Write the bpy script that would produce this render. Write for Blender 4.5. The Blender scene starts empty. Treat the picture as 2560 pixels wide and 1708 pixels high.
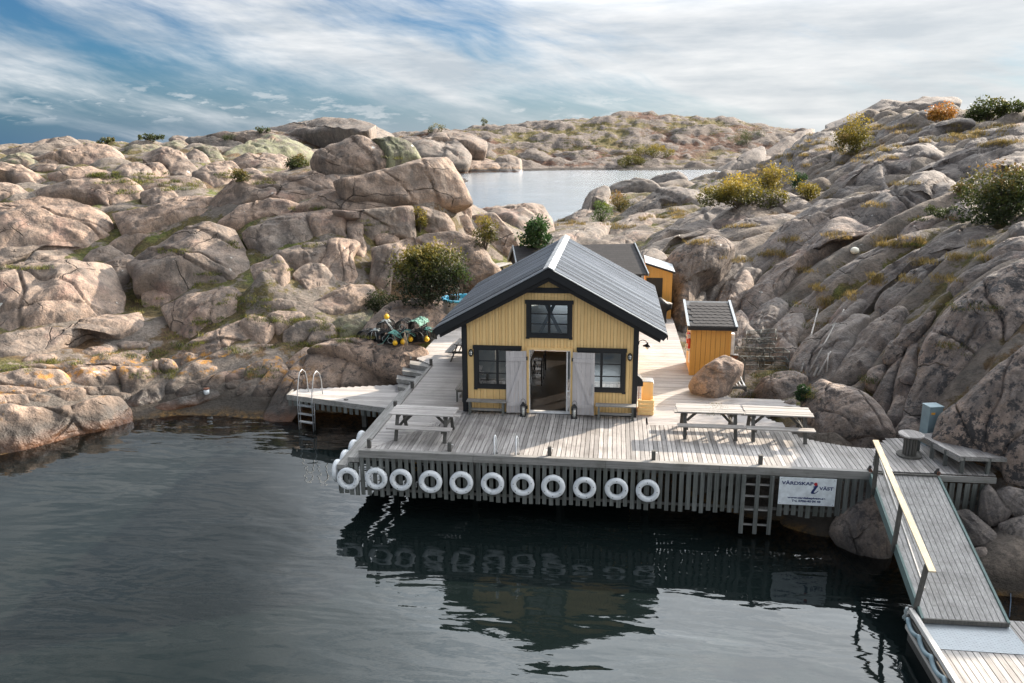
import bpy, bmesh, math, random
import numpy as np
from mathutils import Vector, Matrix, noise as mnoise
random.seed(7)
sc = bpy.context.scene
col = sc.collection
# ------------------------------------------------------------------ camera
# world axes: x along the boathouse front, y away from the water, z up, water at z = 0
FPX, PITCH, ROLL, YAW = 1991.0, math.atan(500 / 1991.0), math.radians(0.4), math.radians(7.35)
_f = np.array([0, math.cos(PITCH), -math.sin(PITCH)]); _r = np.array([1.0, 0, 0]); _u = np.cross(_r, _f)
_r = _r * math.cos(ROLL) - _u * math.sin(ROLL); _u = np.cross(_r, _f)
def _yaw(v):
    c, s = math.cos(YAW), math.sin(YAW)
    return np.array([c * v[0] - s * v[1], s * v[0] + c * v[1], v[2]])
CF, CR, CU = _yaw(_f), _yaw(_r), _yaw(_u)
CAM = np.array([4.482, -23.042, 10.0])
cd = bpy.data.cameras.new("camera"); cam = bpy.data.objects.new("camera", cd); col.objects.link(cam)
cd.sensor_width = 36.0; cd.lens = FPX / 2560 * 36; cd.clip_start = 0.1; cd.clip_end = 20000
cam.matrix_world = Matrix(((CR[0], CU[0], -CF[0], CAM[0]), (CR[1], CU[1], -CF[1], CAM[1]), (CR[2], CU[2], -CF[2], CAM[2]), (0, 0, 0, 1)))
sc.camera = cam
# ------------------------------------------------------------------ light
SUN_AZ = math.radians(43.4)      # from +x towards +y
SUN_EL = math.radians(23.3)
SKY_STRENGTH = 0.10
SUN_STRENGTH = 5.0
sc.view_settings.view_transform = 'Standard'; sc.view_settings.look = 'None'
sc.view_settings.exposure = 1.2; sc.view_settings.gamma = 1.0
sd = bpy.data.lights.new("sun", 'SUN'); sd.energy = SUN_STRENGTH; sd.angle = math.radians(0.6); sd.color = (1.0, 0.855, 0.69)
sun = bpy.data.objects.new("sun", sd); col.objects.link(sun)
_sv = Vector((math.cos(SUN_AZ) * math.cos(SUN_EL), math.sin(SUN_AZ) * math.cos(SUN_EL), math.sin(SUN_EL)))
sun.rotation_euler = _sv.to_track_quat('Z', 'Y').to_euler(); sun.location = (20, 20, 30)

class NT:
    """small node tree helper"""
    def __init__(s, tree): s.t = tree; s.t.nodes.clear()
    def n(s, kind, **kw):
        nd = s.t.nodes.new(kind)
        for k, v in kw.items():
            if k.startswith('i_'):
                key = k[2:]; key = int(key) if key.isdigit() else key
                s.put(nd, key, v)
            else: setattr(nd, k, v)
        return nd
    def put(s, nd, key, v):
        sock = nd.inputs[key]
        if isinstance(v, bpy.types.NodeSocket): s.t.links.new(v, sock)
        elif isinstance(v, bpy.types.Node): s.t.links.new(v.outputs[0], sock)
        else:
            if sock.type == 'RGBA' and len(v) == 3: v = (*v, 1)
            sock.default_value = v
    def math(s, op, a, b=None, clamp=False):
        nd = s.n('ShaderNodeMath', operation=op, use_clamp=clamp); s.put(nd, 0, a)
        if b is not None: s.put(nd, 1, b)
        return nd.outputs[0]
    def mix(s, f, a, b, mode='MIX'):
        nd = s.n('ShaderNodeMix', data_type='RGBA', blend_type=mode)
        s.put(nd, 0, f); s.put(nd, 6, a); s.put(nd, 7, b); return nd.outputs[2]
    def rng(s, v, a, b, c=0.0, d=1.0, smooth=False):
        nd = s.n('ShaderNodeMapRange', interpolation_type='SMOOTHSTEP' if smooth else 'LINEAR')
        for k, x in enumerate((v, a, b, c, d)): s.put(nd, k, x)
        return nd.outputs[0]
    def noise(s, vec, scale, detail=4, rough=0.55, dist=0.0, out=0):
        nd = s.n('ShaderNodeTexNoise'); s.put(nd, 'Vector', vec)
        nd.inputs['Scale'].default_value = scale; nd.inputs['Detail'].default_value = detail
        nd.inputs['Roughness'].default_value = rough; nd.inputs['Distortion'].default_value = dist
        return nd.outputs[out]
    def mapping(s, vec, loc=(0, 0, 0), rot=(0, 0, 0), sca=(1, 1, 1)):
        nd = s.n('ShaderNodeMapping'); s.put(nd, 0, vec); s.put(nd, 1, loc); s.put(nd, 2, rot); s.put(nd, 3, sca); return nd.outputs[0]

def world():
    w = bpy.data.worlds.new("World"); sc.world = w; w.use_nodes = True
    N = NT(w.node_tree)
    sky = N.n('ShaderNodeTexSky', sky_type='NISHITA', sun_disc=False)
    sky.sun_elevation = SUN_EL; sky.sun_rotation = math.radians(90) - SUN_AZ
    sky.altitude = 0; sky.air_density = 1.0; sky.dust_density = 0.6; sky.ozone_density = 2.5
    tc = N.n('ShaderNodeTexCoord').outputs['Generated']
    sep = N.n('ShaderNodeSeparateXYZ'); N.put(sep, 0, tc)
    x, y, z = sep.outputs
    # azimuth measured from the mean view direction, elevation as is: clouds live on the sky sphere
    az = N.math('ARCTAN2', x, y); az = N.math('ADD', az, YAW)
    el = N.math('ARCSINE', z)
    ela = N.math('MAXIMUM', el, 0.0)
    cmb = N.n('ShaderNodeCombineXYZ'); N.put(cmb, 0, az); N.put(cmb, 1, ela)
    v = cmb.outputs[0]
    # long streaks falling from upper left to lower right
    warp = N.noise(N.mapping(v, sca=(4, 9, 1)), 1.0, 3, .5, out=1)
    vw = N.n('ShaderNodeMix', data_type='VECTOR'); N.put(vw, 0, 0.045); N.put(vw, 4, v); N.put(vw, 5, warp)
    vr = N.mapping(N.mapping(vw.outputs[1], rot=(0, 0, 0.27)), loc=(1.33, 0.10, 0), sca=(1.9, 10.0, 1))
    n1 = N.noise(vr, 1.0, 8, .60, .15)
    n2 = N.noise(N.mapping(N.mapping(vw.outputs[1], rot=(0, 0, 0.20)), loc=(3.3, 1.2, 0), sca=(7, 34, 1)), 1.0, 6, .62)
    dens = N.math('ADD', N.math('MULTIPLY', n1, 0.78), N.math('MULTIPLY', n2, 0.22))
    # more cloud towards the right (towards the sun), less low on the left
    bias = N.math('ADD', N.rng(az, -0.55, 0.45, -0.02, 0.13), N.math('ADD', N.rng(el, 0.02, 0.09, -0.12, 0.015), N.math('ADD', N.rng(el, .14, .3, 0.0, 0.12), N.rng(el, .70, .95, 0.0, -0.30))))
    m = N.rng(N.math('ADD', dens, bias), 0.385, 0.60, 0.0, 1.0, True)
    # a low bank of small heaped clouds just over the horizon
    bank = N.noise(N.mapping(v, loc=(7, 1.7, 0), sca=(22, 75, 1)), 1.0, 5, .6)
    bankm = N.math('MULTIPLY', N.rng(bank, 0.50, 0.62, 0, .55, True), N.math('MULTIPLY', N.rng(el, 0.018, 0.028, 0, 1, True), N.rng(el, 0.075, 0.05, 0, 1, True)))
    m = N.math('MAXIMUM', m, bankm)
    cl1 = N.noise(N.mapping(v, loc=(2, 5, 0), rot=(0, 0, 0), sca=(5, 30, 1)), 1.0, 5, .6)
    ccol = N.mix(N.rng(cl1, .35, .66), (0.46, 0.52, 0.58), (0.92, 0.92, 0.92))
    ccol = N.mix(N.rng(az, -0.5, 0.55), ccol, N.mix(0.5, ccol, (0.74, 0.735, 0.72)))
    dp = N.n('ShaderNodeVectorMath', operation='DOT_PRODUCT'); N.put(dp, 0, tc); N.put(dp, 1, tuple(_sv))
    boost = N.math('ADD', 1.0, N.math('MULTIPLY', N.rng(el, .13, .32, 0, 1.0, True), N.rng(dp.outputs['Value'], .36, .72, .0, 6.5, True)))
    ccol = N.mix(1.0, ccol, boost, 'MULTIPLY')
    # the lowest sky: blue grey band on the left, milky on the right
    skyc = N.mix(1.0, sky.outputs[0], (SKY_STRENGTH,) * 3, 'MULTIPLY')
    skyc = N.mix(1.0, skyc, (0.30, 0.56, 0.80), 'MULTIPLY')
    haze = N.mix(N.rng(az, -0.55, 0.3), (0.085, 0.175, 0.29), (0.62, 0.66, 0.69))
    skyc = N.mix(N.rng(el, 0.10, 0.0, 0, .85), skyc, haze)
    out = N.mix(N.math('MULTIPLY', m, 0.93), skyc, ccol)
    # below the horizon: dark sea colour
    out = N.mix(N.rng(z, -0.01, 0.0), (0.05, 0.07, 0.09), out)
    bg = N.n('ShaderNodeBackground'); N.put(bg, 0, out); bg.inputs[1].default_value = 0.50
    o = N.n('ShaderNodeOutputWorld'); N.put(o, 0, bg.outputs[0])
world()

# ------------------------------------------------------------------ pixels of the 2560x1708 photograph as sight lines, used to measure
def ray(px, py):
    px = np.asarray(px, float); py = np.asarray(py, float)
    return CF + np.multiply.outer((px - 1280) / FPX, CR) - np.multiply.outer((py - 854) / FPX, CU)
def on_z(px, py, z):
    d = ray(px, py); return CAM + d * (z - 10.0) / d[2]
def on_y(px, py, y):
    d = ray(px, py); return CAM + d * (y - CAM[1]) / d[1]

# ------------------------------------------------------------------ object helpers
def tag(o, label=None, cat=None, group=None, kind=None):
    if label: o['label'] = label
    if cat: o['category'] = cat
    if group: o['group'] = group
    if kind: o['kind'] = kind
    return o
def thing(name, label, cat, loc=(0, 0, 0), rz=0.0, group=None):
    o = bpy.data.objects.new(name, None); o.empty_display_size = 0.2; col.objects.link(o)
    o.location = loc; o.rotation_euler = (0, 0, rz); return tag(o, label, cat, group)
def copy_tree(o, parent=None):
    c = o.copy(); col.objects.link(c); c.parent = parent
    for ch in list(o.children): copy_tree(ch, c)
    return c
class MB:
    """collects vertices and faces, then links them as one mesh object"""
    def __init__(s): s.v = []; s.f = []; s.m = []; s.mats = []; s.smooth = []
    def add(s, vs, fs, mi=0, smooth=False):
        s.marks = getattr(s, 'marks', []) + [(len(s.v), len(s.f))]; b = len(s.v); s.v += [tuple(v) for v in vs]
        for f in fs: s.f.append(tuple(b + i for i in f)); s.m.append(mi); s.smooth.append(smooth)
        return s
    def box(s, a, b, mi=0, jit=0.0):
        (x0, y0, z0), (x1, y1, z1) = a, b
        if x0 > x1: x0, x1 = x1, x0
        if y0 > y1: y0, y1 = y1, y0
        if z0 > z1: z0, z1 = z1, z0
        vs = [(x0, y0, z0), (x1, y0, z0), (x1, y1, z0), (x0, y1, z0), (x0, y0, z1), (x1, y0, z1), (x1, y1, z1), (x0, y1, z1)]
        return s.add(vs, [(0, 3, 2, 1), (4, 5, 6, 7), (0, 1, 5, 4), (1, 2, 6, 5), (2, 3, 7, 6), (3, 0, 4, 7)], mi)
    def beam(s, p, q, w, h, up=(0, 0, 1), mi=0):
        p = Vector(p); q = Vector(q); d = (q - p).normalized(); up = Vector(up)
        sd_ = d.cross(up)
        if sd_.length < 1e-4: sd_ = d.cross(Vector((1, 0, 0)))
        sd_.normalize(); u = sd_.cross(d).normalized(); a = sd_ * w / 2; b = u * h / 2
        vs = [p - a - b, p + a - b, p + a + b, p - a + b, q - a - b, q + a - b, q + a + b, q - a + b]
        return s.add(vs, [(0, 1, 2, 3)[::-1], (4, 5, 6, 7), (0, 1, 5, 4), (1, 2, 6, 5), (2, 3, 7, 6), (3, 0, 4, 7)], mi)
    def tube(s, pts, r, n=8, mi=0, closed=False, caps=True):
        pts = [Vector(p) for p in pts]; rs = r if hasattr(r, '__len__') else [r] * len(pts)
        m = len(pts); ref = None; rings = []
        for i, p in enumerate(pts):
            if closed: d = pts[(i + 1) % m] - pts[i - 1]
            else: d = pts[min(i + 1, m - 1)] - pts[max(i - 1, 0)]
            d.normalize()
            if ref is None or abs(ref.dot(d)) > .98:
                ref = Vector((0, 0, 1)) if abs(d.z) < .9 else Vector((1, 0, 0))
            a = d.cross(ref).normalized(); b = a.cross(d).normalized(); ref = b
            rings.append([p + (a * math.cos(2 * math.pi * k / n) + b * math.sin(2 * math.pi * k / n)) * rs[i] for k in range(n)])
        vs = [v for rg in rings for v in rg]; fs = []
        for i in range(m if closed else m - 1):
            j = (i + 1) % m
            for k in range(n): fs.append((i * n + k, i * n + (k + 1) % n, j * n + (k + 1) % n, j * n + k))
        if caps and not closed: fs += [tuple(range(n))[::-1], tuple((m - 1) * n + k for k in range(n))]
        return s.add(vs, fs, mi, True)
    def lathe(s, prof, c=(0, 0, 0), n=24, mi=0, smooth=True, axis='z'):
        vs = []; fs = []
        for (r, z) in prof:
            for k in range(n):
                a = 2 * math.pi * k / n
                p = (r * math.cos(a), r * math.sin(a), z) if axis == 'z' else ((r * math.cos(a), z, r * math.sin(a)) if axis == 'y' else (z, r * math.cos(a), r * math.sin(a)))
                vs.append((c[0] + p[0], c[1] + p[1], c[2] + p[2]))
        m = len(prof)
        for i in range(m - 1):
            for k in range(n): fs.append((i * n + k, i * n + (k + 1) % n, (i + 1) * n + (k + 1) % n, (i + 1) * n + k))
        return s.add(vs, fs, mi, smooth)
    def prism(s, poly, z0, z1, mi=0):
        n = len(poly); vs = [(x, y, z0) for x, y in poly] + [(x, y, z1) for x, y in poly]
        fs = [tuple(range(n))[::-1], tuple(range(n, 2 * n))] + [(i, (i + 1) % n, n + (i + 1) % n, n + i) for i in range(n)]
        return s.add(vs, fs, mi)
    def prism_y(s, poly, y0, y1, mi=0):
        n = len(poly); vs = [(x, y0, z) for x, z in poly] + [(x, y1, z) for x, z in poly]
        fs = [tuple(range(n)), tuple(range(n, 2 * n))[::-1]] + [(i, n + i, n + (i + 1) % n, (i + 1) % n) for i in range(n)]
        return s.add(vs, fs, mi)
    def each(s, name, mats, parent=None, bevel=0.0):
        """every added piece as an object of its own"""
        out = []; mk = s.marks + [(len(s.v), len(s.f))]
        for (v0, f0), (v1, f1) in zip(mk, mk[1:]):
            p = MB(); p.v = s.v[v0:v1]; p.f = [tuple(i - v0 for i in f) for f in s.f[f0:f1]]; p.m = s.m[f0:f1]; p.smooth = s.smooth[f0:f1]; out.append(p.build(name, mats, parent, bevel))
        return out
    def build(s, name, mats, parent=None, bevel=0.0, loc=None):
        me = bpy.data.meshes.new(name); me.from_pydata(s.v, [], s.f); 
        mats = mats if isinstance(mats, (list, tuple)) else [mats]
        for m in mats: me.materials.append(m)
        if s.f:
            me.polygons.foreach_set('material_index', s.m); me.polygons.foreach_set('use_smooth', s.smooth)
        me.update()
        bm = bmesh.new(); bm.from_mesh(me); bmesh.ops.recalc_face_normals(bm, faces=bm.faces); bm.to_mesh(me); bm.free()
        o = bpy.data.objects.new(name, me); col.objects.link(o)
        if parent: o.parent = parent
        if loc is not None: o.location = loc
        if bevel:
            b = o.modifiers.new('bevel', 'BEVEL'); b.width = bevel; b.segments = 2; b.limit_method = 'ANGLE'; b.angle_limit = math.radians(40)
        return o
def mesh_np(name, V, F, mats, smooth=True, attrs=None, parent=None):
    V = np.ascontiguousarray(V, np.float32); F = np.ascontiguousarray(F, np.int32); k = F.shape[1]
    me = bpy.data.meshes.new(name); me.vertices.add(len(V)); me.vertices.foreach_set('co', V.ravel())
    me.loops.add(F.size); me.loops.foreach_set('vertex_index', F.ravel()); me.polygons.add(len(F))
    me.polygons.foreach_set('loop_start', np.arange(0, F.size, k, dtype=np.int32))
    me.polygons.foreach_set('loop_total', np.full(len(F), k, np.int32))
    me.polygons.foreach_set('use_smooth', np.full(len(F), bool(smooth)))
    for m in (mats if isinstance(mats, (list, tuple)) else [mats]): me.materials.append(m)
    for an, av in (attrs or {}).items():
        av = np.asarray(av, np.float32)
        if av.ndim == 1:
            a = me.attributes.new(an, 'FLOAT', 'POINT'); a.data.foreach_set('value', av)
        else:
            a = me.attributes.new(an, 'FLOAT_VECTOR', 'POINT'); a.data.foreach_set('vector', av.ravel())
    me.update(calc_edges=True)
    o = bpy.data.objects.new(name, me); col.objects.link(o)
    if parent: o.parent = parent
    return o
# numpy gradient noise
_rs = np.random.RandomState(5); _perm = _rs.permutation(256); _perm = np.concatenate([_perm, _perm, _perm])
_g = _rs.normal(size=(256, 3)); _g /= np.linalg.norm(_g, axis=1)[:, None]
def pnoise(P):
    P = np.asarray(P, float); I = np.floor(P).astype(int); f = P - I; I &= 255; w = f * f * f * (f * (f * 6 - 15) + 10)
    r = 0
    for a in (0, 1):
        for b in (0, 1):
            for c in (0, 1):
                h = _perm[_perm[_perm[(I[..., 0] + a) & 255] + ((I[..., 1] + b) & 255)] + ((I[..., 2] + c) & 255)]
                g = _g[h & 255]; d = f - np.array([a, b, c])
                wt = (w[..., 0] if a else 1 - w[..., 0]) * (w[..., 1] if b else 1 - w[..., 1]) * (w[..., 2] if c else 1 - w[..., 2])
                r = r + wt * (g * d).sum(-1)
    return r * 1.5
def fbm(P, oct=4, gain=.5):
    r = 0; a = 1.0; P = np.asarray(P, float)
    for o in range(oct): r = r + a * pnoise(P * (2 ** o) + o * 17.3); a *= gain
    return r
# ------------------------------------------------------------------ materials
MATS = {}
def material(name, fn):
    m = bpy.data.materials.new(name); m.use_nodes = True; N = NT(m.node_tree)
    bs = N.n('ShaderNodeBsdfPrincipled'); o = N.n('ShaderNodeOutputMaterial'); N.put(o, 0, bs.outputs[0])
    fn(N, bs, o); MATS[name] = m; return m
def objc(N): return N.n('ShaderNodeTexCoord').outputs['Object']
def bump(N, bs, h, dist=.02, strength=1.0):
    b = N.n('ShaderNodeBump'); N.put(b, 'Height', h); b.inputs['Distance'].default_value = dist; b.inputs['Strength'].default_value = strength
    N.put(bs, 'Normal', b.outputs[0]); return b
def attr(N, name, out='Fac'):
    return N.n('ShaderNodeAttribute', attribute_name=name).outputs[out]

def granite(N, bs, o, wet=True):
    p = N.n('ShaderNodeNewGeometry').outputs['Position']
    tint = attr(N, 'tint', 'Vector'); ts = N.n('ShaderNodeSeparateXYZ'); N.put(ts, 0, tint)
    rsc = attr(N, 'rsize')                      # larger outcrops further off carry coarser marks
    big = N.noise(p, 0.22, 5, .6); mid = N.noise(p, 0.9, 5, .65); fine = N.noise(p, 7.0, 6, .75); spk = N.noise(p, 26.0, 3, .7)
    warm = N.mix(N.rng(mid, .35, .65), (0.33, 0.228, 0.165), (0.52, 0.375, 0.28))
    grey = N.mix(N.rng(mid, .35, .65), (0.145, 0.124, 0.105), (0.28, 0.236, 0.195))
    c = N.mix(N.math('ADD', ts.outputs[0], N.rng(big, .35, .65, -.35, .35), True), grey, warm)
    # green grey lichen on tops
    c = N.mix(N.math('MULTIPLY', ts.outputs[1], N.rng(mid, .3, .6)), c, (0.205, 0.215, 0.12))
    # dark water stains running down slope and black lichen speckles
    st = N.noise(N.mapping(p, rot=(0, 0, .5), sca=(1.3, 1.3, .22)), 1.0, 5, .65)
    pk = N.noise(p, .38, 4, .6); c = N.mix(N.rng(pk, .58, .68, 0, .5), c, (0.38, 0.22, 0.17))
    c = N.mix(N.rng(st, .51, .60, 0, .62), c, (0.075, 0.066, 0.060))
    bl2 = N.noise(p, 1.5, 7, .72, .4); c = N.mix(N.rng(bl2, .50, .60, 0, .5), c, (0.115, 0.102, 0.09))
    gx = N.n('ShaderNodeSeparateXYZ'); N.put(gx, 0, p)
    sv = N.mapping(N.mapping(p, rot=(0, 0.30, -0.52)), sca=(.16, 3.2, 2.2)); sn = N.noise(sv, 1.0, 5, .65)
    rside = N.rng(gx.outputs[0], 7, 11)
    c = N.mix(N.math('MULTIPLY', rside, N.rng(sn, .50, .60, 0, .5)), c, (0.095, 0.083, 0.078))
    c = N.mix(N.math('MULTIPLY', rside, N.rng(sn, .44, .38, 0, .45)), c, (0.36, 0.31, 0.28))
    c = N.mix(N.math('MULTIPLY', rside, .34), c, N.mix(.5, c, (0.22, 0.20, 0.21)))
    gt = N.noise(p, 14, 5, .8); c = N.mix(N.rng(gt, .50, .62, 0, .45), c, (0.06, 0.054, 0.050))
    lic = N.noise(p, 3.2, 6, .78); licm = N.rng(N.math('ADD', lic, N.math('MULTIPLY', big, .45)), .765, .82, 0, 1)
    c = N.mix(N.math('MULTIPLY', licm, ts.outputs[2]), c, (0.035, 0.034, 0.036))
    c = N.mix(N.rng(spk, .35, .7, .42, -.0), c, (0.07, 0.06, 0.058))
    c = N.mix(N.rng(fine, .60, .72, 0, .4), c, (0.42, 0.35, 0.30))
    pale = N.noise(p, 1.7, 2, .5); c = N.mix(N.rng(pale, .74, .76, 0, .75), c, (0.62, 0.62, 0.58))
    # cracks
    w = N.n('ShaderNodeMix', data_type='VECTOR'); N.put(w, 0, .35); N.put(w, 4, p); N.put(w, 5, N.noise(p, .8, 4, .6, out=1))
    def crack(sc_, a, b, sca):
        v = N.n('ShaderNodeTexVoronoi', feature='DISTANCE_TO_EDGE'); N.put(v, 'Vector', N.mapping(w.outputs[1], rot=(.3, .25, .6), sca=sca)); v.inputs['Scale'].default_value = sc_
        return N.rng(v.outputs['Distance'], a, b, 1, 0)
    ck = crack(.42, .0, .010, (1, .6, 1.5)); ck = N.math('MULTIPLY', ck, N.rng(N.noise(p, .35, 2), .52, .60))
    ck2 = N.math('MULTIPLY', crack(1.1, .0, .014, (1, .8, 1.6)), N.rng(N.noise(p, .5, 3), .60, .66))
    ck = N.math('MAXIMUM', ck, ck2)
    c = N.mix(N.math('MULTIPLY', ck, .6), c, (0.045, 0.032, 0.024))
    h = N.math('ADD', N.math('MULTIPLY', fine, .35), N.math('MULTIPLY', mid, 1.6)); h = N.math('ADD', h, N.math('MULTIPLY', spk, .10)); h = N.math('SUBTRACT', h, N.math('MULTIPLY', ck, .9))
    # shore line: orange lichen above, black and rusty weed at the water's edge, the black widened to paint overhang shade
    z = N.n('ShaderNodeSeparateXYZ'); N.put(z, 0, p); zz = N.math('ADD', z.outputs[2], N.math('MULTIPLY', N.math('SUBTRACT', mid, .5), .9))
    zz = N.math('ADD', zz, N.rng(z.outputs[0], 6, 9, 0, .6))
    ora = N.math('MULTIPLY', N.math('MULTIPLY', N.rng(zz, .9, 1.2), N.rng(zz, 1.75, 1.4)), N.rng(N.noise(p, 1.9, 5, .7), .53, .60, 0, .85))
    ora = N.math('MULTIPLY', ora, N.rng(z.outputs[0], -6.0, -8.0, 0.0, 1))
    c = N.mix(ora, c, (0.42, 0.20, 0.035))
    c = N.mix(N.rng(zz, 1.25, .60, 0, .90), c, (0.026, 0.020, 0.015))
    c = N.mix(N.math('MULTIPLY', N.rng(zz, .50, .15), N.rng(mid, .35, .6)), c, (0.14, 0.055, 0.020))
    # rusty sea weed just under the surface
    N.put(bs, 'Base Color', c); N.put(bs, 'Roughness', N.rng(zz, .9, .4, .86, .35)); bump(N, bs, h, .14, 1.0)
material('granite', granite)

def ground(N, bs, o):
    p = N.n('ShaderNodeNewGeometry').outputs['Position']
    mid = N.noise(p, .55, 5, .65); fine = N.noise(p, 5, 6, .75); big = N.noise(p, .09, 4, .6)
    g = N.mix(N.rng(fine, .35, .7), (0.035, 0.034, 0.012), (0.16, 0.12, 0.04))
    g = N.mix(N.rng(mid, .50, .64), g, N.mix(N.rng(fine, .4, .65), (0.05, 0.065, 0.014), (0.16, 0.17, 0.035)))
    heath = N.mix(N.rng(fine, .35, .65), (0.06, 0.03, 0.02), (0.16, 0.085, 0.05))
    g = N.mix(N.math('MULTIPLY', N.rng(big, .5, .6), .7), g, heath)
    rock = N.mix(N.rng(mid, .35, .65), (0.13, 0.115, 0.10), (0.27, 0.22, 0.18)); rock = N.mix(N.rng(fine, .45, .6, .0, .6), rock, (0.065, 0.058, 0.052))
    rk = attr(N, 'rock')
    sel = N.rng(N.math('ADD', rk, N.rng(N.noise(p, .9, 6, .7), .3, .7, -.5, .5)), .45, .6)
    c = N.mix(sel, g, rock)
    z = N.n('ShaderNodeSeparateXYZ'); N.put(z, 0, p)
    zz = N.math('ADD', z.outputs[2], N.math('MULTIPLY', N.math('SUBTRACT', mid, .5), .6))
    c = N.mix(N.rng(zz, .8, .35, 0, .9), c, (0.03, 0.024, 0.018))
    weed = N.mix(N.rng(fine, .4, .65), (0.02, 0.014, 0.006), (0.20, 0.105, 0.022))
    c = N.mix(N.rng(zz, .15, -.05, 0, 1), c, weed)
    N.put(bs, 'Base Color', c); N.put(bs, 'Roughness', .95)
    bump(N, bs, N.math('ADD', fine, N.math('MULTIPLY', mid, 1.5)), .15, 1)
material('ground', ground)

def far_ground(N, bs, o):
    p = N.n('ShaderNodeNewGeometry').outputs['Position']
    pc = N.mapping(p, sca=(1, .55, 1.6))
    v = N.n('ShaderNodeTexVoronoi', feature='F1'); N.put(v, 'Vector', pc); v.inputs['Scale'].default_value = .16
    fine = N.noise(p, .9, 6, .75); mid = N.noise(p, .16, 6, .7); big = N.noise(p, .03, 4, .6)
    rock = N.mix(N.rng(fine, .35, .68), (0.085, 0.074, 0.067), (0.27, 0.222, 0.19))
    heath = N.mix(N.rng(fine, .35, .65), (0.055, 0.027, 0.02), (0.17, 0.085, 0.05))
    olive = N.mix(N.rng(fine, .35, .65), (0.04, 0.04, 0.014), (0.18, 0.14, 0.035))
    veg = N.mix(N.rng(big, .46, .54), heath, olive)
    rk = N.math('ADD', attr(N, 'rock'), N.rng(mid, .3, .7, -.5, .5))
    c = N.mix(N.rng(rk, .30, .50), veg, rock)
    z = N.n('ShaderNodeSeparateXYZ'); N.put(z, 0, p)
    c = N.mix(N.rng(z.outputs[2], .9, .5), c, (0.03, 0.024, 0.02))
    N.put(bs, 'Base Color', c); N.put(bs, 'Roughness', .95); bump(N, bs, N.math('ADD', fine, mid), 1.2, 1)
material('far_ground', far_ground)

def water(N, bs, o):
    p = N.n('ShaderNodeNewGeometry').outputs['Position']
    pr = N.mapping(p, rot=(0, 0, -.15), sca=(.55, 1.6, 1))
    a = N.noise(pr, .42, 3, .5, .3); b = N.noise(N.mapping(p, rot=(0, 0, .2), sca=(.8, 1.7, 1)), 2.3, 3, .5, .2); c = N.noise(p, 11, 2, .5)
    calm = N.rng(N.noise(p, .10, 2), .38, .62, .40, 1.35)
    h = N.math('ADD', N.math('MULTIPLY', a, 2.3), N.math('MULTIPLY', b, .11)); h = N.math('ADD', h, N.math('MULTIPLY', c, .003))
    h = N.math('MULTIPLY', h, calm)
    bp = N.n('ShaderNodeBump'); N.put(bp, 'Height', h); bp.inputs['Distance'].default_value = .030; bp.inputs['Strength'].default_value = 1
    gl = N.n('ShaderNodeBsdfGlossy'); yy = N.n('ShaderNodeSeparateXYZ'); N.put(yy, 0, p); N.put(gl, 'Roughness', N.rng(yy.outputs[1], 30, 60, .02, .165)); N.put(gl, 'Normal', bp.outputs[0]); gl.inputs['Color'].default_value = (.93, .97, 1, 1)
    fr = N.n('ShaderNodeFresnel'); fr.inputs['IOR'].default_value = 1.39; N.put(fr, 'Normal', bp.outputs[0])
    deep = N.n('ShaderNodeBsdfDiffuse'); deep.inputs['Color'].default_value = (0.006, 0.010, 0.010, 1)
    tr = N.n('ShaderNodeBsdfTransparent'); tr.inputs['Color'].default_value = (.62, .50, .33, 1)
    dp = attr(N, 'depth')
    m1 = N.n('ShaderNodeMixShader'); N.put(m1, 0, N.rng(dp, .05, 1.5, .12, 1)); N.put(m1, 1, tr.outputs[0]); N.put(m1, 2, deep.outputs[0])
    m2 = N.n('ShaderNodeMixShader'); N.put(m2, 0, fr.outputs[0]); N.put(m2, 1, m1.outputs[0]); N.put(m2, 2, gl.outputs[0])
    N.put(o, 0, m2.outputs[0])
material('water', water)

def wood(name, c1, c2, axis='x', bw=.12, rough=.8, gap=.0, var=.35, stain=(0.10, 0.085, 0.07), stm=.5, gapc=(0.012, 0.011, 0.010), off=0.0):
    """weathered boards; axis = direction the boards run; bw = board width; gap > 0 draws nothing, boards are geometry"""
    def fn(N, bs, o):
        p = objc(N); rot = {'x': (0, 0, 0), 'y': (0, 0, 1.5708), 'z': (0, 1.5708, 0)}[axis]
        s = N.n('ShaderNodeSeparateXYZ'); N.put(s, 0, p)
        along = {'x': 0, 'y': 1, 'z': 2}[axis]; across = [i for i in range(3) if i != along]
        # per board random value
        wn = N.n('ShaderNodeTexWhiteNoise', noise_dimensions='2D')
        cb = N.n('ShaderNodeCombineXYZ')
        N.put(cb, 0, N.math('FLOOR', N.math('DIVIDE', N.math('ADD', s.outputs[across[0]], off), bw)))
        ri = N.n('ShaderNodeObjectInfo').outputs['Random']
        N.put(cb, 1, ri); N.put(wn, 0, cb.outputs[0])
        rnd = wn.outputs[0]
        sca = [1.0, 1.0, 1.0]; 
        for i in range(3): sca[i] = 1.3 if i == along else 34.0
        cbo = N.n('ShaderNodeCombineXYZ')
        for i in range(3): N.put(cbo, i, N.math('ADD', s.outputs[i], N.math('MULTIPLY', rnd, 17.0)))
        gr = N.noise(N.mapping(cbo.outputs[0], sca=tuple(sca)), 1.0, 5, .65)
        blot = N.noise(p, 1.1, 5, .65); b2 = N.noise(p, 4.5, 4, .7)
        c = N.mix(N.rng(gr, .3, .7), c1, c2)
        c = N.mix(N.math('MULTIPLY', rnd, var), c, tuple(x * .42 for x in c1))
        c = N.mix(N.rng(blot, .48, .72, 0, stm), c, stain)
        c = N.mix(N.rng(b2, .55, .78, 0, stm * .6), c, stain)
        N.put(bs, 'Base Color', c); N.put(bs, 'Roughness', rough)
        bump(N, bs, gr, .004, .8)
    return material(name, fn)
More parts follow.
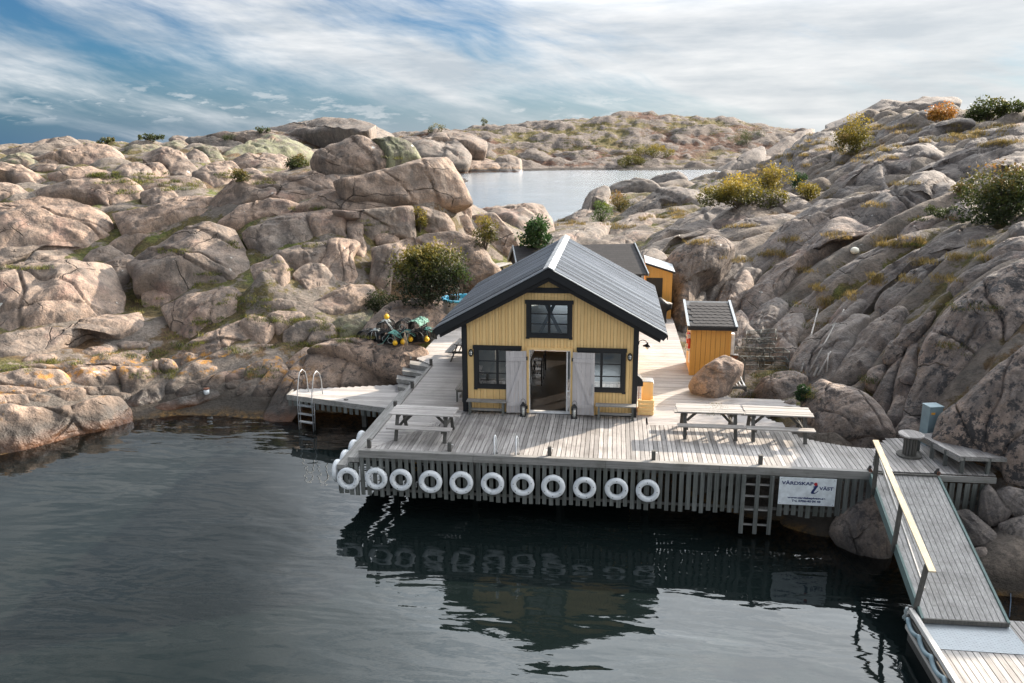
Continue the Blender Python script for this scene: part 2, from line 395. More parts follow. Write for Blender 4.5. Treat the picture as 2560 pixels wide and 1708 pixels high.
DECKW = ((0.36, 0.34, 0.325), (0.68, 0.645, 0.62))
wood('deck_y', (0.29, 0.275, 0.265), (0.67, 0.635, 0.61), axis='y', bw=.1235, var=.7, stm=.62, stain=(0.13, 0.118, 0.108))
wood('gang_wood', (0.20, 0.195, 0.19), (0.44, 0.43, 0.42), axis='y', bw=50, var=.1, stm=.6, stain=(0.10, 0.095, 0.09))
wood('deck_x', *DECKW, axis='x', bw=.1235, var=.45, stm=.35, stain=(0.2, 0.18, 0.16))
wood('deck_back', (0.28, 0.265, 0.26), (0.52, 0.495, 0.485), axis='x', bw=.1235, var=.45, stm=.45, stain=(0.2, 0.17, 0.14))  # cooler wood colour stands in for the shade over the back lane
wood('grey_x', (0.20, 0.195, 0.185), (0.42, 0.41, 0.39), axis='x', bw=.3, var=.3, stm=.55, stain=(0.08, 0.078, 0.06))
wood('grey_y', (0.20, 0.195, 0.185), (0.42, 0.41, 0.39), axis='y', bw=.3, var=.3, stm=.5, stain=(0.09, 0.085, 0.07))
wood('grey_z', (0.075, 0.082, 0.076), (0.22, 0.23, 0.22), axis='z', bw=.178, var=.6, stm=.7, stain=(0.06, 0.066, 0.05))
wood('pale_x', (0.25, 0.235, 0.22), (0.47, 0.445, 0.42), axis='x', bw=.156, var=.6, stm=.45, stain=(0.25, 0.23, 0.2))
wood('pale_y', (0.46, 0.44, 0.41), (0.72, 0.69, 0.65), axis='y', bw=.145, var=.25, stm=.2, stain=(0.25, 0.23, 0.2))
wood('door_wood', (0.50, 0.475, 0.475), (0.63, 0.60, 0.60), axis='z', bw=.12, var=.2, stm=.2, stain=(0.22, 0.19, 0.17))
wood('fresh_wood', (0.55, 0.45, 0.30), (0.74, 0.64, 0.46), axis='y', bw=.2, var=.1, stm=.25, stain=(0.36, 0.22, 0.10))
wood('green_wood', (0.10, 0.16, 0.155), (0.17, 0.23, 0.22), axis='y', bw=.2, var=.2, stm=.35, stain=(0.12, 0.14, 0.12))
wood('dark_wood', (0.06, 0.058, 0.052), (0.14, 0.135, 0.125), axis='z', bw=.2, var=.3, stm=.5, stain=(0.04, 0.038, 0.03))
wood('floor_dark', (0.014, 0.013, 0.013), (0.032, 0.029, 0.028), axis='y', bw=.13, var=.4, rough=.28, stm=.3, stain=(0.02, 0.02, 0.02))
wood('yellow', (0.88, 0.60, 0.26), (0.95, 0.66, 0.30), axis='z', bw=.108, var=.10, stm=.16, stain=(0.42, 0.25, 0.08), rough=.55)
wood('yellow_deep', (0.62, 0.33, 0.075), (0.72, 0.39, 0.10), axis='z', bw=.13, var=.10, stm=.14, stain=(0.42, 0.2, 0.04), rough=.5)

def plain(name, c, rough=.5, metal=0.0, nscale=6, namp=.15, bumpd=.0, spec=None):
    def fn(N, bs, o):
        p = objc(N); n = N.noise(p, nscale, 4, .6)
        N.put(bs, 'Base Color', N.mix(N.rng(n, .35, .7), tuple(x * (1 - namp) for x in c), tuple(min(1, x * (1 + namp)) for x in c)))
        N.put(bs, 'Roughness', N.rng(n, .3, .7, max(0, rough - .08), min(1, rough + .08))); N.put(bs, 'Metallic', metal)
        if bumpd: bump(N, bs, n, bumpd)
    return material(name, fn)
plain('black_paint', (0.012, 0.013, 0.015), .5)
plain('black_matte', (0.010, 0.010, 0.011), .8)
plain('white_paint', (0.78, 0.79, 0.80), .4)
plain('metal', (0.55, 0.56, 0.57), .35, .9)
plain('galv', (0.50, 0.52, 0.54), .45, .7, 20, .25)
plain('dark_metal', (0.05, 0.05, 0.055), .45, .6)
plain('rust', (0.18, 0.07, 0.035), .8)
plain('blue_plastic', (0.10, 0.50, 0.72), .35)
plain('tub_water', (0.25, 0.52, 0.60), .05)
plain('yellow_float', (0.90, 0.50, 0.02), .45)
plain('teal_rope', (0.13, 0.32, 0.29), .9)
plain('teal_net', (0.14, 0.27, 0.22), .9)
plain('pale_rope', (0.45, 0.50, 0.50), .8)
plain('tan_rope', (0.45, 0.36, 0.25), .8)
plain('black_net', (0.015, 0.017, 0.018), .9)
plain('wire', (0.075, 0.088, 0.084), .6, .2)
plain('cabinet', (0.22, 0.31, 0.35), .5, 0, 3, .12)
plain('orange_label', (0.75, 0.36, 0.05), .6)
plain('red_paint', (0.65, 0.05, 0.025), .4)
plain('plate', (0.27, 0.30, 0.325), .5, .3, 4, .12)
plain('foam_float', (0.86, 0.84, 0.72), .5)
plain('interior_wall', (0.085, 0.07, 0.055), .8)
plain('beam_wood', (0.15, 0.135, 0.12), .8)
plain('sign_white', (0.72, 0.77, 0.80), .45)
plain('sign_navy', (0.015, 0.03, 0.13), .5)
plain('sign_red', (0.50, 0.02, 0.03), .5)
plain('lamp_glass', (0.75, 0.76, 0.72), .2)
plain('tarp', (0.012, 0.012, 0.013), .45, 0, 3, .2, .03)
plain('cable', (0.03, 0.06, 0.10), .5)

def roofmetal(N, bs, o):
    p = objc(N); n = N.noise(N.mapping(p, sca=(.10, 5.5, .1)), 1.0, 4, .75); n2 = N.noise(p, 14, 3, .6); n3 = N.noise(N.mapping(p, sca=(.3, 22, .3)), 1.0, 2, .6)
    s = N.n('ShaderNodeSeparateXYZ'); N.put(s, 0, p); lap = N.math('FRACT', N.math('DIVIDE', s.outputs[1], .56)); lapm = N.math('MULTIPLY', N.rng(lap, .93, .96), 1.0)
    c = N.mix(N.rng(n, .36, .64), (0.075, 0.088, 0.108), (0.36, 0.39, 0.43)); c = N.mix(N.rng(n3, .4, .6, .45, 0), c, (0.02, 0.022, 0.026)); c = N.mix(lapm, c, (0.012, 0.013, 0.015))
    N.put(bs, 'Base Color', c); N.put(bs, 'Metallic', .5); N.put(bs, 'Roughness', N.rng(n, .36, .64, .46, .30))
material('roof_metal', roofmetal)
def ridgemetal(N, bs, o):
    p = objc(N); n = N.noise(p, 3.5, 5, .7)
    c = N.mix(N.rng(n, .46, .54), (0.42, 0.43, 0.44), (0.22, 0.22, 0.22))
    N.put(bs, 'Base Color', c); N.put(bs, 'Metallic', .3); N.put(bs, 'Roughness', .45)
material('ridge_metal', ridgemetal)
def shingle(N, bs, o):
    p = objc(N); s = N.n('ShaderNodeSeparateXYZ'); N.put(s, 0, p)
    b = N.n('ShaderNodeTexBrick', offset=.5); N.put(b, 'Vector', p); b.inputs['Scale'].default_value = 1.0
    b.inputs['Brick Width'].default_value = .32; b.inputs['Row Height'].default_value = .17; b.inputs['Mortar Size'].default_value = .012
    b.inputs['Color1'].default_value = (0.020, 0.020, 0.022, 1); b.inputs['Color2'].default_value = (0.034, 0.033, 0.036, 1); b.inputs['Mortar'].default_value = (0.012, 0.012, 0.013, 1)
    g = N.noise(p, 90, 2, .7)
    N.put(bs, 'Base Color', N.mix(N.rng(g, .3, .7, 0, .4), b.outputs[0], (0.05, 0.049, 0.052))); N.put(bs, 'Roughness', .9)
material('shingle', shingle)
def tyrem(N, bs, o):
    p = objc(N); n = N.noise(N.mapping(p, sca=(1, 1, 1)), 9, 5, .7, 1.0); n2 = N.noise(p, 3, 3, .6)
    ri = N.n('ShaderNodeObjectInfo').outputs['Random']
    m = N.rng(N.math('ADD', n, N.math('MULTIPLY', n2, .35)), .80, .86, 0, .8)
    N.put(bs, 'Base Color', N.mix(m, N.mix(N.rng(n2, .3, .7), (0.80, 0.82, 0.84), (0.60, 0.64, 0.67)), (0.10, 0.105, 0.11))); N.put(bs, 'Roughness', .55)
    bump(N, bs, n, .006)
material('tyre_paint', tyrem)
def glass(N, bs, o):
    gl = N.n('ShaderNodeBsdfGlossy'); gl.inputs['Roughness'].default_value = .01
    tr = N.n('ShaderNodeBsdfTransparent'); tr.inputs['Color'].default_value = (.72, .80, .84, 1)
    fr = N.n('ShaderNodeFresnel'); fr.inputs['IOR'].default_value = 3.2
    m = N.n('ShaderNodeMixShader'); N.put(m, 0, fr.outputs[0]); N.put(m, 1, tr.outputs[0]); N.put(m, 2, gl.outputs[0]); N.put(o, 0, m.outputs[0])
material('glass', glass)
def leafm(name, cols):
    def fn(N, bs, o):
        p = N.n('ShaderNodeNewGeometry').outputs['Position']; t = attr(N, 'leaf')
        cr = N.n('ShaderNodeValToRGB'); N.put(cr, 0, t); e = cr.color_ramp.elements
        e[0].position = 0; e[0].color = (*cols[0], 1); e[1].position = 1; e[1].color = (*cols[-1], 1)
        for i, c in enumerate(cols[1:-1]): q = e.new((i + 1) / (len(cols) - 1)); q.color = (*c, 1)
        N.put(bs, 'Base Color', cr.outputs[0]); N.put(bs, 'Roughness', .6)
        tl = N.n('ShaderNodeBsdfTranslucent'); N.put(tl, 0, cr.outputs[0]); m = N.n('ShaderNodeMixShader'); m.inputs[0].default_value = .35
        N.put(m, 1, bs.outputs[0]); N.put(m, 2, tl.outputs[0]); N.put(o, 0, m.outputs[0])
    return material(name, fn)
leafm('leaf_green', [(0.020, 0.045, 0.008), (0.05, 0.10, 0.015), (0.10, 0.16, 0.025), (0.26, 0.24, 0.04)])
leafm('leaf_olive', [(0.010, 0.020, 0.005), (0.03, 0.045, 0.009), (0.085, 0.09, 0.016), (0.24, 0.19, 0.035)])
leafm('leaf_dark', [(0.012, 0.035, 0.010), (0.03, 0.075, 0.018), (0.06, 0.12, 0.03)])
leafm('leaf_yellow', [(0.05, 0.055, 0.012), (0.16, 0.14, 0.02), (0.32, 0.24, 0.035), (0.42, 0.30, 0.04)])
leafm('leaf_orange', [(0.05, 0.06, 0.014), (0.20, 0.15, 0.03), (0.42, 0.20, 0.04), (0.48, 0.13, 0.05)])
leafm('leaf_mixed', [(0.02, 0.035, 0.009), (0.06, 0.08, 0.018), (0.14, 0.12, 0.03), (0.34, 0.14, 0.05)])
leafm('grass_dry', [(0.10, 0.085, 0.025), (0.26, 0.19, 0.06), (0.42, 0.30, 0.13)])
leafm('grass_green', [(0.03, 0.045, 0.010), (0.09, 0.11, 0.02), (0.20, 0.20, 0.04), (0.30, 0.22, 0.07)])
leafm('heather', [(0.04, 0.018, 0.012), (0.12, 0.06, 0.03), (0.2, 0.1, 0.05)])
plain('bark', (0.09, 0.075, 0.06), .9)
# ------------------------------------------------------------------ the lie of the land: heights read off the photograph along sight lines
DS = 1.08936
_ctl = []
def cz(x, y, z): p = on_z(x * DS, y * DS, z); _ctl.append(tuple(p))
def cr_(x, y, r):
    d = ray(x * DS, y * DS); t = r / math.hypot(d[0], d[1]); _ctl.append(tuple(CAM + d * t))
for a in [(-150, 1090, 0), (0, 1040, 0), (140, 1010, 0), (280, 965, 0), (400, 955, 0), (520, 948, 0), (600, 965, 0), (0, 960, .8), (0, 860, 1.6), (0, 740, 2.4), (0, 600, 4.0), (300, 900, .6), (300, 800, 1.5), (300, 700, 2.3), (300, 600, 3.6),
          (600, 870, 1.0), (600, 760, 2.0), (600, 680, 2.8), (800, 770, 2.0), (800, 700, 2.6), (950, 690, 2.3), (1090, 650, 2.1), (1180, 650, 2.2), (1650, 745, 1.9), (1780, 770, 2.0), (1800, 700, 2.7), (1900, 865, 2.0), (2050, 960, 1.6), (1750, 850, 1.7),
          (1300, 388, .4), (1100, 391, .3), (1600, 387, .4), (-300, 1000, .8), (-300, 700, 3)]: cz(*a)
for a in [(0, 480, 55), (0, 420, 68), (0, 362, 88), (300, 500, 50), (300, 420, 62), (300, 350, 85), (300, 330, 100), (600, 600, 38), (600, 500, 46), (600, 420, 60), (600, 350, 85), (600, 298, 210), (800, 600, 41), (800, 500, 44), (800, 400, 52), (850, 345, 56),
          (820, 335, 130), (820, 282, 240), (700, 290, 230), (1000, 420, 46), (980, 400, 48), (1240, 560, 60), (1200, 520, 70), (1275, 520, 92), (1350, 480, 90), (1500, 565, 52), (1600, 545, 52), (1560, 475, 78), (1640, 430, 105), (1600, 405, 118), (1300, 525, 85), (1335, 500, 87), (1400, 452, 95), (1450, 442, 100), (1505, 434, 104), (1560, 420, 110), (1400, 500, 82), (1480, 475, 87), (1720, 455, 80),
          (1850, 450, 68), (1700, 625, 42), (1950, 640, 36), (1800, 560, 45), (2050, 770, 28.5), (2200, 920, 23), (2300, 770, 24.5), (2350, 610, 29), (2350, 500, 36), (2200, 565, 35), (2050, 570, 39), (2340, 420, 45), (2200, 450, 48), (2000, 450, 57),
          (2300, 345, 62), (2100, 355, 70), (1900, 360, 82), (1780, 380, 105), (1700, 400, 120), (2340, 275, 84), (2170, 240, 90), (2000, 272, 100), (1880, 300, 112), (1300, 345, 330), (1500, 335, 340), (1700, 335, 350), (1850, 305, 380),
          (1500, 257, 390), (1420, 259, 385), (1600, 264, 392), (1290, 276, 380), (1700, 278, 390), (1850, 294, 400), (1150, 292, 370), (1000, 292, 360), (1000, 335, 320), (950, 345, 310), (1050, 382, 300), (-300, 480, 55), (-300, 370, 85), (2600, 500, 34), (2600, 350, 55), (2600, 270, 80), (150, 332, 112)]: cr_(*a)
def cpol(x, r, z):
    d = ray(x * DS, 900); k = r / math.hypot(d[0], d[1]); _ctl.append((CAM[0] + d[0] * k, CAM[1] + d[1] * k, z))
for x in (1080, 1180): cpol(x, 100, -1.5)
for x in (940, 1000): cpol(x, 110, -1)
for x in (1000, 1100, 1250, 1400, 1550): cpol(x, 170, -3); cpol(x, 260, -3)
for x in (1280, 1350, 1420): cpol(x, 120 if x < 1400 else 140, -2)
for x in (1650, 1750): cpol(x, 220, -2)
for x in (1900, 2050, 2200, 2350, 2600): cpol(x, 130, 7); cpol(x, 200, -1); cpol(x, 320, -3)
for x in (-300, 0, 250, 400): cpol(x, 170, 2); cpol(x, 260, -3)
for x in (-300, 100, 400, 700, 1000, 1300, 1600, 1900, 2300): cpol(x, 520, -4)
for x in (-300, 0, 300, 600): cpol(x, 19, -3)
for p in [(-1, -2, -1.6), (5, -2, -1.6), (9, -2, .3), (10.6, -3.2, .3), (9, -1, 1.0), (7, -1, .3), (11.6, -2, 1.0), (9.9, -.3, 1.9), (10.8, -1.0, 1.9), (10.0, 1.2, 2.1), (0, 4, .4), (5, 4, .5), (9, 3, 1.0), (6, 10, 1.2), (9, 8, 1.5), (0, 12, 1.2), (-2.5, 7, .6), (7, 15, 1.6), (3, 17, 1.7), (12, -.5, 1.0), (13.5, -2, 1.6), (12.5, -4.6, .1), (14.5, -5, .7), (15, -9, .2),  # ground under the right deck is raised to block reflected sky
          (-10, -5, -3), (0, -8, -4), (8, -9, -3), (11, -9, -2), (-4, 0, -1.6), (-4, 3.5, -.8), (-4, 8, 1.1), (-5.5, 6, .4), (-6, 4.5, 0.0), (-4, 11, 1.8), (-8, 6, .3), (-6, 1, -1.5), (16, -14, 0.4), (12, -14, -2), (0, -14, -4), (18.5, -8, 1.0), (18.2, -4.5, 2.8), (18.2, .2, 5.9), (18.2, 5.8, 7.0), (22, 1, 7.0), (24, -5, 5.5), (24, 8, 8.0), (22, -12, 2)]: _ctl.append(p)  # includes an unseen hill on the right, raised so its shadow reaches the gangway
_ctl = np.array(_ctl)
def _lp(x, y):
    dx = x - CAM[0]; dy = y - CAM[1]; return np.stack([np.arctan2(dx, dy) * 2.2, np.log(np.hypot(dx, dy)) * 1.5], -1)
_A = _lp(_ctl[:, 0], _ctl[:, 1]); _n = len(_A)
_K = np.linalg.norm(_A[:, None] - _A[None], axis=2) - np.eye(_n) * 0.03
_M = np.block([[_K, np.c_[np.ones(_n), _A]], [np.c_[np.ones(_n), _A].T, np.zeros((3, 3))]])
_W = np.linalg.solve(_M, np.r_[_ctl[:, 2], 0, 0, 0])
def gz(x, y):
    """height of the ground without its small forms"""
    q = _lp(np.asarray(x, float), np.asarray(y, float)); sh = q.shape[:-1]; q = q.reshape(-1, 2); out = np.empty(len(q))
    for i in range(0, len(q), 40000):
        b = q[i:i + 40000]; out[i:i + 40000] = np.linalg.norm(b[:, None] - _A[None], axis=2) @ _W[:_n] + _W[_n] + b @ _W[_n + 1:]
    return out.reshape(sh)
def in_deck(x, y, m=0.0):
    return ((x > -3.2 - m) & (x < 6.4 + m) & (y > -3.7 - m) & (y < 8)) | ((x > 6 - m) & (x < 9.3) & (y > -3.7 - m) & (y < 2.2 + m)) | ((x > 6 - m) & (x < 11.2 + m) & (y > -3.7 - m) & (y < -.9)) | ((x > -3 - m) & (x < 9 + m) & (y >= 5) & (y < 19))
def hit_ground(px, py, rmax=500):
    """where a sight line through (px, py) first meets the smooth ground"""
    px = np.atleast_1d(np.asarray(px, float)); py = np.atleast_1d(np.asarray(py, float)); d = ray(px, py); dh = np.hypot(d[:, 0], d[:, 1])
    r = np.geomspace(15, rmax, 420); t = r[None] / dh[:, None]
    P = CAM + d[:, None] * t[..., None]; g = gz(P[..., 0], P[..., 1]); below = P[..., 2] < g
    idx = np.where(below.any(1), below.argmax(1), len(r) - 1); idx = np.maximum(idx, 1); k = np.arange(len(px))
    a = P[k, idx - 1, 2] - g[k, idx - 1]; b = P[k, idx, 2] - g[k, idx]; f = np.clip(a / np.where(abs(a - b) < 1e-9, 1, a - b), 0, 1)
    return P[k, idx - 1] * (1 - f)[:, None] + P[k, idx] * f[:, None]

def build_ground():
    na, nr = 900, 900
    az = np.radians(np.linspace(-62, 56, na)) ; lr = np.linspace(math.log(7), math.log(760), nr)
    Az, R = np.meshgrid(az, np.exp(lr)); A = Az - YAW
    X = CAM[0] + R * np.sin(A); Y = CAM[1] + R * np.cos(A); Z = gz(X, Y)
    P = np.stack([X, Y, Z * 0.6], -1)
    near = np.clip((R - 25) / 60, 0, 1); far = np.clip((R - 180) / 100, 0, 1)
    bn = np.abs(pnoise(P / 5.0) + .35 * pnoise(P / 1.9)) ** .75; bf = np.abs(pnoise(P / 18.0) + .42 * pnoise(P / 7.5) + .26 * pnoise(P / 3.0)) ** .8
    up = np.clip((Z + .5) / 2, 0.15, 1)
    Z = Z + up * ((.22 + .65 * near * (1 - far)) * (bn - .25) * 1.5 + far * 3.4 * (bf - .30)) + .10 * fbm(P / 1.2, 3) * up
    # whaleback ridges of the right hand hill, running up to the right
    uu = X * .87 + Y * .5; vv = -X * .5 + Y * .87
    rg = np.abs(pnoise(np.stack([uu / 13, vv / 2.6, Z * 0], -1)) + .4 * pnoise(np.stack([uu / 6, vv / 1.1, Z * 0 + 3], -1))) ** .7
    wr = np.clip((X - 7.5 - np.clip(Y, -5, 60) * .12) / 4, 0, 1) * (1 - far)
    Z = Z + wr * (rg - .45) * (1.1 + near * .8)
    rock = np.where(far > .5, bf * 1.35, bn * 1.1) ** 1.0
    rock = rock * (1 - wr) + wr * (rg * 1.0 + .15)
    rock = rock + (.18 - .12 * (X < 2)) * (1 - far) + np.clip((1.5 - Z) / .8, 0, 1) * .6
    m = in_deck(X, Y, .4); Z = np.where(m, np.minimum(Z, np.where(Y > 5, 1.5, 1.25) - .08), Z)
    V = np.stack([X, Y, Z], -1).reshape(-1, 3)
    i = np.arange(na * nr).reshape(nr, na); F = np.stack([i[:-1, :-1], i[:-1, 1:], i[1:, 1:], i[1:, :-1]], -1)
    j = int(np.searchsorted(np.exp(lr), 185))
    o = mesh_np('ground', V[:(j + 1) * na], F[:j].reshape(-1, 4), MATS['ground'], True, {'rock': rock.ravel()[:(j + 1) * na]}); tag(o, kind='structure')
    o = mesh_np('far_hills', V[j * na:], (F[j:] - j * na).reshape(-1, 4), MATS['far_ground'], True, {'rock': rock.ravel()[j * na:]}); tag(o, kind='structure')
    # water sheet with the depth to the sea bed under it
    na2, nr2 = 420, 420
    az = np.radians(np.linspace(-88, 82, na2)); lr = np.linspace(math.log(.5), math.log(15000), nr2)
    Az, R = np.meshgrid(az, np.exp(lr)); A = Az - YAW
    X = CAM[0] + R * np.sin(A); Y = CAM[1] + R * np.cos(A) ; Zg = gz(X, Y)
    dep = np.where((R > 7) & (R < 700), -Zg + .12 * pnoise(np.stack([X, Y, Zg], -1) * .6), 5)
    V = np.stack([X, Y, np.zeros_like(X)], -1).reshape(-1, 3); i = np.arange(na2 * nr2).reshape(nr2, na2); F = np.stack([i[:-1, :-1], i[:-1, 1:], i[1:, 1:], i[1:, :-1]], -1).reshape(-1, 4)
    # the sheet also reaches behind the camera
    o = mesh_np('sea', V, F, MATS['water'], True, {'depth': dep.ravel()}); tag(o, kind='structure')
build_ground()

# ------------------------------------------------------------------ granite slabs: real rounded bodies set into the hillsides
def smooth_closed(P, n):
    P = np.asarray(P, float); m = len(P); out = []
    for i in range(m):
        p0, p1, p2, p3 = P[i - 1], P[i], P[(i + 1) % m], P[(i + 2) % m]
        for t in np.linspace(0, 1, 10, endpoint=False):
            out.append(.5 * ((2 * p1) + (-p0 + p2) * t + (2 * p0 - 5 * p1 + 4 * p2 - p3) * t * t + (-p0 + 3 * p1 - 3 * p2 + p3) * t ** 3) * .45 + (p1 * (1 - t) + p2 * t) * .55)
    out = np.array(out); L = np.r_[0, np.cumsum(np.linalg.norm(np.roll(out, -1, 0) - out, axis=1))]
    s = np.linspace(0, L[-1], n, endpoint=False); oc = np.vstack([out, out[:1]])
    return np.stack([np.interp(s, L, oc[:, 0]), np.interp(s, L, oc[:, 1])], 1)
SLAB = {}
def slab(region, poly, extra=.45, hk=.26, tint=None, r=None, seed=0, org=(0, 0), sc_=1.0, sink=.30, lat=None, facet=1.0, grow=1.07, gy=2.3, pw=3.6, rough=1.0, az_=None, streak=0.0):
    rs = np.random.RandomState(seed)
    pts = np.array(poly, float) * sc_ + np.array(org); size_px = math.sqrt(abs(np.cross(pts, np.roll(pts, -1, 0)).sum()) / 2)
    M = int(np.clip(size_px * .9, 40, 260)); ring = smooth_closed(pts, M)
    cpx = ring.mean(0); w0 = ring - cpx; jn = fbm(np.c_[ring / max(20, size_px * .35), np.full(M, seed * 1.7)], 3)
    top0 = ring[:, 1].min(); low0 = ring[ring[:, 1] > ring[:, 1].max() - .12 * np.ptp(ring[:, 1])].mean(0)
    ring = cpx + w0 * np.array([grow, 1 + (grow - 1) * gy]) * (1 + .035 * jn)[:, None]; ring[:, 1] += (top0 - ring[:, 1].min()) * .8
    j = int(np.argmax(ring[:, 1])); low = low0
    d0 = ray(*low)
    if az_ is not None: A = on_z(low[0], low[1], az_)
    elif r is None: A = hit_ground(low[0], low[1])[0]
    else: A = CAM + d0 * r / math.hypot(d0[0], d0[1])
    az = np.array([A[0] - CAM[0], A[1] - CAM[1]]); rr = np.linalg.norm(az); az /= rr; lt = np.array([az[1], -az[0]])
    e = rr * .07
    g = lambda v: float(gz(A[0] + v[0] * e, A[1] + v[1] * e) - gz(A[0] - v[0] * e, A[1] - v[1] * e)) / (2 * e)
    sd_ = max(g(az), -.05) + extra; sl = np.clip(g(lt), -.4, .4) if lat is None else lat
    N = np.array([-(az[0] * sd_ + lt[0] * sl), -(az[1] * sd_ + lt[1] * sl), 1.0]); N /= np.linalg.norm(N)
    D = ray(ring[:, 0], ring[:, 1]); den = D @ N; den = np.where(den > -.04, -.04, den)
    P = CAM + D * ((A - CAM) @ N / den)[:, None]
    c = P.mean(0); E1 = np.array([lt[0], lt[1], sl]); E1 = E1 - N * (E1 @ N); E1 /= np.linalg.norm(E1); E2 = np.cross(N, E1)
    q = np.stack([(P - c) @ E1, (P - c) @ E2], 1); area = abs(np.cross(q, np.roll(q, -1, 0)).sum()) / 2; S = math.sqrt(area)
    ext = np.ptp(q, axis=0); W = size_px * rr / FPX; S = min(S, 2.2 * W); h = hk * min(S, 1.3 * ext.min(), 1.5 * W)
    K = int(np.clip(size_px * .28, 10, 70)); rad = np.sin(np.linspace(0, 1, K) * math.pi / 2) ** .9
    dirs = [rs.uniform(0, 2 * math.pi) for _ in range(5)]; offs = rs.uniform(.15, .75, 5); sl_ = rs.uniform(.5, 1.5, 5) * facet
    rx = q / np.array([max(abs(q[:, 0])), max(abs(q[:, 1]))])
    V = []
    for k in range(K):
        u = rad[k]; qq = q * u; nn = rx * u
        prof = (1 - u ** pw) ** .60 if u < 1 else 0.0
        cut = np.ones(M)
        for a, o_, s_ in zip(dirs, offs, sl_):
            tt = nn @ np.array([math.cos(a), math.sin(a)]) - o_
            cut = np.minimum(cut, 1 - s_ * np.where(tt > 0, tt, 0) - 0 * tt)
        V.append(c + qq[:, :1] * E1 + qq[:, 1:] * E2 + N * (h * (prof * cut - sink))[:, None] if hasattr(prof * cut, '__len__') else 0)
    Vf = np.array(V)                                       # K x M x 3, first ring is a point
    # back body, rooted in the hill
    T = .55 * min(S, 1.6 * ext.min()); back = []
    for i, (s_, dd) in enumerate([(1.0, .06), (.985, .2), (.95, .45), (.85, .8), (.6, 1.0), (0.02, 1.05)]):
        back.append(c + (q * s_)[:, :1] * E1 + (q * s_)[:, 1:] * E2 + N * (-h * sink - T * dd))
    G = np.concatenate([Vf, np.array(back)], 0); KK = len(G)
    fl = G.reshape(-1, 3)
    n1 = fbm(fl / (S * .55) + seed * 3.1, 3) * rough; n2 = np.abs(pnoise(fl / (S * .28) + seed)) * rough; n3 = fbm(fl / .8 + seed, 3)
    rimw = np.repeat(np.r_[np.clip((1 - rad) * 4 + .12, 0, 1), np.full(len(back), .12)], M)
    disp = (.085 * S * n1 + .05 * S * (.3 - n2)) * rimw + .045 * n3 * min(1, S) + .010 * S * (np.abs(pnoise(fl / (S * .11) + seed * 1.9)) - .2) * rimw
    # a few cracks across the body
    disp2 = 0
    for _ in range(3 if S > 2 else 1):
        a = rs.uniform(0, math.pi); dv = math.cos(a) * E1 + math.sin(a) * E2; w_ = (fl - c) @ dv / S - rs.uniform(-.35, .35) + .10 * pnoise(fl / (S * .45) + 9 + _)
        disp2 = disp2 - .035 * S * np.exp(-(w_ / .012) ** 2) - .030 * S * (w_ > 0) * np.exp(-np.abs(w_) / .25) * rs.uniform(-1, 1)
    # ice-worn grooves along the length of the slab
    if streak > 0:
        ev, em = np.linalg.eigh(np.cov(q.T)); mj = em[:, 1] if ev[1] > 1.6 * ev[0] else np.array([.85, .5]); f2 = (fl - c) @ np.stack([E1, E2], 1)
        al = f2 @ mj; ac = f2 @ np.array([-mj[1], mj[0]]); gs = pnoise(np.stack([al / (S * 1.1), ac / (S * .16), np.full(len(al), seed * 1.3)], -1)) + .6 * pnoise(np.stack([al / (S * .7), ac / (S * .07), np.full(len(al), seed * 2.3)], -1))
        disp = disp + streak * S * (np.abs(gs) ** .8 - .4) * rimw
    fl = fl + N * (disp + disp2 * rimw)[:, None]
    i = np.arange(KK * M).reshape(KK, M); F = np.stack([i[:-1], i[1:], np.roll(i[1:], -1, 1), np.roll(i[:-1], -1, 1)], -1).reshape(-1, 4)
    tn = tint if tint is not None else (rs.uniform(.2, .9), 0.0, .3)
    rec = SLAB.setdefault(region, dict(V=[], F=[], T=[], n=0))
    rec['F'].append(F + rec['n']); rec['V'].append(fl); rec['T'].append(np.tile(tn, (len(fl), 1))); rec['n'] += len(fl)
    return c, S
Z1 = dict(org=(0, 300), sc_=.31891); Z2 = dict(org=(600, 300), sc_=.31891); Z3 = dict(org=(0, 700), sc_=.31891); Z4 = dict(org=(600, 650), sc_=.28694)
Z5 = dict(org=(1200, 220), sc_=.31891); Z6 = dict(org=(1800, 220), sc_=.32340); Z7 = dict(org=(1800, 650), sc_=.33159); Z8 = dict(org=(2000, 940), sc_=.48994); ZB = dict(org=(1500, 560), sc_=.33161)
def P_(s): v = [float(a) for a in s.replace(',', ' ').split()]; return list(zip(v[::2], v[1::2]))
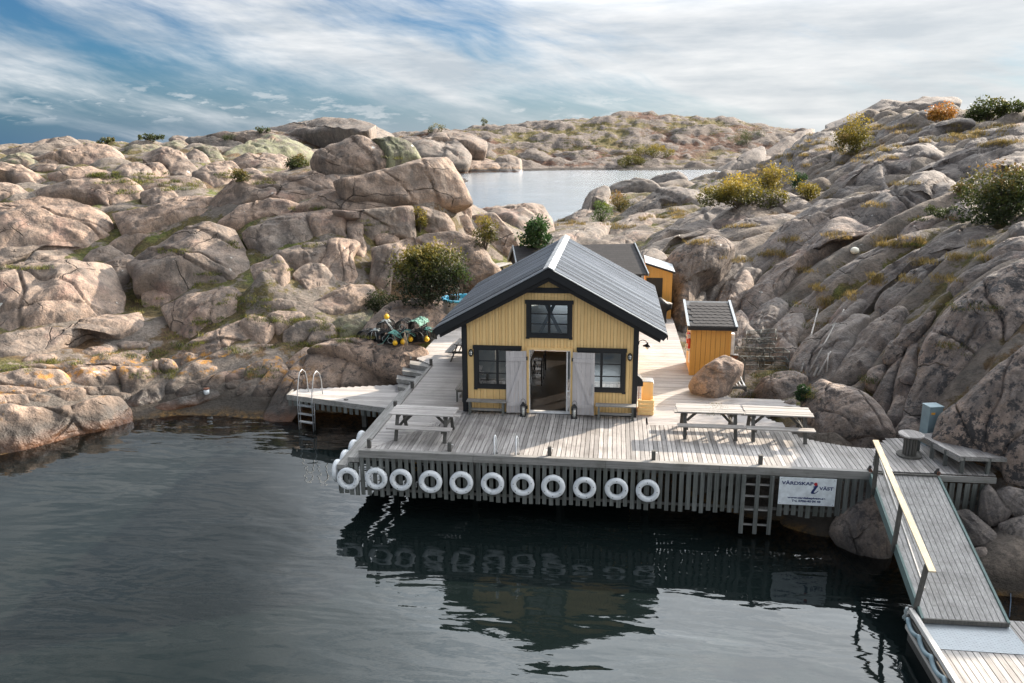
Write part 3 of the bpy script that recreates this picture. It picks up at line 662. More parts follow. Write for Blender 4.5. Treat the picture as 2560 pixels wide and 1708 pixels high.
LEFT = [
 (Z1, '0,240 170,230 250,190 420,165 560,158 630,185 600,215 450,230 300,255 180,270 0,275', 'k'),
 (Z1, '230,270 460,230 640,200 820,195 910,225 940,290 860,330 680,345 540,320 470,290', 'p'),
 (Z1, '0,290 100,270 230,262 290,300 300,350 200,365 90,345 0,330', 'g'),
 (Z1, '290,285 400,280 480,300 500,335 440,350 370,330 320,350', ''),
 (Z1, '-60,345 130,350 220,390 330,430 440,480 430,505 270,515 170,480 60,420 -60,400', ''),
 (Z1, '240,360 400,350 520,365 570,390 450,400 300,385', 'p'),
 (Z1, '400,400 560,385 760,385 880,400 925,440 920,485 760,500 560,490 430,450', 'p'),
 (Z1, '870,400 950,350 1110,335 1170,370 1180,440 1090,490 980,480 930,450', ''),
 (Z1, '1130,335 1250,340 1310,375 1320,410 1250,450 1190,440 1170,370', 'p'),
 (Z1, '1140,270 1200,225 1330,212 1440,250 1480,310 1560,370 1440,440 1330,390 1300,340 1180,300', 'p'),
 (Z1, '1270,190 1350,165 1440,165 1510,210 1500,240 1400,225 1300,215', 'g'),
 (Z1, '1470,250 1540,235 1620,270 1650,330 1600,380 1520,350 1480,300', ''),
 (Z1, '1530,200 1620,180 1700,220 1760,300 1700,310 1640,290 1590,240', 'g'),
 (Z1, '1520,400 1620,365 1760,370 1840,400 1840,480 1740,510 1600,490 1530,440', ''),
 (Z1, '1640,340 1720,315 1810,320 1880,370 1850,395 1740,370 1660,370', 'p'),
 (Z1, '1750,265 1870,200 1980,160 2100,137 2290,140 2400,190 2440,240 2300,262 2100,270 1900,280', 'G'),
 (Z1, '1810,300 1950,280 2200,270 2250,300 2190,360 2080,390 1960,370 1880,340', ''),
 (Z1, '1880,390 1960,370 2050,400 2100,430 2000,450 1900,430', ''),
 (Z1, '1330,140 1380,122 1470,130 1460,160 1370,160', 'k'),
 (Z1, '1470,140 1560,120 1700,150 1850,175 1930,190 1840,240 1720,250 1600,200 1490,180', 'k'),
 (Z1, '1610,130 1780,110 1950,95 2200,110 2300,130 2190,165 2000,175 1850,160', 'k'),
 (Z1, '990,205 1100,190 1250,195 1260,225 1160,245 1020,240', 'g'),
 (Z1, '240,570 330,520 560,495 860,488 1060,500 1120,580 1145,640 1070,680 880,665 760,620 560,585 380,575', 'p'),
 (Z1, '-60,480 90,500 240,555 210,600 100,640 -60,620', ''),
 (Z1, '-80,640 150,600 330,575 520,590 700,640 800,700 880,800 960,880 780,900 700,960 470,965 300,970 -80,1010', ''),
 (Z1, '930,690 1100,680 1400,600 1640,590 1710,640 1880,690 1700,720 1500,760 1270,800 1150,840 1030,860', 'p'),
 (Z1, '1110,560 1200,530 1330,540 1400,590 1410,650 1280,680 1160,680', ''),
 (Z1, '1070,520 1220,490 1440,465 1540,470 1590,515 1420,560 1250,540 1100,550', ''),
 (Z1, '1660,600 1800,520 1930,480 2070,462 2195,456 2390,450 2470,480 2560,560 2540,620 2400,640 2300,660 1980,640 1870,665 1720,640', ''),
 (Z1, '1880,670 2050,645 2240,645 2500,700 2400,740 2300,800 2195,760 2000,790 1890,830 1700,820', 'p'),
 (Z1, '840,980 950,890 1160,830 1300,785 1500,740 1660,720 1830,700 1900,740 1880,820 1720,835 1540,850 1330,890 1160,950 960,1020', ''),
 (Z1, '1030,1060 1200,960 1500,860 1700,830 1790,850 1860,950 1960,1080 1930,1140 1830,1230 1780,1300 1600,1270 1430,1330 1250,1240 1100,1230 1080,1130', ''),
 (Z1, '650,1080 720,1010 850,985 960,1030 920,1070 800,1110 700,1110', 'k'),
 (Z1, '800,1110 930,1060 1010,1045 1080,1100 1070,1180 1000,1270 930,1300 870,1220', ''),
 (Z1, '170,1110 300,1020 520,1000 620,1100 600,1130 400,1145 200,1170 50,1190 -60,1210 -60,1150', ''),
 (Z1, '-80,1010 200,990 480,975 640,965 760,990 700,1020 520,1000 300,1020 170,1080 -80,1140', ''),
 (Z1, '-100,1250 100,1190 250,1150 560,1130 800,1120 870,1220 920,1310 880,1440 790,1480 560,1530 250,1600 -100,1640', ''),
 (Z1, '1120,1350 1160,1290 1280,1250 1390,1290 1420,1340 1330,1400 1200,1440 1130,1400', ''),
 (Z3, '1290,170 1450,110 1640,80 1800,50 1890,120 1900,220 1780,300 1750,350 1600,370 1480,420 1380,400 1350,280', 'p'),
 (Z2, '100,95 300,70 500,40 700,10 900,0 1000,20 930,60 700,60 500,80 300,100', 'kf'),
 (Z2, '380,90 560,55 800,60 960,90 1060,150 900,155 700,190 560,170 420,130', 'kf'),
 (Z2, '920,60 1040,50 1180,100 1240,150 1110,150 1000,110', 'kf'),
 (Z2, '0,110 130,100 330,90 480,150 640,200 560,240 430,190 300,140 100,170 0,180', 'kf'),
 (Z2, '1320,195 1450,155 1620,140 1730,175 1790,250 1760,290 1640,290 1540,260 1400,240', 'kF'),
 (Z2, '1360,170 1500,120 1640,80 1760,95 1900,140 1900,200 1740,180 1600,150', 'kF'),
 (Z2, '1650,390 1740,310 1860,275 2000,310 2110,370 2100,400 1900,405 1680,405', 'F'),
 (Z2, '1980,370 2020,290 2100,270 2195,300 2195,400 2050,400', 'kF'),
 (Z2, '580,280 700,210 860,165 1000,155 1080,180 1150,270 1160,350 1050,390 900,420 760,420 640,370', 'pc'),
 (Z2, '1030,165 1150,155 1270,170 1380,230 1420,290 1300,310 1160,345 1140,270 1080,190', 'Gc'),
 (Z2, '800,440 1000,400 1200,360 1420,300 1590,287 1630,320 1690,420 1740,500 1760,580 1600,600 1530,610 1430,640 1350,610 1250,620 1100,590 880,570', 'pC'),
 (Z2, '1410,660 1540,600 1760,580 1800,680 1780,740 1650,720 1500,690', 'pC'),
 (Z2, '220,420 400,370 560,355 690,355 730,420 690,430 560,400 400,440 240,460', ''),
 (Z2, '400,450 560,405 680,440 760,425 860,530 870,565 700,550 680,540 560,545 500,500', ''),
 (Z2, '560,590 560,550 870,570 760,590 600,610', ''),
 (Z2, '400,690 600,610 800,570 1000,562 1130,570 1200,620 1210,670 1100,690 970,710 800,700 600,690', 'p'),
 (Z2, '40,840 180,780 330,720 500,715 520,760 570,880 500,930 340,975 200,1010 90,930', ''),
 (Z2, '510,715 640,700 760,710 850,770 830,860 840,900 700,910 600,880 560,800', 'p'),
 (Z2, '760,705 980,700 1100,690 1330,670 1340,740 1340,900 1200,880 1000,910 960,880 930,770 860,760', 'C'),
 (Z2, '850,790 930,765 970,810 960,880 990,960 960,1050 910,1040 880,930 850,850', 'p'),
 (Z2, '1070,900 1180,875 1240,900 1230,950 1130,960 1080,950', 'p'),
 (Z2, '280,1020 450,960 700,930 700,1000 600,1100 500,1160 380,1180 320,1080', ''),
 (Z2, '700,930 850,925 930,960 880,1050 930,1200 920,1260 840,1280 720,1290 640,1100 700,1000', 'p'),
 (Z2, '440,1180 560,1110 680,1150 760,1240 720,1320 600,1360 500,1320', ''),
 (Z2, '1050,990 1200,960 1350,920 1360,1050 1230,1060 1190,1200 1170,1340 1060,1320 1010,1260 1050,1080', 'C'),
 (Z2, '100,1120 200,1090 300,1060 370,1130 370,1190 330,1260 250,1270 170,1250 110,1180', ''),
 (Z2, '500,1480 600,1400 800,1300 1000,1280 1050,1350 950,1420 900,1470 700,1510', ''),
 (Z2, '200,1440 250,1400 400,1400 440,1440 400,1480 260,1480', ''),
 (Z3, '1260,600 1500,470 1700,380 1900,300 2050,270 2150,330 2100,430 1900,480 1800,530 1600,590 1400,640', ''),
 (Z2, '1430,680 1600,720 1670,790 1670,870 1560,880 1440,890 1380,880 1400,760', 'C'),
 (Z2, '1400,920 1650,870 1850,910 1940,1050 2010,1120 1990,1200 1850,1300 1780,1400 1500,1400 1400,1200', 'C'),
 (Z2, '1660,790 1780,740 1850,900 1700,890', 'C'),
 (Z2, '1750,545 1860,570 1990,600 2020,670 1880,670 1790,650', 'm'),
 (Z5, '-60,950 120,920 300,910 480,905 540,1000 550,1080 440,1120 300,1120 230,1100 100,1000', 'm'),
 (Z5, '-60,1010 20,985 120,980 190,1050 290,1150 340,1280 130,1290 -40,1200', 'C'),
 (Z3, '-80,450 60,430 300,380 500,370 740,300 860,260 1030,240 1090,320 1080,380 900,420 700,380 560,440 380,540 230,590 100,580 -80,560', ''),
 (Z3, '600,570 700,530 880,505 910,520 870,570 760,590', ''),
 (Z3, '920,490 1000,475 1150,490 1185,510 1100,530 960,530', ''),
 (Z3, '130,640 250,585 400,575 430,600 380,640 250,660', ''),
 (Z3, '-80,700 300,680 600,630 800,590 960,550 1120,540 1210,620 1190,680 950,660 800,660 600,690 500,690 350,690', 'p'),
 (Z3, '530,710 620,680 850,655 930,690 950,780 900,820 640,835 540,770', 'p'),
 (Z3, '930,670 1190,680 1230,760 1130,820 1020,870 970,860 960,780', 'p'),
 (Z3, '-80,730 200,690 480,710 560,800 600,850 400,860 230,830 -80,770', ''),
 (Z3, '-80,820 230,840 400,860 400,880 250,890 -80,880', 'p'),
 (Z3, '-80,890 180,890 220,950 210,975 -80,980', 'p'),
 (Z3, '180,875 280,885 430,910 430,965 330,980 240,950', 'p'),
 (Z3, '400,860 600,845 660,860 640,920 540,960 460,970 440,920', 'p'),
 (Z3, '680,840 800,830 920,820 920,890 790,900 690,900', 'p'),
 (Z3, '860,900 940,880 1020,890 1000,930 900,940', 'p'),
 (Z3, '-100,980 300,990 500,980 780,920 880,920 950,980 950,1080 930,1120 760,1140 540,1170 270,1260 140,1300 -100,1330', 'p'),
 (Z3, '980,970 1050,880 1200,800 1310,760 1300,870 1230,940 1100,960', ''),
 (Z3, '1300,860 1310,790 1420,700 1540,620 1700,615 1760,660 1620,740 1500,790 1380,860', ''),
 (Z3, '1600,610 1700,560 1900,525 1960,550 1940,600 1780,620', ''),
 (Z3, '1350,860 1500,790 1700,730 1800,710 1760,780 1700,840 1550,900 1400,910', 'p'),
 (Z3, '1260,950 1480,900 1690,850 1770,870 1700,920 1500,970 1300,1000 1220,990', 'k'),
 (Z3, '1770,740 1900,690 1990,720 1890,800 1800,800', 'p'),
 (Z3, '1770,810 1860,780 1900,800 1870,840 1790,840', 'p'),
 (Z3, '1930,700 1960,650 2150,590 2195,620 2100,720 2000,780 1930,760', 'p'),
 (Z3, '1980,850 2060,750 2195,640 2250,700 2150,850 2050,880', 'p'),
 (Z3, '1860,860 1900,810 1970,810 1960,860 1870,880', 'p'),
 (Z3, '1760,530 1960,520 2120,500 2110,540 1900,560', ''),
 (Z4, '180,1400 240,1250 320,1100 440,950 560,830 700,770 850,780 1000,820 1150,890 1280,950 1380,1000 1400,1100 1180,1120 900,1130 640,1170 450,1200 420,1300 400,1400 240,1420', 'pE'),
 (Z4, '830,1170 900,1050 1050,970 1170,895 1260,930 1330,1010 1400,1080 1180,1130', 'pe'),
 (Z4, '640,760 820,700 1040,690 1300,740 1500,730 1600,770 1560,840 1480,860 1420,960 1150,900 1000,840 850,790', 'pE'),
 (Z4, '960,690 1130,500 1300,380 1450,335 1600,330 1680,390 1770,460 1640,560 1500,600 1300,660 1030,710', 'E'),
 (Z4, '1640,350 1770,320 1800,460 1700,450', 'p'),
 (Z4, '1600,610 1780,500 1900,480 1930,600 1750,690 1640,690', 'p'),
 (Z4, '590,680 650,600 780,540 830,590 830,650 760,700 640,700', 'p'),
 (Z4, '720,560 860,500 1100,425 1140,450 1080,550 1000,600 850,640 830,580', 'g'),
 (Z4, '0,540 100,480 250,500 300,560 260,640 240,720 100,700 0,690', 'p'),
 (Z4, '240,480 330,440 500,440 560,480 430,560 340,620 300,560', ''),
 (Z4, '400,600 500,550 650,520 750,540 600,640 420,720 390,660', ''),
 (Z4, '100,1130 180,1030 320,880 400,940 330,1040 300,1100 130,1150', 'p'),
 (Z4, '200,370 300,340 470,360 480,410 360,430 230,420', ''),
 (Z4, '380,960 400,880 560,760 640,790 560,860 440,950', ''),
]
RIGHT = [
 (Z5, '800,950 810,880 860,800 980,760 1000,800 980,870 880,880 850,950', 'm!90'),
 (Z5, '1000,780 1090,730 1240,710 1340,720 1390,760 1300,790 1180,800 1080,810', 'm!102'),
 (Z5, '1330,710 1400,685 1570,662 1600,700 1450,740 1380,740', 'm!116'),
 (Z5, '1450,760 1560,720 1640,730 1600,770 1500,780', 'm!106'),
 (Z5, '1090,1030 1130,940 1250,870 1420,790 1560,780 1700,800 1700,870 1600,900 1440,900 1400,990 1200,990', 'm'),
 (Z5, '960,1130 1000,1070 1150,1010 1320,970 1360,1030 1200,1090 1050,1150', ''),
 (Z5, '670,1060 740,970 860,950 850,1010 760,1060 700,1080', 'm'),
 (Z5, '500,1240 510,1170 600,1110 820,1090 990,1030 960,1120 870,1170 740,1200 600,1250', ''),
 (Z5, '740,1210 840,1160 950,1180 920,1230 760,1250', ''),
 (Z5, '900,1240 1050,1170 1220,1110 1360,1120 1250,1180 1100,1240', ''),
 (Z5, '1370,1100 1550,1000 1800,930 1990,870 2195,850 2195,900 2000,960 1860,1010 1780,1060 1500,1100', ''),
 (Z5, '1200,1250 1350,1160 1500,1090 1750,1030 1800,1070 1700,1110 1500,1140 1350,1200', ''),
 (Z5, '1230,1270 1400,1180 1700,1110 1830,1100 1760,1140 1500,1190 1300,1350', ''),
 (Z5, '1780,1060 1950,970 2195,900 2195,1000 2050,1080 1860,1070', ''),
 (ZB, '470,310 510,220 600,130 740,80 850,70 970,125 900,220 860,270 740,330 700,420 660,560 680,740 560,750 540,400 480,350', 'pD'),
 (ZB, '100,330 250,230 420,180 480,230 470,320 300,380', ''),
 (Z5, '1870,650 1930,590 2100,550 2195,560 2195,620 1950,650', 'm'),
 (Z5, '1800,690 1820,630 1950,560 2195,440 2195,540 2000,600 1880,660', 'm'),
 (ZB, '780,400 850,310 1000,230 1090,240 1100,300 1000,400 900,480 810,560 770,500', ''),
 (ZB, '600,560 640,430 740,350 790,440 780,560 720,640 700,720 620,740', 'k'),
 (ZB, '860,570 900,480 1000,400 1100,330 1130,400 1080,500 1000,600 1020,680 900,640', 'p'),
 (ZB, '1000,680 1060,640 1120,720 1110,860 1050,960 1000,880', 'p'),
 (ZB, '1060,820 1110,740 1230,860 1130,940 1070,930', 'p'),
 (Z6, '-20,960 100,900 350,815 530,812 620,840 670,880 560,920 380,930 200,1000 -20,1060', ''),
 (Z6, '-20,1080 200,1010 450,990 530,960 480,1020 330,1080 -20,1160', ''),
 (Z6, '220,1300 220,1240 330,1130 500,990 760,850 1000,830 1290,775 1200,820 1000,900 800,1000 600,1120 480,1200 300,1310', ''),
 (Z6, '490,1210 500,1120 640,1010 900,870 1100,810 1290,780 1230,850 1000,960 800,1060 600,1190', 'p'),
 (Z6, '900,960 1200,830 1400,730 1560,670 1680,660 1760,700 1900,780 1930,830 1860,860 1700,850 1560,940 1440,930 1280,1000 1150,1050 950,1080', ''),
 (Z6, '150,1566 300,1400 500,1270 700,1110 900,980 1150,1050 1250,1020 1150,1100 900,1140 800,1200 650,1280 480,1400 330,1566', 'p'),
 (Z6, '780,800 800,760 900,700 1000,650 1250,480 1450,430 1580,420 1680,460 1700,510 1600,540 1470,620 1320,640 1300,740 1100,770 960,740 880,800', ''),
 (Z6, '780,830 960,745 1080,745 1150,780 1000,830 880,835', ''),
 (Z6, '740,700 900,610 1100,500 1250,440 1400,410 1420,430 1260,480 1050,600 880,700 770,750', ''),
 (Z6, '1350,760 1500,650 1640,590 1760,580 1900,600 1960,640 1820,690 1760,690 1680,655 1560,665 1440,720', ''),
 (Z6, '1610,600 1700,530 1900,480 2100,440 2400,370 2400,470 2150,540 1990,630 1900,600 1760,575', ''),
 (Z6, '1810,740 1980,650 2150,540 2400,480 2400,620 2200,620 2050,680 1950,760 1890,780', ''),
 (Z6, '1420,430 1450,400 1580,385 1690,420 1700,480 1600,420', 'p'),
 (Z6, '1700,430 1720,395 1850,375 1950,385 1900,440 1800,460 1710,460', ''),
 (Z6, '1850,470 1950,400 2050,380 2070,420 1990,455 1880,475', ''),
 (Z6, '1760,950 1830,880 1950,865 2000,920 1960,980 1820,980', ''),
 (Z6, '1260,1050 1380,990 1490,950 1530,960 1450,1020 1330,1070', ''),
 (Z6, '1400,1080 1550,1000 1700,970 1720,1000 1600,1060 1480,1110', 'p'),
 (Z6, '660,1566 800,1430 1000,1300 1200,1220 1400,1150 1560,1110 1620,1105 1560,1170 1300,1280 1100,1370 880,1566', ''),
 (Z6, '930,1566 1100,1440 1300,1340 1500,1240 1700,1160 1850,1080 1990,1040 2100,1090 2230,1150 2000,1190 1880,1220 1700,1290 1450,1370 1250,1490 1100,1600', ''),
 (Z6, '1250,1530 1450,1400 1650,1330 1860,1260 1990,1250 1900,1310 1800,1350 1650,1400 1560,1520 1300,1600', 'k'),
 (Z6, '1800,1440 1950,1360 2150,1290 2400,1220 2400,1310 2100,1400 1900,1510', ''),
 (Z6, '2060,1240 2200,1170 2400,1140 2400,1220 2150,1290', ''),
 (Z6, '2240,1060 2400,1020 2400,1120 2260,1110', ''),
 (Z6, '400,610 450,500 550,450 700,350 850,325 860,400 760,480 640,560 560,650', 'k'),
 (Z6, '540,640 600,520 700,450 800,430 870,470 800,560 680,600 600,660', 'p'),
 (Z6, '300,490 450,400 600,330 700,310 680,350 560,420 440,480 340,510', ''),
 (Z6, '-20,640 100,570 200,520 380,530 380,560 200,600 120,650', ''),
 (Z6, '860,540 880,460 960,400 1010,430 950,500 900,550', 'k'),
 (Z6, '1210,340 1280,260 1500,200 1680,150 1760,150 1680,200 1500,260 1350,320 1240,370', 'k'),
 (Z6, '1370,410 1500,330 1700,260 1900,220 1930,250 1750,290 1650,340 1500,390 1400,430', 'k'),
 (Z6, '1010,260 1100,190 1300,160 1350,170 1200,220 1050,280', ''),
 (Z6, '900,210 1100,150 1280,98 1500,90 1600,65 1750,57 1800,90 1600,120 1300,150 1100,200 960,250', 'ks'),
 (Z6, '1900,380 2100,330 2400,280 2400,350 2100,410', ''),
 (Z7, '-20,240 50,130 200,50 290,60 220,130 130,230 60,300 0,310', ''),
 (Z7, '130,320 190,200 330,110 480,30 560,0 530,60 480,130 380,230 300,330 200,430 170,390', 'p'),
 (Z7, '200,470 300,330 420,270 480,300 450,400 350,480 320,570 240,530', 'k'),
 (Z7, '280,580 340,490 480,390 560,310 700,230 830,170 800,260 740,360 560,370 520,400 420,480', 'p'),
 (Z7, '370,580 420,460 500,400 600,390 610,480 560,540 570,640 480,690 400,620', 'p'),
 (Z7, '500,740 560,600 640,520 740,460 900,370 1050,260 1100,280 950,400 850,480 740,560 650,700 620,820 530,780', ''),
 (Z7, '620,830 680,680 780,560 900,460 1040,400 1130,420 1050,520 1010,620 900,760 850,860 700,880', ''),
 (Z7, '1000,620 1060,500 1180,420 1340,340 1380,370 1330,470 1280,580 1180,610 1060,640', 'p'),
 (Z7, '850,840 920,720 1000,640 1120,600 1230,610 1200,700 1120,790 1060,790 900,860', ''),
 (Z7, '1280,600 1340,540 1400,470 1600,380 1560,460 1450,560 1350,600', 'p'),
 (Z7, '1230,710 1290,600 1380,640 1330,710 1260,730', 'p'),
 (Z7, '1100,900 1120,820 1180,790 1240,780 1230,850 1170,920', ''),
 (Z7, '1130,1000 1200,900 1280,780 1370,720 1330,860 1290,1000 1230,1080', ''),
 (Z7, '1300,1000 1320,870 1360,750 1420,640 1500,600 1480,720 1480,870 1430,1040 1330,1060', 'p'),
 (Z7, '1380,1200 1400,1000 1480,800 1500,650 1560,520 1700,330 1850,200 2050,60 2400,-60 2400,560 2150,690 1970,860 1830,980 1700,1090 1600,1200 1480,1230', 'pX'),
 (Z7, '1580,1330 1650,1130 1800,1020 1950,900 2100,760 2400,600 2400,1640 2150,1600 2100,1520 1850,1420 1620,1360', 'pX'),
 (Z7, '1250,1150 1330,1010 1400,1040 1380,1180 1310,1200', 'p'),
 (Z7, '1340,1230 1400,1160 1500,1190 1500,1320 1420,1330 1350,1290', 'p'),
 (Z7, '240,970 300,890 430,830 570,820 650,860 600,920 560,990 480,1050 330,1040 270,1000', 'pd'),
 (Z7, '620,1100 660,960 770,870 850,900 1000,930 1100,970 1200,1060 1290,1170 1320,1270 1250,1290 1100,1260 900,1310 760,1360 660,1230', 'pd'),
 (Z7, '760,1370 900,1290 1100,1230 1220,1250 1290,1370 1240,1470 1100,1480 950,1460', 'pd'),
 (Z7, '90,1065 180,990 240,980 230,1040 130,1075', 'pd'),
 (Z7, '470,1070 560,1040 570,1100 490,1095', 'pd'),
 (Z8, '170,720 250,620 330,570 380,590 420,650 450,760 470,870 430,980 300,960 210,870 150,780', 'pW'),
 (Z8, '780,690 860,680 940,740 1010,800 1020,840 960,870 900,860 860,850 810,800', 'kW'),
 (Z8, '910,710 920,590 960,550 1010,600 1080,680 1040,730 970,750', 'kW'),
 (Z8, '850,890 940,870 980,930 930,1000 880,950', 'pW'),
 (Z8, '1010,750 1200,700 1200,880 1060,860', 'kW'),
 (Z8, '980,600 1060,560 1200,600 1200,740 1080,700', 'kW'),
]
E1 = [i for i, a in enumerate(LEFT) if a[1].startswith('180,1400')][0]
def run_slabs():
    for ri, (lst, side) in enumerate(((LEFT, 'left'), (RIGHT, 'right'))):
        for i, (z, s, fl) in enumerate(lst):
            rs = np.random.RandomState(1000 * ri + i)
            ex = .33 if side == 'left' else .16; hk = .19 if side == 'left' else .28; r = None; region = side; sink = .30 if side == 'left' else .42; lat = None; fac = 1.15 if side == 'left' else .2; grow = 1.13 if side == 'left' else 1.19; pw = 5.0 if side == 'left' else 2.6
            warm = rs.uniform(.30, .9) if side == 'left' else rs.uniform(-.15, .35)
            zz_ = None; gl = 0.0; bl = rs.uniform(.1, .6) if side == 'left' else rs.uniform(.4, .9)
            if '!' in fl: r = float(fl.split('!')[1])
            if 'p' in fl: warm += .25
            if 'k' in fl: warm -= .45
            if 'g' in fl: gl = 1.0
            if 'G' in fl: gl = 2.2
            if 'f' in fl: r = 215 + rs.uniform(-10, 20); ex = .12; hk = .13
            if 'F' in fl: r = 285 + rs.uniform(-15, 15); ex = .15; hk = .16
            if 'c' in fl: ex = .7; r = 50; hk = .34
            if 'C' in fl: ex = 1.6; hk = .20
            if 'm' in fl: ex = .30
            if 'D' in fl: ex = 1.0; hk = .34
            if 'W' in fl or 'd' in fl: grow = 1.04
            if 's' in fl: hk = .12; ex = .3
            if 'X' in fl: ex = .65; grow = 1.03; hk = .16; lat = .25; bl = 1.0
            if 'd' in fl: ex = .55; hk = .26; bl = .8; fac = .7
            if 'E' in fl: zz_ = {'pE': 1.55, 'E': 1.9}.get(fl) if i != E1 else None; ex = .25 if i != E1 else .34; hk = .22; fac = .5; bl = .8
            if 'e' in fl: ex = .5
            if 'W' in fl: ex = .9; fac = .4
            slab(region, P_(s), extra=ex, hk=hk, tint=(warm, gl, bl), r=r, seed=100 * ri + i, sink=sink, lat=lat, facet=fac, az_=zz_, grow=grow, pw=pw, rough=.75 if side == 'left' else .45, streak=.012 if side == 'left' else .040, **z)
    names = {'left': 'left_hill', 'right': 'right_hill'}
    for k, rec in SLAB.items():
        if k not in names: continue
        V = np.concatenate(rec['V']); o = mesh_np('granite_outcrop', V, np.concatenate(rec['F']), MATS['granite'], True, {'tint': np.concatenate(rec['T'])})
        tag(o, kind='structure'); o.name = names[k]
run_slabs()

def rock_thing(name, region, label, cat, poly, **kw):
    slab(region, P_(poly), **kw); rec = SLAB[region]; V = np.concatenate(rec['V']); c = V.mean(0); c[2] = V[:, 2].min()
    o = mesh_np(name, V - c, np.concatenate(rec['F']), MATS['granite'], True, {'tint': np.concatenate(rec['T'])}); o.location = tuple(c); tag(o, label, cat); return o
_a = on_z(1500 + 760 * .3316, 560 + 1300 * .3316, 1.9); _r = float(np.hypot(*( _a[:2] - CAM[:2])))
rock_thing('boulder', 'b1', 'round brown granite boulder on the deck in front of the small shed', 'boulder', '665,1220 700,1150 800,1060 900,1000 940,985 1000,1005 1080,1040 1070,1100 1010,1190 950,1270 880,1320 780,1320 690,1275', extra=1.3, hk=.34, r=_r, tint=(.75, 0, .5), grow=1.0, sink=.15, facet=.5, seed=901, **ZB)
rock_thing('boulder', 'b2', 'angular loose boulder on the left shore, rounded and grey', 'boulder', '1240,640 1260,612 1350,618 1400,685 1340,752 1290,745 1240,700', extra=1.0, hk=.35, tint=(.3, 0, .4), grow=1.0, seed=902, **Z3)
rock_thing('boulder', 'b3', 'flat topped angular boulder on the left shore', 'boulder', '1405,695 1430,590 1460,560 1590,590 1540,640 1440,690', extra=1.0, hk=.30, tint=(.6, 0, .2), grow=1.0, pw=6, seed=903, **Z3)
rock_thing('boulder', 'b4', 'narrow reddish boulder wedged left of the grey one on the left shore', 'boulder', '1190,650 1220,615 1245,640 1250,710 1290,750 1240,765 1200,720', extra=1.0, hk=.35, tint=(1.0, 0, .1), grow=1.0, seed=904, **Z3)
M = MATS
DZ = 1.9                                       # deck level above the water
def px(n, x0=0, y0=0, s=1.0): return (x0 + n[0] * s, y0 + n[1] * s)
# ------------------------------------------------------------------ board fields
def boards_y(mb, x0, x1, yfun, z, w=.1235, gap=.014, th=.028, mi=0, rs=random.Random(3)):
    """boards running along y; yfun(x) -> list of (ya, yb)"""
    x = math.floor(x0 / w) * w
    while x < x1:
        a, b = max(x, x0), min(x + w, x1)
        if b - a > .02:
            for ya, yb in yfun((a + b) / 2):
                y = ya
                while y < yb - .05:
                    e = min(yb, y + rs.uniform(2.2, 4.8)); 
                    if yb - e < .5: e = yb
                    mb.box((a + gap / 2, y + .002, z - th), (b - gap / 2, e - .002, z + rs.uniform(-.0015, .0015)), mi); y = e
        x += w
def boards_x(mb, y0, y1, xfun, z, w=.1235, gap=.012, th=.028, mi=0, rs=random.Random(4)):
    y = math.floor(y0 / w) * w
    while y < y1:
        a, b = max(y, y0), min(y + w, y1)
        if b - a > .02:
            for xa, xb in xfun((a + b) / 2):
                x = xa
                while x < xb - .05:
                    e = min(xb, x + rs.uniform(2.2, 4.8))
                    if xb - e < .5: e = xb
                    mb.box((x + .002, a + gap / 2, z - th), (e - .002, b - gap / 2, z + rs.uniform(-.0015, .0015)), mi); x = e
        y += w

# ------------------------------------------------------------------ the deck
YF = -3.5
deck = thing('wooden_deck', 'large weathered grey timber deck around the yellow boathouse', 'deck', (0, YF, 0))
def local(o, p): o.location = (-p.location[0], -p.location[1], -p.location[2])
# front field: boards run towards the water. Diagonal joint from the front left corner to the house corner
def diag_y(x): return -3.42 + (x + 2.05) * (3.40 / 2.0)
right_edge = [(-3.5, 12.62), (-2.9, 12.7)]
def shore_y(x):                                # where the right part of the deck meets the rock
    return float(np.interp(x, [9.4, 9.8, 10.3, 10.95, 11.6, 12.15, 12.6, 14.1], [-.55, -1.45, -1.75, -2.02, -2.10, -1.25, -1.2, -1.2]))
mb = MB()
def yf(x):
    top = -.62 if x > 5.6 else .02
    if x < 0: top = min(top, diag_y(x))
    if x > 9.4: top = min(top, shore_y(x) + .25)
    bot = -3.38
    return [(bot, top)] if top > bot + .03 else []
boards_y(mb, -2.04, 14.0, yf, DZ)
o = mb.build('front_planking', M['deck_y'], deck); local(o, deck)
mb = MB()
def xf(y):
    out = []
    if y < -.05: 
        xe = -2.05 + (y + 3.42) / 3.40 * 2.0 - .09
        if xe > -2.10: out.append((-2.12, xe))
    elif y < 13.6: out.append((-2.12 if y < 5.0 else -2.12 - (y - 5.0) * (0.95 if y < 5.9 else 0) - (.85 if y >= 5.9 else 0), .05))
    return out
boards_x(mb, -3.38, 13.6, xf, DZ)
mb.beam((-2.10, -3.42, DZ - .0125), (-.02, .02, DZ - .0125), .13, .031)
o = mb.build('side_planking', M['deck_x'], deck); local(o, deck)
mb = MB()
def xf2(y):
    out = []
    if y < .0: out.append((5.6, 9.55))
    elif y < 2.2: out.append((5.20, float(np.interp(y, [0, .4, 1.5, 2.2], [9.4, 9.1, 10.4, 9.9]))))
    elif y < 3.2: out.append((5.20, float(np.interp(y, [2.2, 3.2], [8.4, 7.9]))))
    else: out.append((5.20 if y < 7.2 else -.5, 7.5 if y < 4.7 else 7.3))
    return out
boards_x(mb, -.62, 14.6, xf2, DZ)
o = mb.build('back_planking', M['deck_back'], deck); local(o, deck)
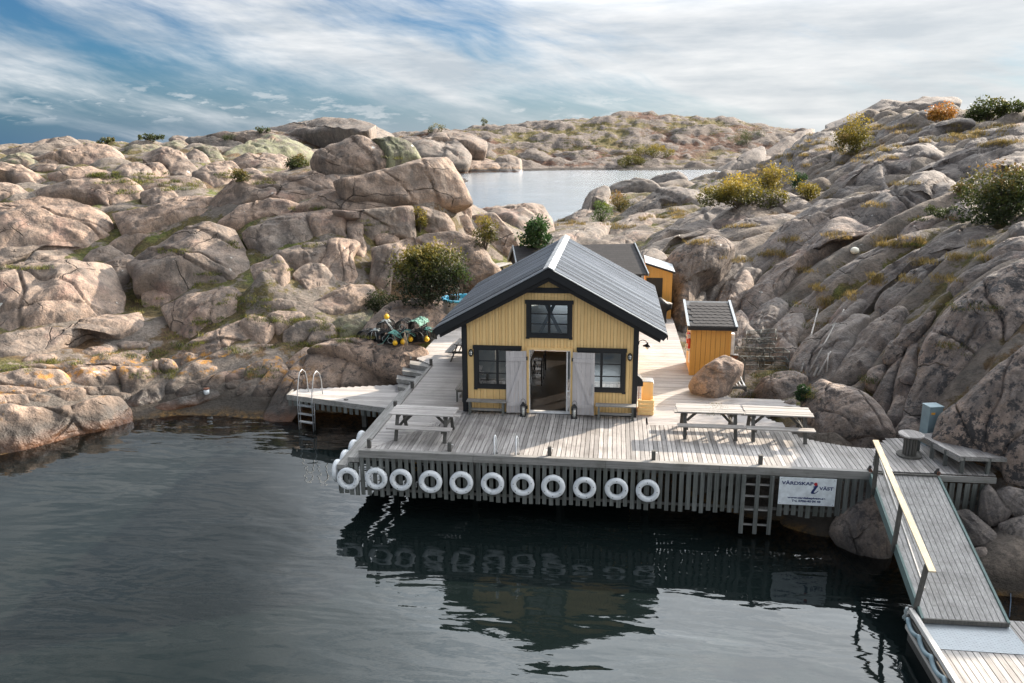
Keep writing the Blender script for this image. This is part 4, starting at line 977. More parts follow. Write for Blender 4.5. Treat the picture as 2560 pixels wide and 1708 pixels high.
# joists and posts under the planking, seen between the fascia boards
mb = MB()
for y in (-3.2, -2.2, -1.0, .3): mb.box((-2.1, y, 1.62), (12.5 if y < -2 else 9.3, y + .07, 1.866))
for x in (-1.9, 0.5, 3.0, 5.5):
    for y in (-1.6, .2): mb.box((x, y, -2.4), (x + .16, y + .16, 1.61))
o = mb.build('joists', M['dark_wood'], deck); local(o, deck)
mb = MB(); mb.box((7.0, -1.32, -.6), (11.4, -1.26, 1.60)); o = mb.build('reflection_blocker', M['dark_wood'], deck); local(o, deck)  # added dark wall under the deck to block a bright sky reflection
# the top edge beam along the water, in long lengths
mb = MB(); xs = [-2.25, .9, 4.4, 7.3, 11.02]
for a, b in zip(xs, xs[1:]): mb.box((a, YF - .045, 1.715), (b - .006, YF, 1.912)); 
mb.box((12.56, YF - .045, 1.75), (13.95, YF, 1.905)); mb.box((-2.25, YF - .04, 1.9125), (10.95, -3.385, 1.925))
o = mb.build('edge_beam', M['grey_x'], deck, bevel=.006); local(o, deck)
# left edge: a capping timber and two lower ledges stepping down to the tyres
mb = MB()
mb.box((-2.25, -3.38, 1.74), (-2.125, 4.95, 1.925))
mb.box((-2.58, YF, 1.55), (-2.256, 4.3, 1.69)); mb.box((-2.90, YF, 1.31), (-2.586, 3.2, 1.46))
o = mb.build('side_ledge', M['grey_y'], deck, bevel=.008); local(o, deck)
# fascia of upright boards
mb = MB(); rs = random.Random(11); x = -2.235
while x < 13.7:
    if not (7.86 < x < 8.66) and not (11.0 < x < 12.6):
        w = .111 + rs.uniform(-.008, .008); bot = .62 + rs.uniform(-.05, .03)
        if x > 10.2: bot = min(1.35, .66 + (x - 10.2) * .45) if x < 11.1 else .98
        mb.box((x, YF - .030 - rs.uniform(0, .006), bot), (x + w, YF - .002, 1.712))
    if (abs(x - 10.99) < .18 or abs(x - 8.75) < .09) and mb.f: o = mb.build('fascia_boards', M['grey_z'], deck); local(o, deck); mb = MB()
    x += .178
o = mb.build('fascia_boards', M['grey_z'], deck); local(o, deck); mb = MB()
for xa, top in ((-2.86, 1.30), (-2.70, 1.30), (-2.56, 1.54), (-2.40, 1.54)): mb.box((xa, YF - .03, .60 + rs.uniform(-.02, .04)), (xa + .12, YF - .002, top))
o = mb.build('fascia_boards', M['grey_z'], deck); local(o, deck)
mb = MB()
y = -3.45
while y < 2.3: mb.box((-2.90, y, .66), (-2.87, y + .12, 1.30)); y += .178
o = mb.build('side_fascia_boards', M['grey_z'], deck); local(o, deck)
mb = MB(); mb.box((-2.2, YF + .002, .74), (11.0, YF + .045, .81)); mb.box((12.6, YF + .002, 1.15), (13.7, YF + .045, 1.25)); mb.box((-2.2, YF + .002, 1.62), (11.0, YF + .05, 1.70))
o = mb.build('fascia_rail', M['dark_wood'], deck); local(o, deck)

# mooring posts on the deck
postm = MB(); postm.box((-.05, -.05, 0), (.05, .05, .26)); 
pproto = thing('mooring_post', '', 'mooring post'); postm.build('post', M['dark_wood'], pproto, bevel=.006)
t = MB(); t.tube([(-.10, 0, .20), (.10, 0, .20)], .008, 6); t.build('cleat_bar', M['galv'], pproto)
posts = [(-2.02, -3.28, 'mooring post at the front left corner of the deck'), (.22, -3.30, 'mooring post on the front edge beside the left picnic table, above the fourth tyre'), (2.92, -3.30, 'mooring post on the front edge right of the two white ladder handles'),
         (5.64, -3.30, 'mooring post on the front edge left of the paired picnic tables'), (8.35, -3.30, 'mooring post on the front edge just left of the white sign'),
         (-2.18, -.02, 'mooring post on the left edge half hidden behind the left picnic table'), (-2.18, 2.11, 'mooring post on the left edge where the low jetty begins'), (-2.18, 4.95, 'mooring post on the left edge at the top of the timber steps'),
         (11.25, -3.05, 'short mooring post beside the top of the gangway handrail')]
for i, (x, y, lab) in enumerate(posts):
    p = pproto if i == 0 else copy_tree(pproto); p.location = (x, y, DZ); p['label'] = lab; p['group'] = 'mooring posts along the deck edge'
def obj1(mb, name, mat, label, cat, group=None, loc=None, bevel=0.0):
    o = mb.build(name, mat, None, bevel, loc); return tag(o, label, cat, group)
# white ladder handles at the front edge
t = thing('ladder_handle', 'white ladder handle at the front edge, the left one of the pair', 'handle', (1.46, -3.42, DZ), group='white ladder handles on the front edge')
m_ = MB(); m_.tube([(0, 0, -.15), (0, 0, .12), (0, 0, .50), (.015, .05, .54), (.03, .12, .46), (.04, .14, 0)], .021, 8); m_.build('rail', M['white_paint'], t)
m_ = MB(); m_.box((-.05, -.03, -.005), (.08, .18, .006)); m_.build('foot_plate', M['dark_metal'], t)
t2 = copy_tree(t); t2.location = (2.04, -3.42, DZ); t2['label'] = 'white ladder handle at the front edge, nearer the middle of the deck'
# timber ladder down the fascia
t = thing('wooden_ladder', 'weathered timber ladder with three uprights going down to the water beside the white sign', 'ladder', (8.27, YF - .05, 0))
for k, x in enumerate((-.40, -.05, .30)): m_ = MB(); m_.box((x, -.045, .08), (x + .105, .0, 1.712)); m_.build('upright', M['grey_z'], t, bevel=.004)
for z in (.30, .72, 1.10, 1.42): m_ = MB(); m_.box((-.36, .003, z), (.36, .05, z + .04)); m_.build('rung', M['grey_x'], t)

# tyres
def tyre_mesh():
    m_ = MB(); prof = []; R, r = .315, .168
    for k in range(18):
        a = 2 * math.pi * k / 18; cx = (R + r) / 2; h = (R - r) / 2
        prof.append((cx + h * math.copysign(abs(math.cos(a)) ** .75, math.cos(a)), .075 * math.copysign(abs(math.sin(a)) ** .8, math.sin(a))))
    prof.append(prof[0]); m_.lathe(prof, n=40, axis='y'); return m_
tp = thing('tyre_fender', '', 'tyre'); m_ = tyre_mesh()
for a in (10, 100, 165, 260, 320): 
    x_, z_ = .245 * math.cos(math.radians(a)), .245 * math.sin(math.radians(a)); m_.box((x_ - .010, -.078, z_ - .010), (x_ + .010, -.070, z_ + .010), 1)
m_.build('tyre', [M['tyre_paint'], M['black_matte']], tp)
ords = ['leftmost white tyre on the front of the deck, at the stepped corner', 'second white tyre from the left on the front fascia', 'third white tyre from the left on the front fascia, close beside the second', 'fourth white tyre from the left, below the deck post by the picnic table', 'fifth white tyre from the left on the front fascia',
        'middle one of the eleven white tyres on the front fascia', 'white tyre below the two white ladder handles', 'eighth white tyre from the left on the front fascia', 'third white tyre from the right on the front fascia', 'second white tyre from the right on the front fascia', 'rightmost white tyre on the front of the deck']
q3 = lambda x, y: (780 + x * .30607, 1000 + y * .30607); q4 = lambda x, y: (1400 + x * .33160, 960 + y * .33160)
tc = [q3(*a) for a in [(295, 643), (526, 642), (727, 652), (968, 668), (1220, 676), (1475, 683), (1720, 692), (1970, 706)]] + [q4(*a) for a in [(185, 784), (425, 792), (661, 805)]]
for i, (c, lab) in enumerate(zip(tc, ords)):
    p = tp if i == 0 else copy_tree(tp); q = on_y(c[0], c[1], YF - .115); p.location = tuple(float(v) for v in q); p['label'] = lab; p['group'] = 'white tyres along the front of the deck'
    p.rotation_euler = (random.uniform(-.03, .03), [0, .5, 2.1, 1.2, .3, 1.9, 2.6, .9, 1.5, .2, 2.9][i], random.uniform(-.04, .04)); p.scale = [(s, s, s) for s in (1, 1, .99, 1.02, 1.02, 1, 1, 1.02, .97, .97, .98)][i]
for i, (y, z, lab) in enumerate([(-3.22, 1.16, 'white tyre facing left at the very corner of the deck'), (-2.55, 1.18, 'second white tyre along the left side of the deck'), (-1.80, 1.20, 'third white tyre along the left side of the deck'), (-1.05, 1.20, 'white tyre on the left side of the deck nearest the low jetty')]):
    p = copy_tree(tp); p.location = (-3.0, y, z); p.rotation_euler = (0, .7 * i, math.radians(90) + random.uniform(-.05, .05)); p['label'] = lab; p['group'] = 'white tyres along the left side of the deck'

# the sign
sgn = thing('sign_board', 'white sign with blue lettering and telephone number on the deck fascia', 'sign', (9.45, YF - .06, 0))
SX0, SX1, SZ0, SZ1 = 8.80, 10.19, .955, 1.70
m_ = MB(); m_.box((SX0 - 9.45, -.022, SZ0), (SX1 - 9.45, 0, SZ1)); m_.build('panel', M['sign_white'], sgn, bevel=.003)
m_ = MB()
for a in (SX0 + .05, SX1 - .05):
    for b in (SZ0 + .04, SZ1 - .04): m_.lathe([(0, -.030), (.008, -.030), (.008, -.022)], (a - 9.45, 0, b), 8, axis='y')
m_.each('screw', M['dark_metal'], sgn)
def text(s, x, z, size, mat, parent, name='lettering', shear=0.0, sx=1.0, yy=-.0255, off=0.0, align='LEFT'):
    c = bpy.data.curves.new(name, 'FONT'); c.body = s; c.size = size; c.shear = shear; c.extrude = .0012; c.offset = off; c.align_x = align
    o_ = bpy.data.objects.new(name, c); o_.rotation_euler = (math.radians(90), 0, 0)
    dg = bpy.context.evaluated_depsgraph_get(); col.objects.link(o_); bpy.context.view_layer.update()
    me = bpy.data.meshes.new_from_object(o_.evaluated_get(bpy.context.evaluated_depsgraph_get())); bpy.data.objects.remove(o_)
    me.materials.clear(); me.materials.append(mat); q_ = bpy.data.objects.new(name, me); col.objects.link(q_); q_.parent = parent
    q_.rotation_euler = (math.radians(90), 0, 0); q_.location = (x, yy, z); q_.scale = (sx, 1, 1); return q_
def textw(s, x0, x1, z, h, mat, parent, name, **k):
    q_ = text(s, x0, z, h / .7, mat, parent, name, **k); w = q_.dimensions.x; xs_ = [v.co.x for v in q_.data.vertices]; w = max(xs_) - min(xs_)
    q_.scale = ((x1 - x0) / w, 1, 1); q_.location.x = x0 - min(xs_) * (x1 - x0) / w; return q_
u = lambda a: SX0 - 9.45 + (SX1 - SX0) * a; v_ = lambda b: SZ1 - (SZ1 - SZ0) * b
textw('VÄRDSKAP', u(.04), u(.60), v_(.255), .085, M['sign_navy'], sgn, 'upper_word', off=.0035)
textw('VÄST', u(.705), u(.955), v_(.41), .085, M['sign_navy'], sgn, 'lower_word', off=.0035)
textw('www.vardskapivast.se', u(.16), u(.83), v_(.76), .048, M['sign_navy'], sgn, 'web_address', off=.003)
textw('Tel. 0706-40 04 48', u(.24), u(.75), v_(.885), .056, M['sign_navy'], sgn, 'telephone_number', off=.003)
m_ = MB()                                       # the slanted i of the emblem: a swelling stem, foot curl and a red dot
out = [(.60, .30), (.675, .24), (.685, .27), (.635, .44), (.615, .50), (.625, .525), (.655, .51), (.69, .44), (.70, .445), (.665, .525), (.63, .565), (.575, .56), (.565, .52), (.585, .44), (.62, .33), (.60, .325)]
m_.prism_y([(u(a), v_(b)) for a, b in out], -.0262, -.0225); m_.build('emblem_stem', M['sign_navy'], sgn)
m_ = MB(); m_.lathe([(0, -.0262), (.044, -.0262), (.044, -.0225)], (u(.64), 0, v_(.21)), 24, axis='y', smooth=False); m_.build('emblem_dot', M['sign_red'], sgn)

# ------------------------------------------------------------------ the boathouse
HW, HL, ZE, ZA = 5.25, 7.55, 4.76, 6.20        # wall width, length, wall top at eaves, apex of the wall
RS = (6.43 - 4.555) / 3.455                     # roof pitch (rise per metre)
house = thing('boathouse', 'yellow board clad boathouse with black trim and dark corrugated metal roof', 'building', (HW / 2, 0, DZ))
def H(o): o.location = (-HW / 2, 0, -DZ); return o
def roof_z(x): return 6.43 - abs(x - HW / 2) * RS
# openings in the front wall: (x0, x1, z0, z1)
WU = (2.06, 3.20, 4.42, 5.34); WL = (.46, 1.66, 2.78, 3.92); WR = (3.60, 4.80, 2.78, 3.92); DR = (2.02, 3.28, 1.92, 3.93)
def in_open(x, z): return any(a < x < b and c < z < d for a, b, c, d in (WU, WL, WR, DR))
def clad(mb, xs, zlo, zhi, opens, y, th=.022, rs=random.Random(5)):
    """overlapping upright boards on a wall lying in the xz plane, cut round the openings"""
    for (a, b, front) in xs:
        zl, zh = zlo, min(zhi(a), zhi(b)) if callable(zhi) else zhi
        cuts = sorted([(c, d) for (p, q, c, d) in opens if p < b and a < q])
        z = zl; segs = []
        for c, d in cuts: segs.append((z, c)); z = max(z, d)
        segs.append((z, zh))
        yo = y - (th if front else 0)
        for s0, s1 in segs:
            if s1 - s0 < .01: continue
            if s1 == zh and callable(zhi): mb.prism_y([(a, s0), (b, s0), (b, zhi(b)), (a, zhi(a))], yo - th, yo)
            else: mb.box((a, yo - th, s0), (b, yo, s1))
# front cladding: wide under boards with narrower cover boards over the joints
mb = MB(); xs = []; x = .13; k = 0
while x < HW - .13:
    w = .098; xs.append((x + .0035, min(x + w - .0035, HW - .12), k % 2 == 1)); x += w - .000; k += 1
clad(mb, xs, 1.935, lambda x: roof_z(x) - .13, (WU, WL, WR, DR), .045)
fw = H(mb.build('front_wall', M['yellow'], house))
mb = MB(); bk = [(.13, .46, 1.935, 4.4), (.46, 1.66, 1.935, 2.78), (.46, 1.66, 3.92, 4.4), (1.66, 2.02, 1.935, 4.4), (2.02, 3.28, 3.93, 4.4), (3.28, 3.60, 1.935, 4.4), (3.60, 4.80, 1.935, 2.78), (3.60, 4.80, 3.92, 4.4), (4.80, 5.12, 1.935, 4.4)]
for a, b, c, d in bk: mb.box((a, .047, c), (b, .058, d))
mb.prism_y([(.13, 4.401), (2.06, 4.401), (2.06, 5.85), (.13, 4.8)], .047, .058); mb.prism_y([(3.20, 4.401), (5.12, 4.401), (5.12, 4.8), (3.20, 5.85)], .047, .058); mb.prism_y([(2.061, 5.341), (3.199, 5.341), (3.199, 5.85), (2.625, 6.1), (2.061, 5.85)], .047, .058)
H(mb.build('wall_backing', M['rust'], house))
mb = MB(); 
for x0 in (-.02, HW): # side walls: boards along y
    y = .02; k = 0
    while y < HL:
        f = .02 if k % 2 else 0; s = -1 if x0 < 1 else 1
        xa, xb = (x0 + .045 - f - .022, x0 + .045 - f) if s < 0 else (x0 - .045 + f, x0 - .045 + f + .022)
        e = min(y + .098, HL)
        if (s < 0 and 3.4 < y < 5.6) or (s > 0 and 2.6 < y < 4.4): mb.box((xa, y + .001, 1.93), (xb, e - .001, 2.85)); mb.box((xa, y + .001, 3.85), (xb, e - .001, 4.72))
        else: mb.box((xa, y + .001, 1.93), (xb, e - .001, 4.72))
        y += .098; k += 1
    H(mb.build('side_wall', M['yellow'], house)); mb = MB()
mb = MB()                                       # back wall with its windows, through which the low sun reaches the floor
for a, b, c, d in ((.05, .5, 1.93, 4.3), (.5, 1.8, 1.93, 2.8), (.5, 1.8, 3.95, 4.3), (1.8, 3.4, 1.93, 4.3), (3.4, 4.8, 1.93, 2.8), (3.4, 4.8, 3.95, 4.3), (4.8, 5.2, 1.93, 4.3)): mb.box((a, HL - .03, c), (b, HL, d))
mb.prism_y([(.05, 4.301), (2.0, 4.301), (2.0, 5.85), (.05, 4.72)], HL - .03, HL); mb.prism_y([(3.25, 4.301), (5.2, 4.301), (5.2, 4.72), (3.25, 5.85)], HL - .03, HL); mb.prism_y([(2.001, 5.35), (3.249, 5.35), (3.249, 5.85), (2.625, 6.2), (2.001, 5.85)], HL - .03, HL); mb.box((2.001, HL - .03, 4.301), (3.249, HL, 4.42))
H(mb.build('back_wall', M['yellow'], house))
mb = MB()
for (a, b) in ((-.005, .125), (HW - .125, HW + .005)): mb.box((a, -.028, DZ), (b, .0, roof_z(a if a < 1 else b) - .14))
mb.box((-.028, -.026, DZ), (-.004, .10, 4.66)); mb.box((HW + .004, -.026, DZ), (HW + .028, .10, 4.66))
mb.box((-.028, HL - .1, DZ), (.0, HL + .02, 4.66)); mb.box((HW, HL - .1, DZ), (HW + .028, HL + .02, 4.66))
[H(o_) for o_ in mb.each('corner_board', M['black_paint'], house, bevel=.003)]
# roof: corrugated sheets in low trapezoid ribs, real ripples
def roof_sheet(side):
    V = []; F = []; L = HL + .55; n = 0; ys = []; prof = []
    y = 0.0
    while y < L:
        for dy, h in ((0, .0), (.030, .0), (.042, .018), (.062, .018), (.074, .0)): prof.append((y + dy, h))
        y += .092
    prof = [(a, h + (.014 if int(a / .092) % 9 == 0 else 0)) for a, h in prof if a < L]
    half = 3.455; nx = 7
    for i in range(nx + 1):
        d = half * i / nx
        for a, h in prof:
            x = HW / 2 + side * d; V.append((x, -.32 + a, 6.43 - d * RS + h))
    m = len(prof)
    for i in range(nx):
        for j in range(m - 1): F.append((i * m + j, i * m + j + 1, (i + 1) * m + j + 1, (i + 1) * m + j))
    mb_ = MB(); mb_.add(V, F); return mb_
for s in (-1, 1): H(roof_sheet(s).build('roof_sheet', M['roof_metal'], house))
mb = MB()                                       # boarding under the metal
for s in (-1, 1):
    c = HW / 2; a = (c, 6.43 - .012); b = (c + s * 3.43, 6.43 - 3.43 * RS - .012)
    mb.prism_y([a, b, (b[0], b[1] - .035), (a[0], a[1] - .035)] if s > 0 else [a, (a[0], a[1] - .035), (b[0], b[1] - .035), b], -.27, HL + .2)
[H(o_) for o_ in mb.each('roof_boarding', M['black_matte'], house)]
mb = MB()                                       # bargeboards on the front and back rake, deep and black
for yb0, yb1 in ((-.335, -.295), (HL + .2, HL + .24)):
    for s in (-1, 1):
        c = HW / 2; p0 = (c, 6.425); p1 = (c + s * 3.47, 6.425 - 3.47 * RS); 
        mb.prism_y([p0, p1, (p1[0] - s * .12, p1[1] - .17), (c, 6.425 - .235)], yb0, yb1)
mb2 = MB()
for s in (-1, 1):
    c = HW / 2; 
    for ya in (-.29,): mb2.prism_y([(c, 6.20), (c + s * 3.28, 6.20 - 3.28 * RS), (c + s * 3.25, 6.09 - 3.28 * RS), (c, 6.05)], ya, ya + .27)
[H(o_) for o_ in mb.each('bargeboard', M['black_paint'], house, bevel=.003)]; [H(o_) for o_ in mb2.each('soffit', M['black_matte'], house)]
mb = MB()
for s in (-1, 1):
    c = HW / 2; x1 = c + s * 3.46; mb.box((x1 - .012, -.30, 6.425 - 3.46 * RS - .15), (x1 + .012, HL + .2, 6.425 - 3.46 * RS - .01))
    mb.beam((c + s * .02, -.34, 6.452), (c + s * 3.46, -.34, 6.452 - 3.44 * RS), .03, .012)
H(mb.build('eaves_board', M['black_paint'], house))
mb = MB()                                       # light metal drip edge along the front rake
for s in (-1, 1): mb.beam((HW / 2 + s * .0, -.33, 6.468), (HW / 2 + s * 3.465, -.33, 6.468 - 3.465 * RS), .055, .010)
[H(o_) for o_ in mb.each('rake_trim', M['plate'], house)]
mb = MB()
for s in (-1, 1):
    c = HW / 2; L = .17; mb.add([(c, -.35, 6.50), (c + s * L, -.35, 6.50 - L * RS), (c + s * L, HL + .24, 6.50 - L * RS), (c, HL + .24, 6.50), (c, -.35, 6.488), (c + s * L, -.35, 6.483 - L * RS)], [(0, 1, 2, 3), (0, 4, 5, 1)])
H(mb.build('ridge_cap', M['ridge_metal'], house))
# tie board across the gable
mb = MB(); mb.prism_y([(2.02 - .12, 5.81), (2.02 - .38, 5.67), (HW - 1.64, 5.67), (HW - 1.90, 5.81)], -.045, -.008); mb.box((1.9, -.07, 5.79), (HW - 1.9, -.02, 5.83)); H(mb.build('gable_tie', M['black_paint'], house))
def window(name, o_, cols, rows, casem=True, mullion=.055, fr=.115, parent=house, y=0.0):
    a, b, c, d = o_; w = MB()
    f = fr
    w.box((a - f, y - .050, c - f), (a, y - .004, d + f)); w.box((b, y - .050, c - f), (b + f, y - .004, d + f))
    w.box((a - f - .03, y - .060, d + .001), (b + f + .03, y - .004, d + f)); w.box((a - f * .0, y - .047, c - f), (b, y - .004, c))
    w.box((a - f - .012, y - .056, c - f - .03), (a - .02, y - .0, c - f + .03)); w.box((b + .02, y - .056, c - f - .03), (b + f + .012, y - .0, c - f + .03))
    fo = H(w.build(name, M['black_paint'], parent, bevel=.003))
    s = MB(); e = .035; mid = (a + b) / 2
    s.box((a, y - .03, c), (a + e, y + .02, d)); s.box((b - e, y - .03, c), (b, y + .02, d)); s.box((a + e, y - .03, c), (b - e, y + .02, c + e)); s.box((a + e, y - .03, d - e), (b - e, y + .02, d)); s.box((mid - mullion / 2 - .01, y - .032, c + e), (mid + mullion / 2 + .01, y + .02, d - e))
    for k in range(1, rows):
        z = c + (d - c) * k / rows; s.box((a + e, y - .022, z - .013), (mid - mullion / 2 - .01, y + .012, z + .013)); s.box((mid + mullion / 2 + .01, y - .022, z - .013), (b - e, y + .012, z + .013))
    so = s.build('sash', M['black_paint'], fo)
    g = MB(); g.add([(a + .02, y - .004, c + .02), (b - .02, y - .004, c + .02), (b - .02, y - .004, d - .02), (a + .02, y - .004, d - .02)], [(0, 1, 2, 3)]); g.build('pane', M['glass'], fo)
    return fo
window('window', WU, 2, 3); window('window', WL, 2, 3); window('window', WR, 2, 3)
# unseen side windows (dark frames on the long walls), widened to let light on to the floor
for sx, y0, y1 in ((0.0, 3.4, 5.6), (HW, 2.6, 4.4)):
    s = MB(); f = .09
    x0_, x1_ = (sx - .045, sx + .03) if sx < 1 else (sx - .03, sx + .045)
    s.box((x0_, y0 - f, 2.85 - f), (x1_, y0 + .02, 3.85 + f)); s.box((x0_, y1 - .02, 2.85 - f), (x1_, y1 + f, 3.85 + f)); s.box((x0_, y0 + .02, 3.85 - .02), (x1_, y1 - .02, 3.85 + f)); s.box((x0_, y0 + .02, 2.85 - f), (x1_, y1 - .02, 2.87)); s.box((x0_, (y0 + y1) / 2 - .03, 2.87), (x1_, (y0 + y1) / 2 + .03, 3.83))
    H(s.build('side_window', M['black_paint'], house))
# door surround, sliding glass door frame, sill
mb = MB(); mb.box((1.955, -.030, 1.935), (2.02, .02, 4.0)); mb.box((3.28, -.030, 1.935), (3.345, .02, 4.0)); mb.box((2.02, -.030, 3.93), (3.28, .02, 4.0)); H(mb.build('door_surround', M['yellow'], house, bevel=.003))
mb = MB(); mb.box((2.02, .025, 1.915), (3.28, .14, 1.975)); mb.box((2.02, .03, 1.975), (2.045, .11, 3.93)); mb.box((3.255, .03, 1.975), (3.28, .11, 3.93)); mb.box((2.045, .03, 3.90), (3.255, .11, 3.93))
dfm = H(mb.build('glass_door_frame', M['white_paint'], house))
mb = MB(); mb.box((3.15, .055, 1.98), (3.19, .085, 3.90)); mb.box((3.19, .055, 2.62), (3.255, .085, 2.66)); mb.box((3.162, .04, 2.8), (3.178, .055, 2.95)); mb.build('sliding_leaf', M['white_paint'], dfm)
mb = MB(); mb.add([(3.19, .07, 1.98), (3.255, .07, 1.98), (3.255, .07, 3.9), (3.19, .07, 3.9)], [(0, 1, 2, 3)]); mb.build('pane', M['glass'], dfm)
# the two plank doors, folded back against the wall
def barn_door(x_h, dirn, z0, z1, w, ang):
    """hinged at x_h, swings open towards dirn (-1 left, +1 right)"""
    m_ = MB(); n = 5; rs_ = random.Random(int(x_h * 10))
    for k in range(n):
        a, b = w * k / n + .002, w * (k + 1) / n - .002; m_.box((dirn * a, -.022, z0 + rs_.uniform(-.008, .008)), (dirn * b, 0, z1 + rs_.uniform(-.004, .006)))
    for z in (z0 + .22, z1 - .30): m_.box((dirn * .01, -.048, z), (dirn * (w - .02), -.0225, z + .115))
    # the slanted brace from near the hinge at the top to the free edge at the bottom
    p0 = (dirn * .10, -.035, z1 - .31); p1 = (dirn * (w - .09), -.035, z0 + .34)
    m_.beam(p0, p1, .105, .024, up=(0, 1, 0))
    return m_
for (xh, dr, ang) in ((1.955, -1, .10), (3.345, 1, .055)):
    m_ = barn_door(0, dr, 1.955, 3.90, .62 if dr < 0 else .66, ang); o = m_.build('plank_door', M['door_wood'], house, bevel=.002)
    o.location = (xh - HW / 2, -.075, -DZ); o.rotation_euler = (0, 0, dr * -ang)
    h = MB()
    for z in (3.62, 2.08): h.box((-.03, -.03, z), (.035, .03, z + .10))
    h.each('hinge', M['black_paint'], o)
    if dr > 0: h = MB(); h.box((.585, -.052, 2.55), (.625, -.024, 2.95)); h.build('latch', M['galv'], o)
# floor, inner lining and roof beams
mb = MB(); mb.box((.08, .15, 1.88), (HW - .08, HL - .05, 1.915)); H(mb.build('inner_floor', M['floor_dark'], house))
mb = MB(); mb.box((.08, .15, 1.92), (.10, 3.38, 4.55)); mb.box((.08, 5.62, 1.92), (.10, HL - .05, 4.55)); mb.box((.08, 3.38, 1.92), (.10, 5.62, 2.84)); mb.box((.08, 3.38, 3.86), (.10, 5.62, 4.55))
mb.box((HW - .10, .15, 1.92), (HW - .08, 2.58, 4.55)); mb.box((HW - .10, 4.42, 1.92), (HW - .08, HL - .05, 4.55)); mb.box((HW - .10, 2.58, 1.92), (HW - .08, 4.42, 2.84)); mb.box((HW - .10, 2.58, 3.86), (HW - .08, 4.42, 4.55))
[H(o_) for o_ in mb.each('inner_lining', M['interior_wall'], house)]
mb = MB(); mb.box((.1, .5, 4.02), (HW - .1, HL - .1, 4.05)); H(mb.build('loft_floor', M['sign_white'], house)); mb = MB()
for y in (.5, 2.2, 4, 5.8): 
    for s in (-1, 1): mb.beam((HW / 2, y, 6.22), (HW / 2 + s * 2.5, y, 6.22 - 2.5 * RS), .05, .12)
mb.beam((2.2, .45, 4.1), (3.1, .45, 6.0), .07, .10); mb.beam((3.05, .5, 4.1), (2.3, .5, 5.6), .07, .10)
[H(o_) for o_ in mb.each('beam', M['beam_wood'], house)]

# dark bulkhead lamps on the front wall
lp = thing('wall_lamp', 'black oval bulkhead lamp on the yellow wall left of the left window', 'lamp', (.255, -.02, 3.79), group='oval lamps on the boathouse front')
m_ = MB(); m_.lathe([(.0, 0), (.075, 0), (.085, -.03), (.07, -.055)], (0, 0, 0), 20, axis='y'); o = m_.build('housing', M['black_paint'], lp); o.scale = (.85, 1, 1.45)
m_ = MB(); m_.lathe([(.062, -.050), (.05, -.085), (.0, -.10)], (0, 0, 0), 16, axis='y'); o = m_.build('lens', M['lamp_glass'], lp); o.scale = (.7, 1, 1.3)
m_ = MB(); m_.tube([(-.06, -.05, 0), (-.04, -.095, 0), (.04, -.095, 0), (.06, -.05, 0)], .007, 6); m_.tube([(0, -.05, .11), (0, -.105, .06), (0, -.105, -.06), (0, -.05, -.11)], .007, 6)
for z in (-.055, .055): m_.tube([(-.05, -.05, z), (-.03, -.09, z), (.03, -.09, z), (.05, -.05, z)], .006, 6)
m_.build('cage', M['black_paint'], lp)
l2 = copy_tree(lp); l2.location = (5.03, -.02, 3.79); l2['label'] = 'black oval bulkhead lamp on the yellow wall right of the right window'
# swan neck lamp on the right side wall
t = thing('wall_lamp', 'black swan neck lamp with clear glass on the right side of the boathouse', 'lamp', (HW + .03, .45, 4.05))
m_ = MB(); m_.tube([(0, 0, .05), (.05, 0, .12), (.13, 0, .15), (.22, 0, .12), (.26, 0, .04)], .012, 8); m_.lathe([(0, 0), (.05, 0), (.05, .03), (0, .03)], (0, 0, .05), 12, axis='x'); m_.build('arm', M['black_paint'], t)
m_ = MB(); m_.lathe([(.025, .07), (.03, .03), (.14, -.03), (.142, -.035), (.03, .0)], (.27, 0, 0), 20); m_.build('shade', M['black_paint'], t)
m_ = MB(); m_.lathe([(.0, -.14), (.04, -.12), (.055, -.07), (.05, -.01), (0, .0)], (.27, 0, 0), 14); m_.build('glass_globe', M['lamp_glass'], t)
# black letter box on the right side wall
t = thing('letter_box', 'black letter box with a curved lid on the right corner of the boathouse', 'letter box', (HW + .03, .20, 3.0))
m_ = MB(); m_.prism_y([(0, -.14), (.17, -.14), (.165, -.02), (.13, .08), (.07, .15), (0, .19)], -.14, .16); m_.build('body', M['black_paint'], t, bevel=.004)
m_ = MB(); m_.box((.165, -.10, -.05), (.172, .12, -.03)); m_.build('slot', M['black_matte'], t)
# yellow heat pump cover and slatted box
t = thing('pump_cover', 'tall yellow panel box with a grooved pale lid beside the boathouse', 'cabinet', (HW + .36, .82, DZ))
m_ = MB(); m_.box((-.16, -.16, 0), (.17, .2, .92)); m_.build('body', M['yellow'], t, bevel=.006)
m_ = MB(); 
for k in range(9): m_.box((-.155 + k * .036, -.17, .924), (-.155 + k * .036 + .028, .25, .942))
m_.box((-.16, -.17, .921), (.17, .25, .93)); m_.build('lid', M['galv'], t)
m_ = MB(); m_.box((.174, -.15, .0), (.19, .22, .88)); m_.build('side_trim', M['white_paint'], t)
t = thing('slatted_crate', 'low yellow slatted crate at the right front corner of the boathouse', 'crate', (HW + .30, .32, DZ))
for k in range(4):
    m_ = MB(); z = .03 + k * .118; m_.box((-.23, -.15, z), (.24, -.125, z + .102)); m_.box((.225, -.122, z), (.25, .30, z + .102)); m_.build('slat', M['yellow'], t, bevel=.003)
m_ = MB(); m_.box((-.22, -.12, .0), (-.17, -.07, .5)); m_.box((.165, -.12, .0), (.22, -.07, .5)); m_.build('corner_battens', M['yellow'], t)
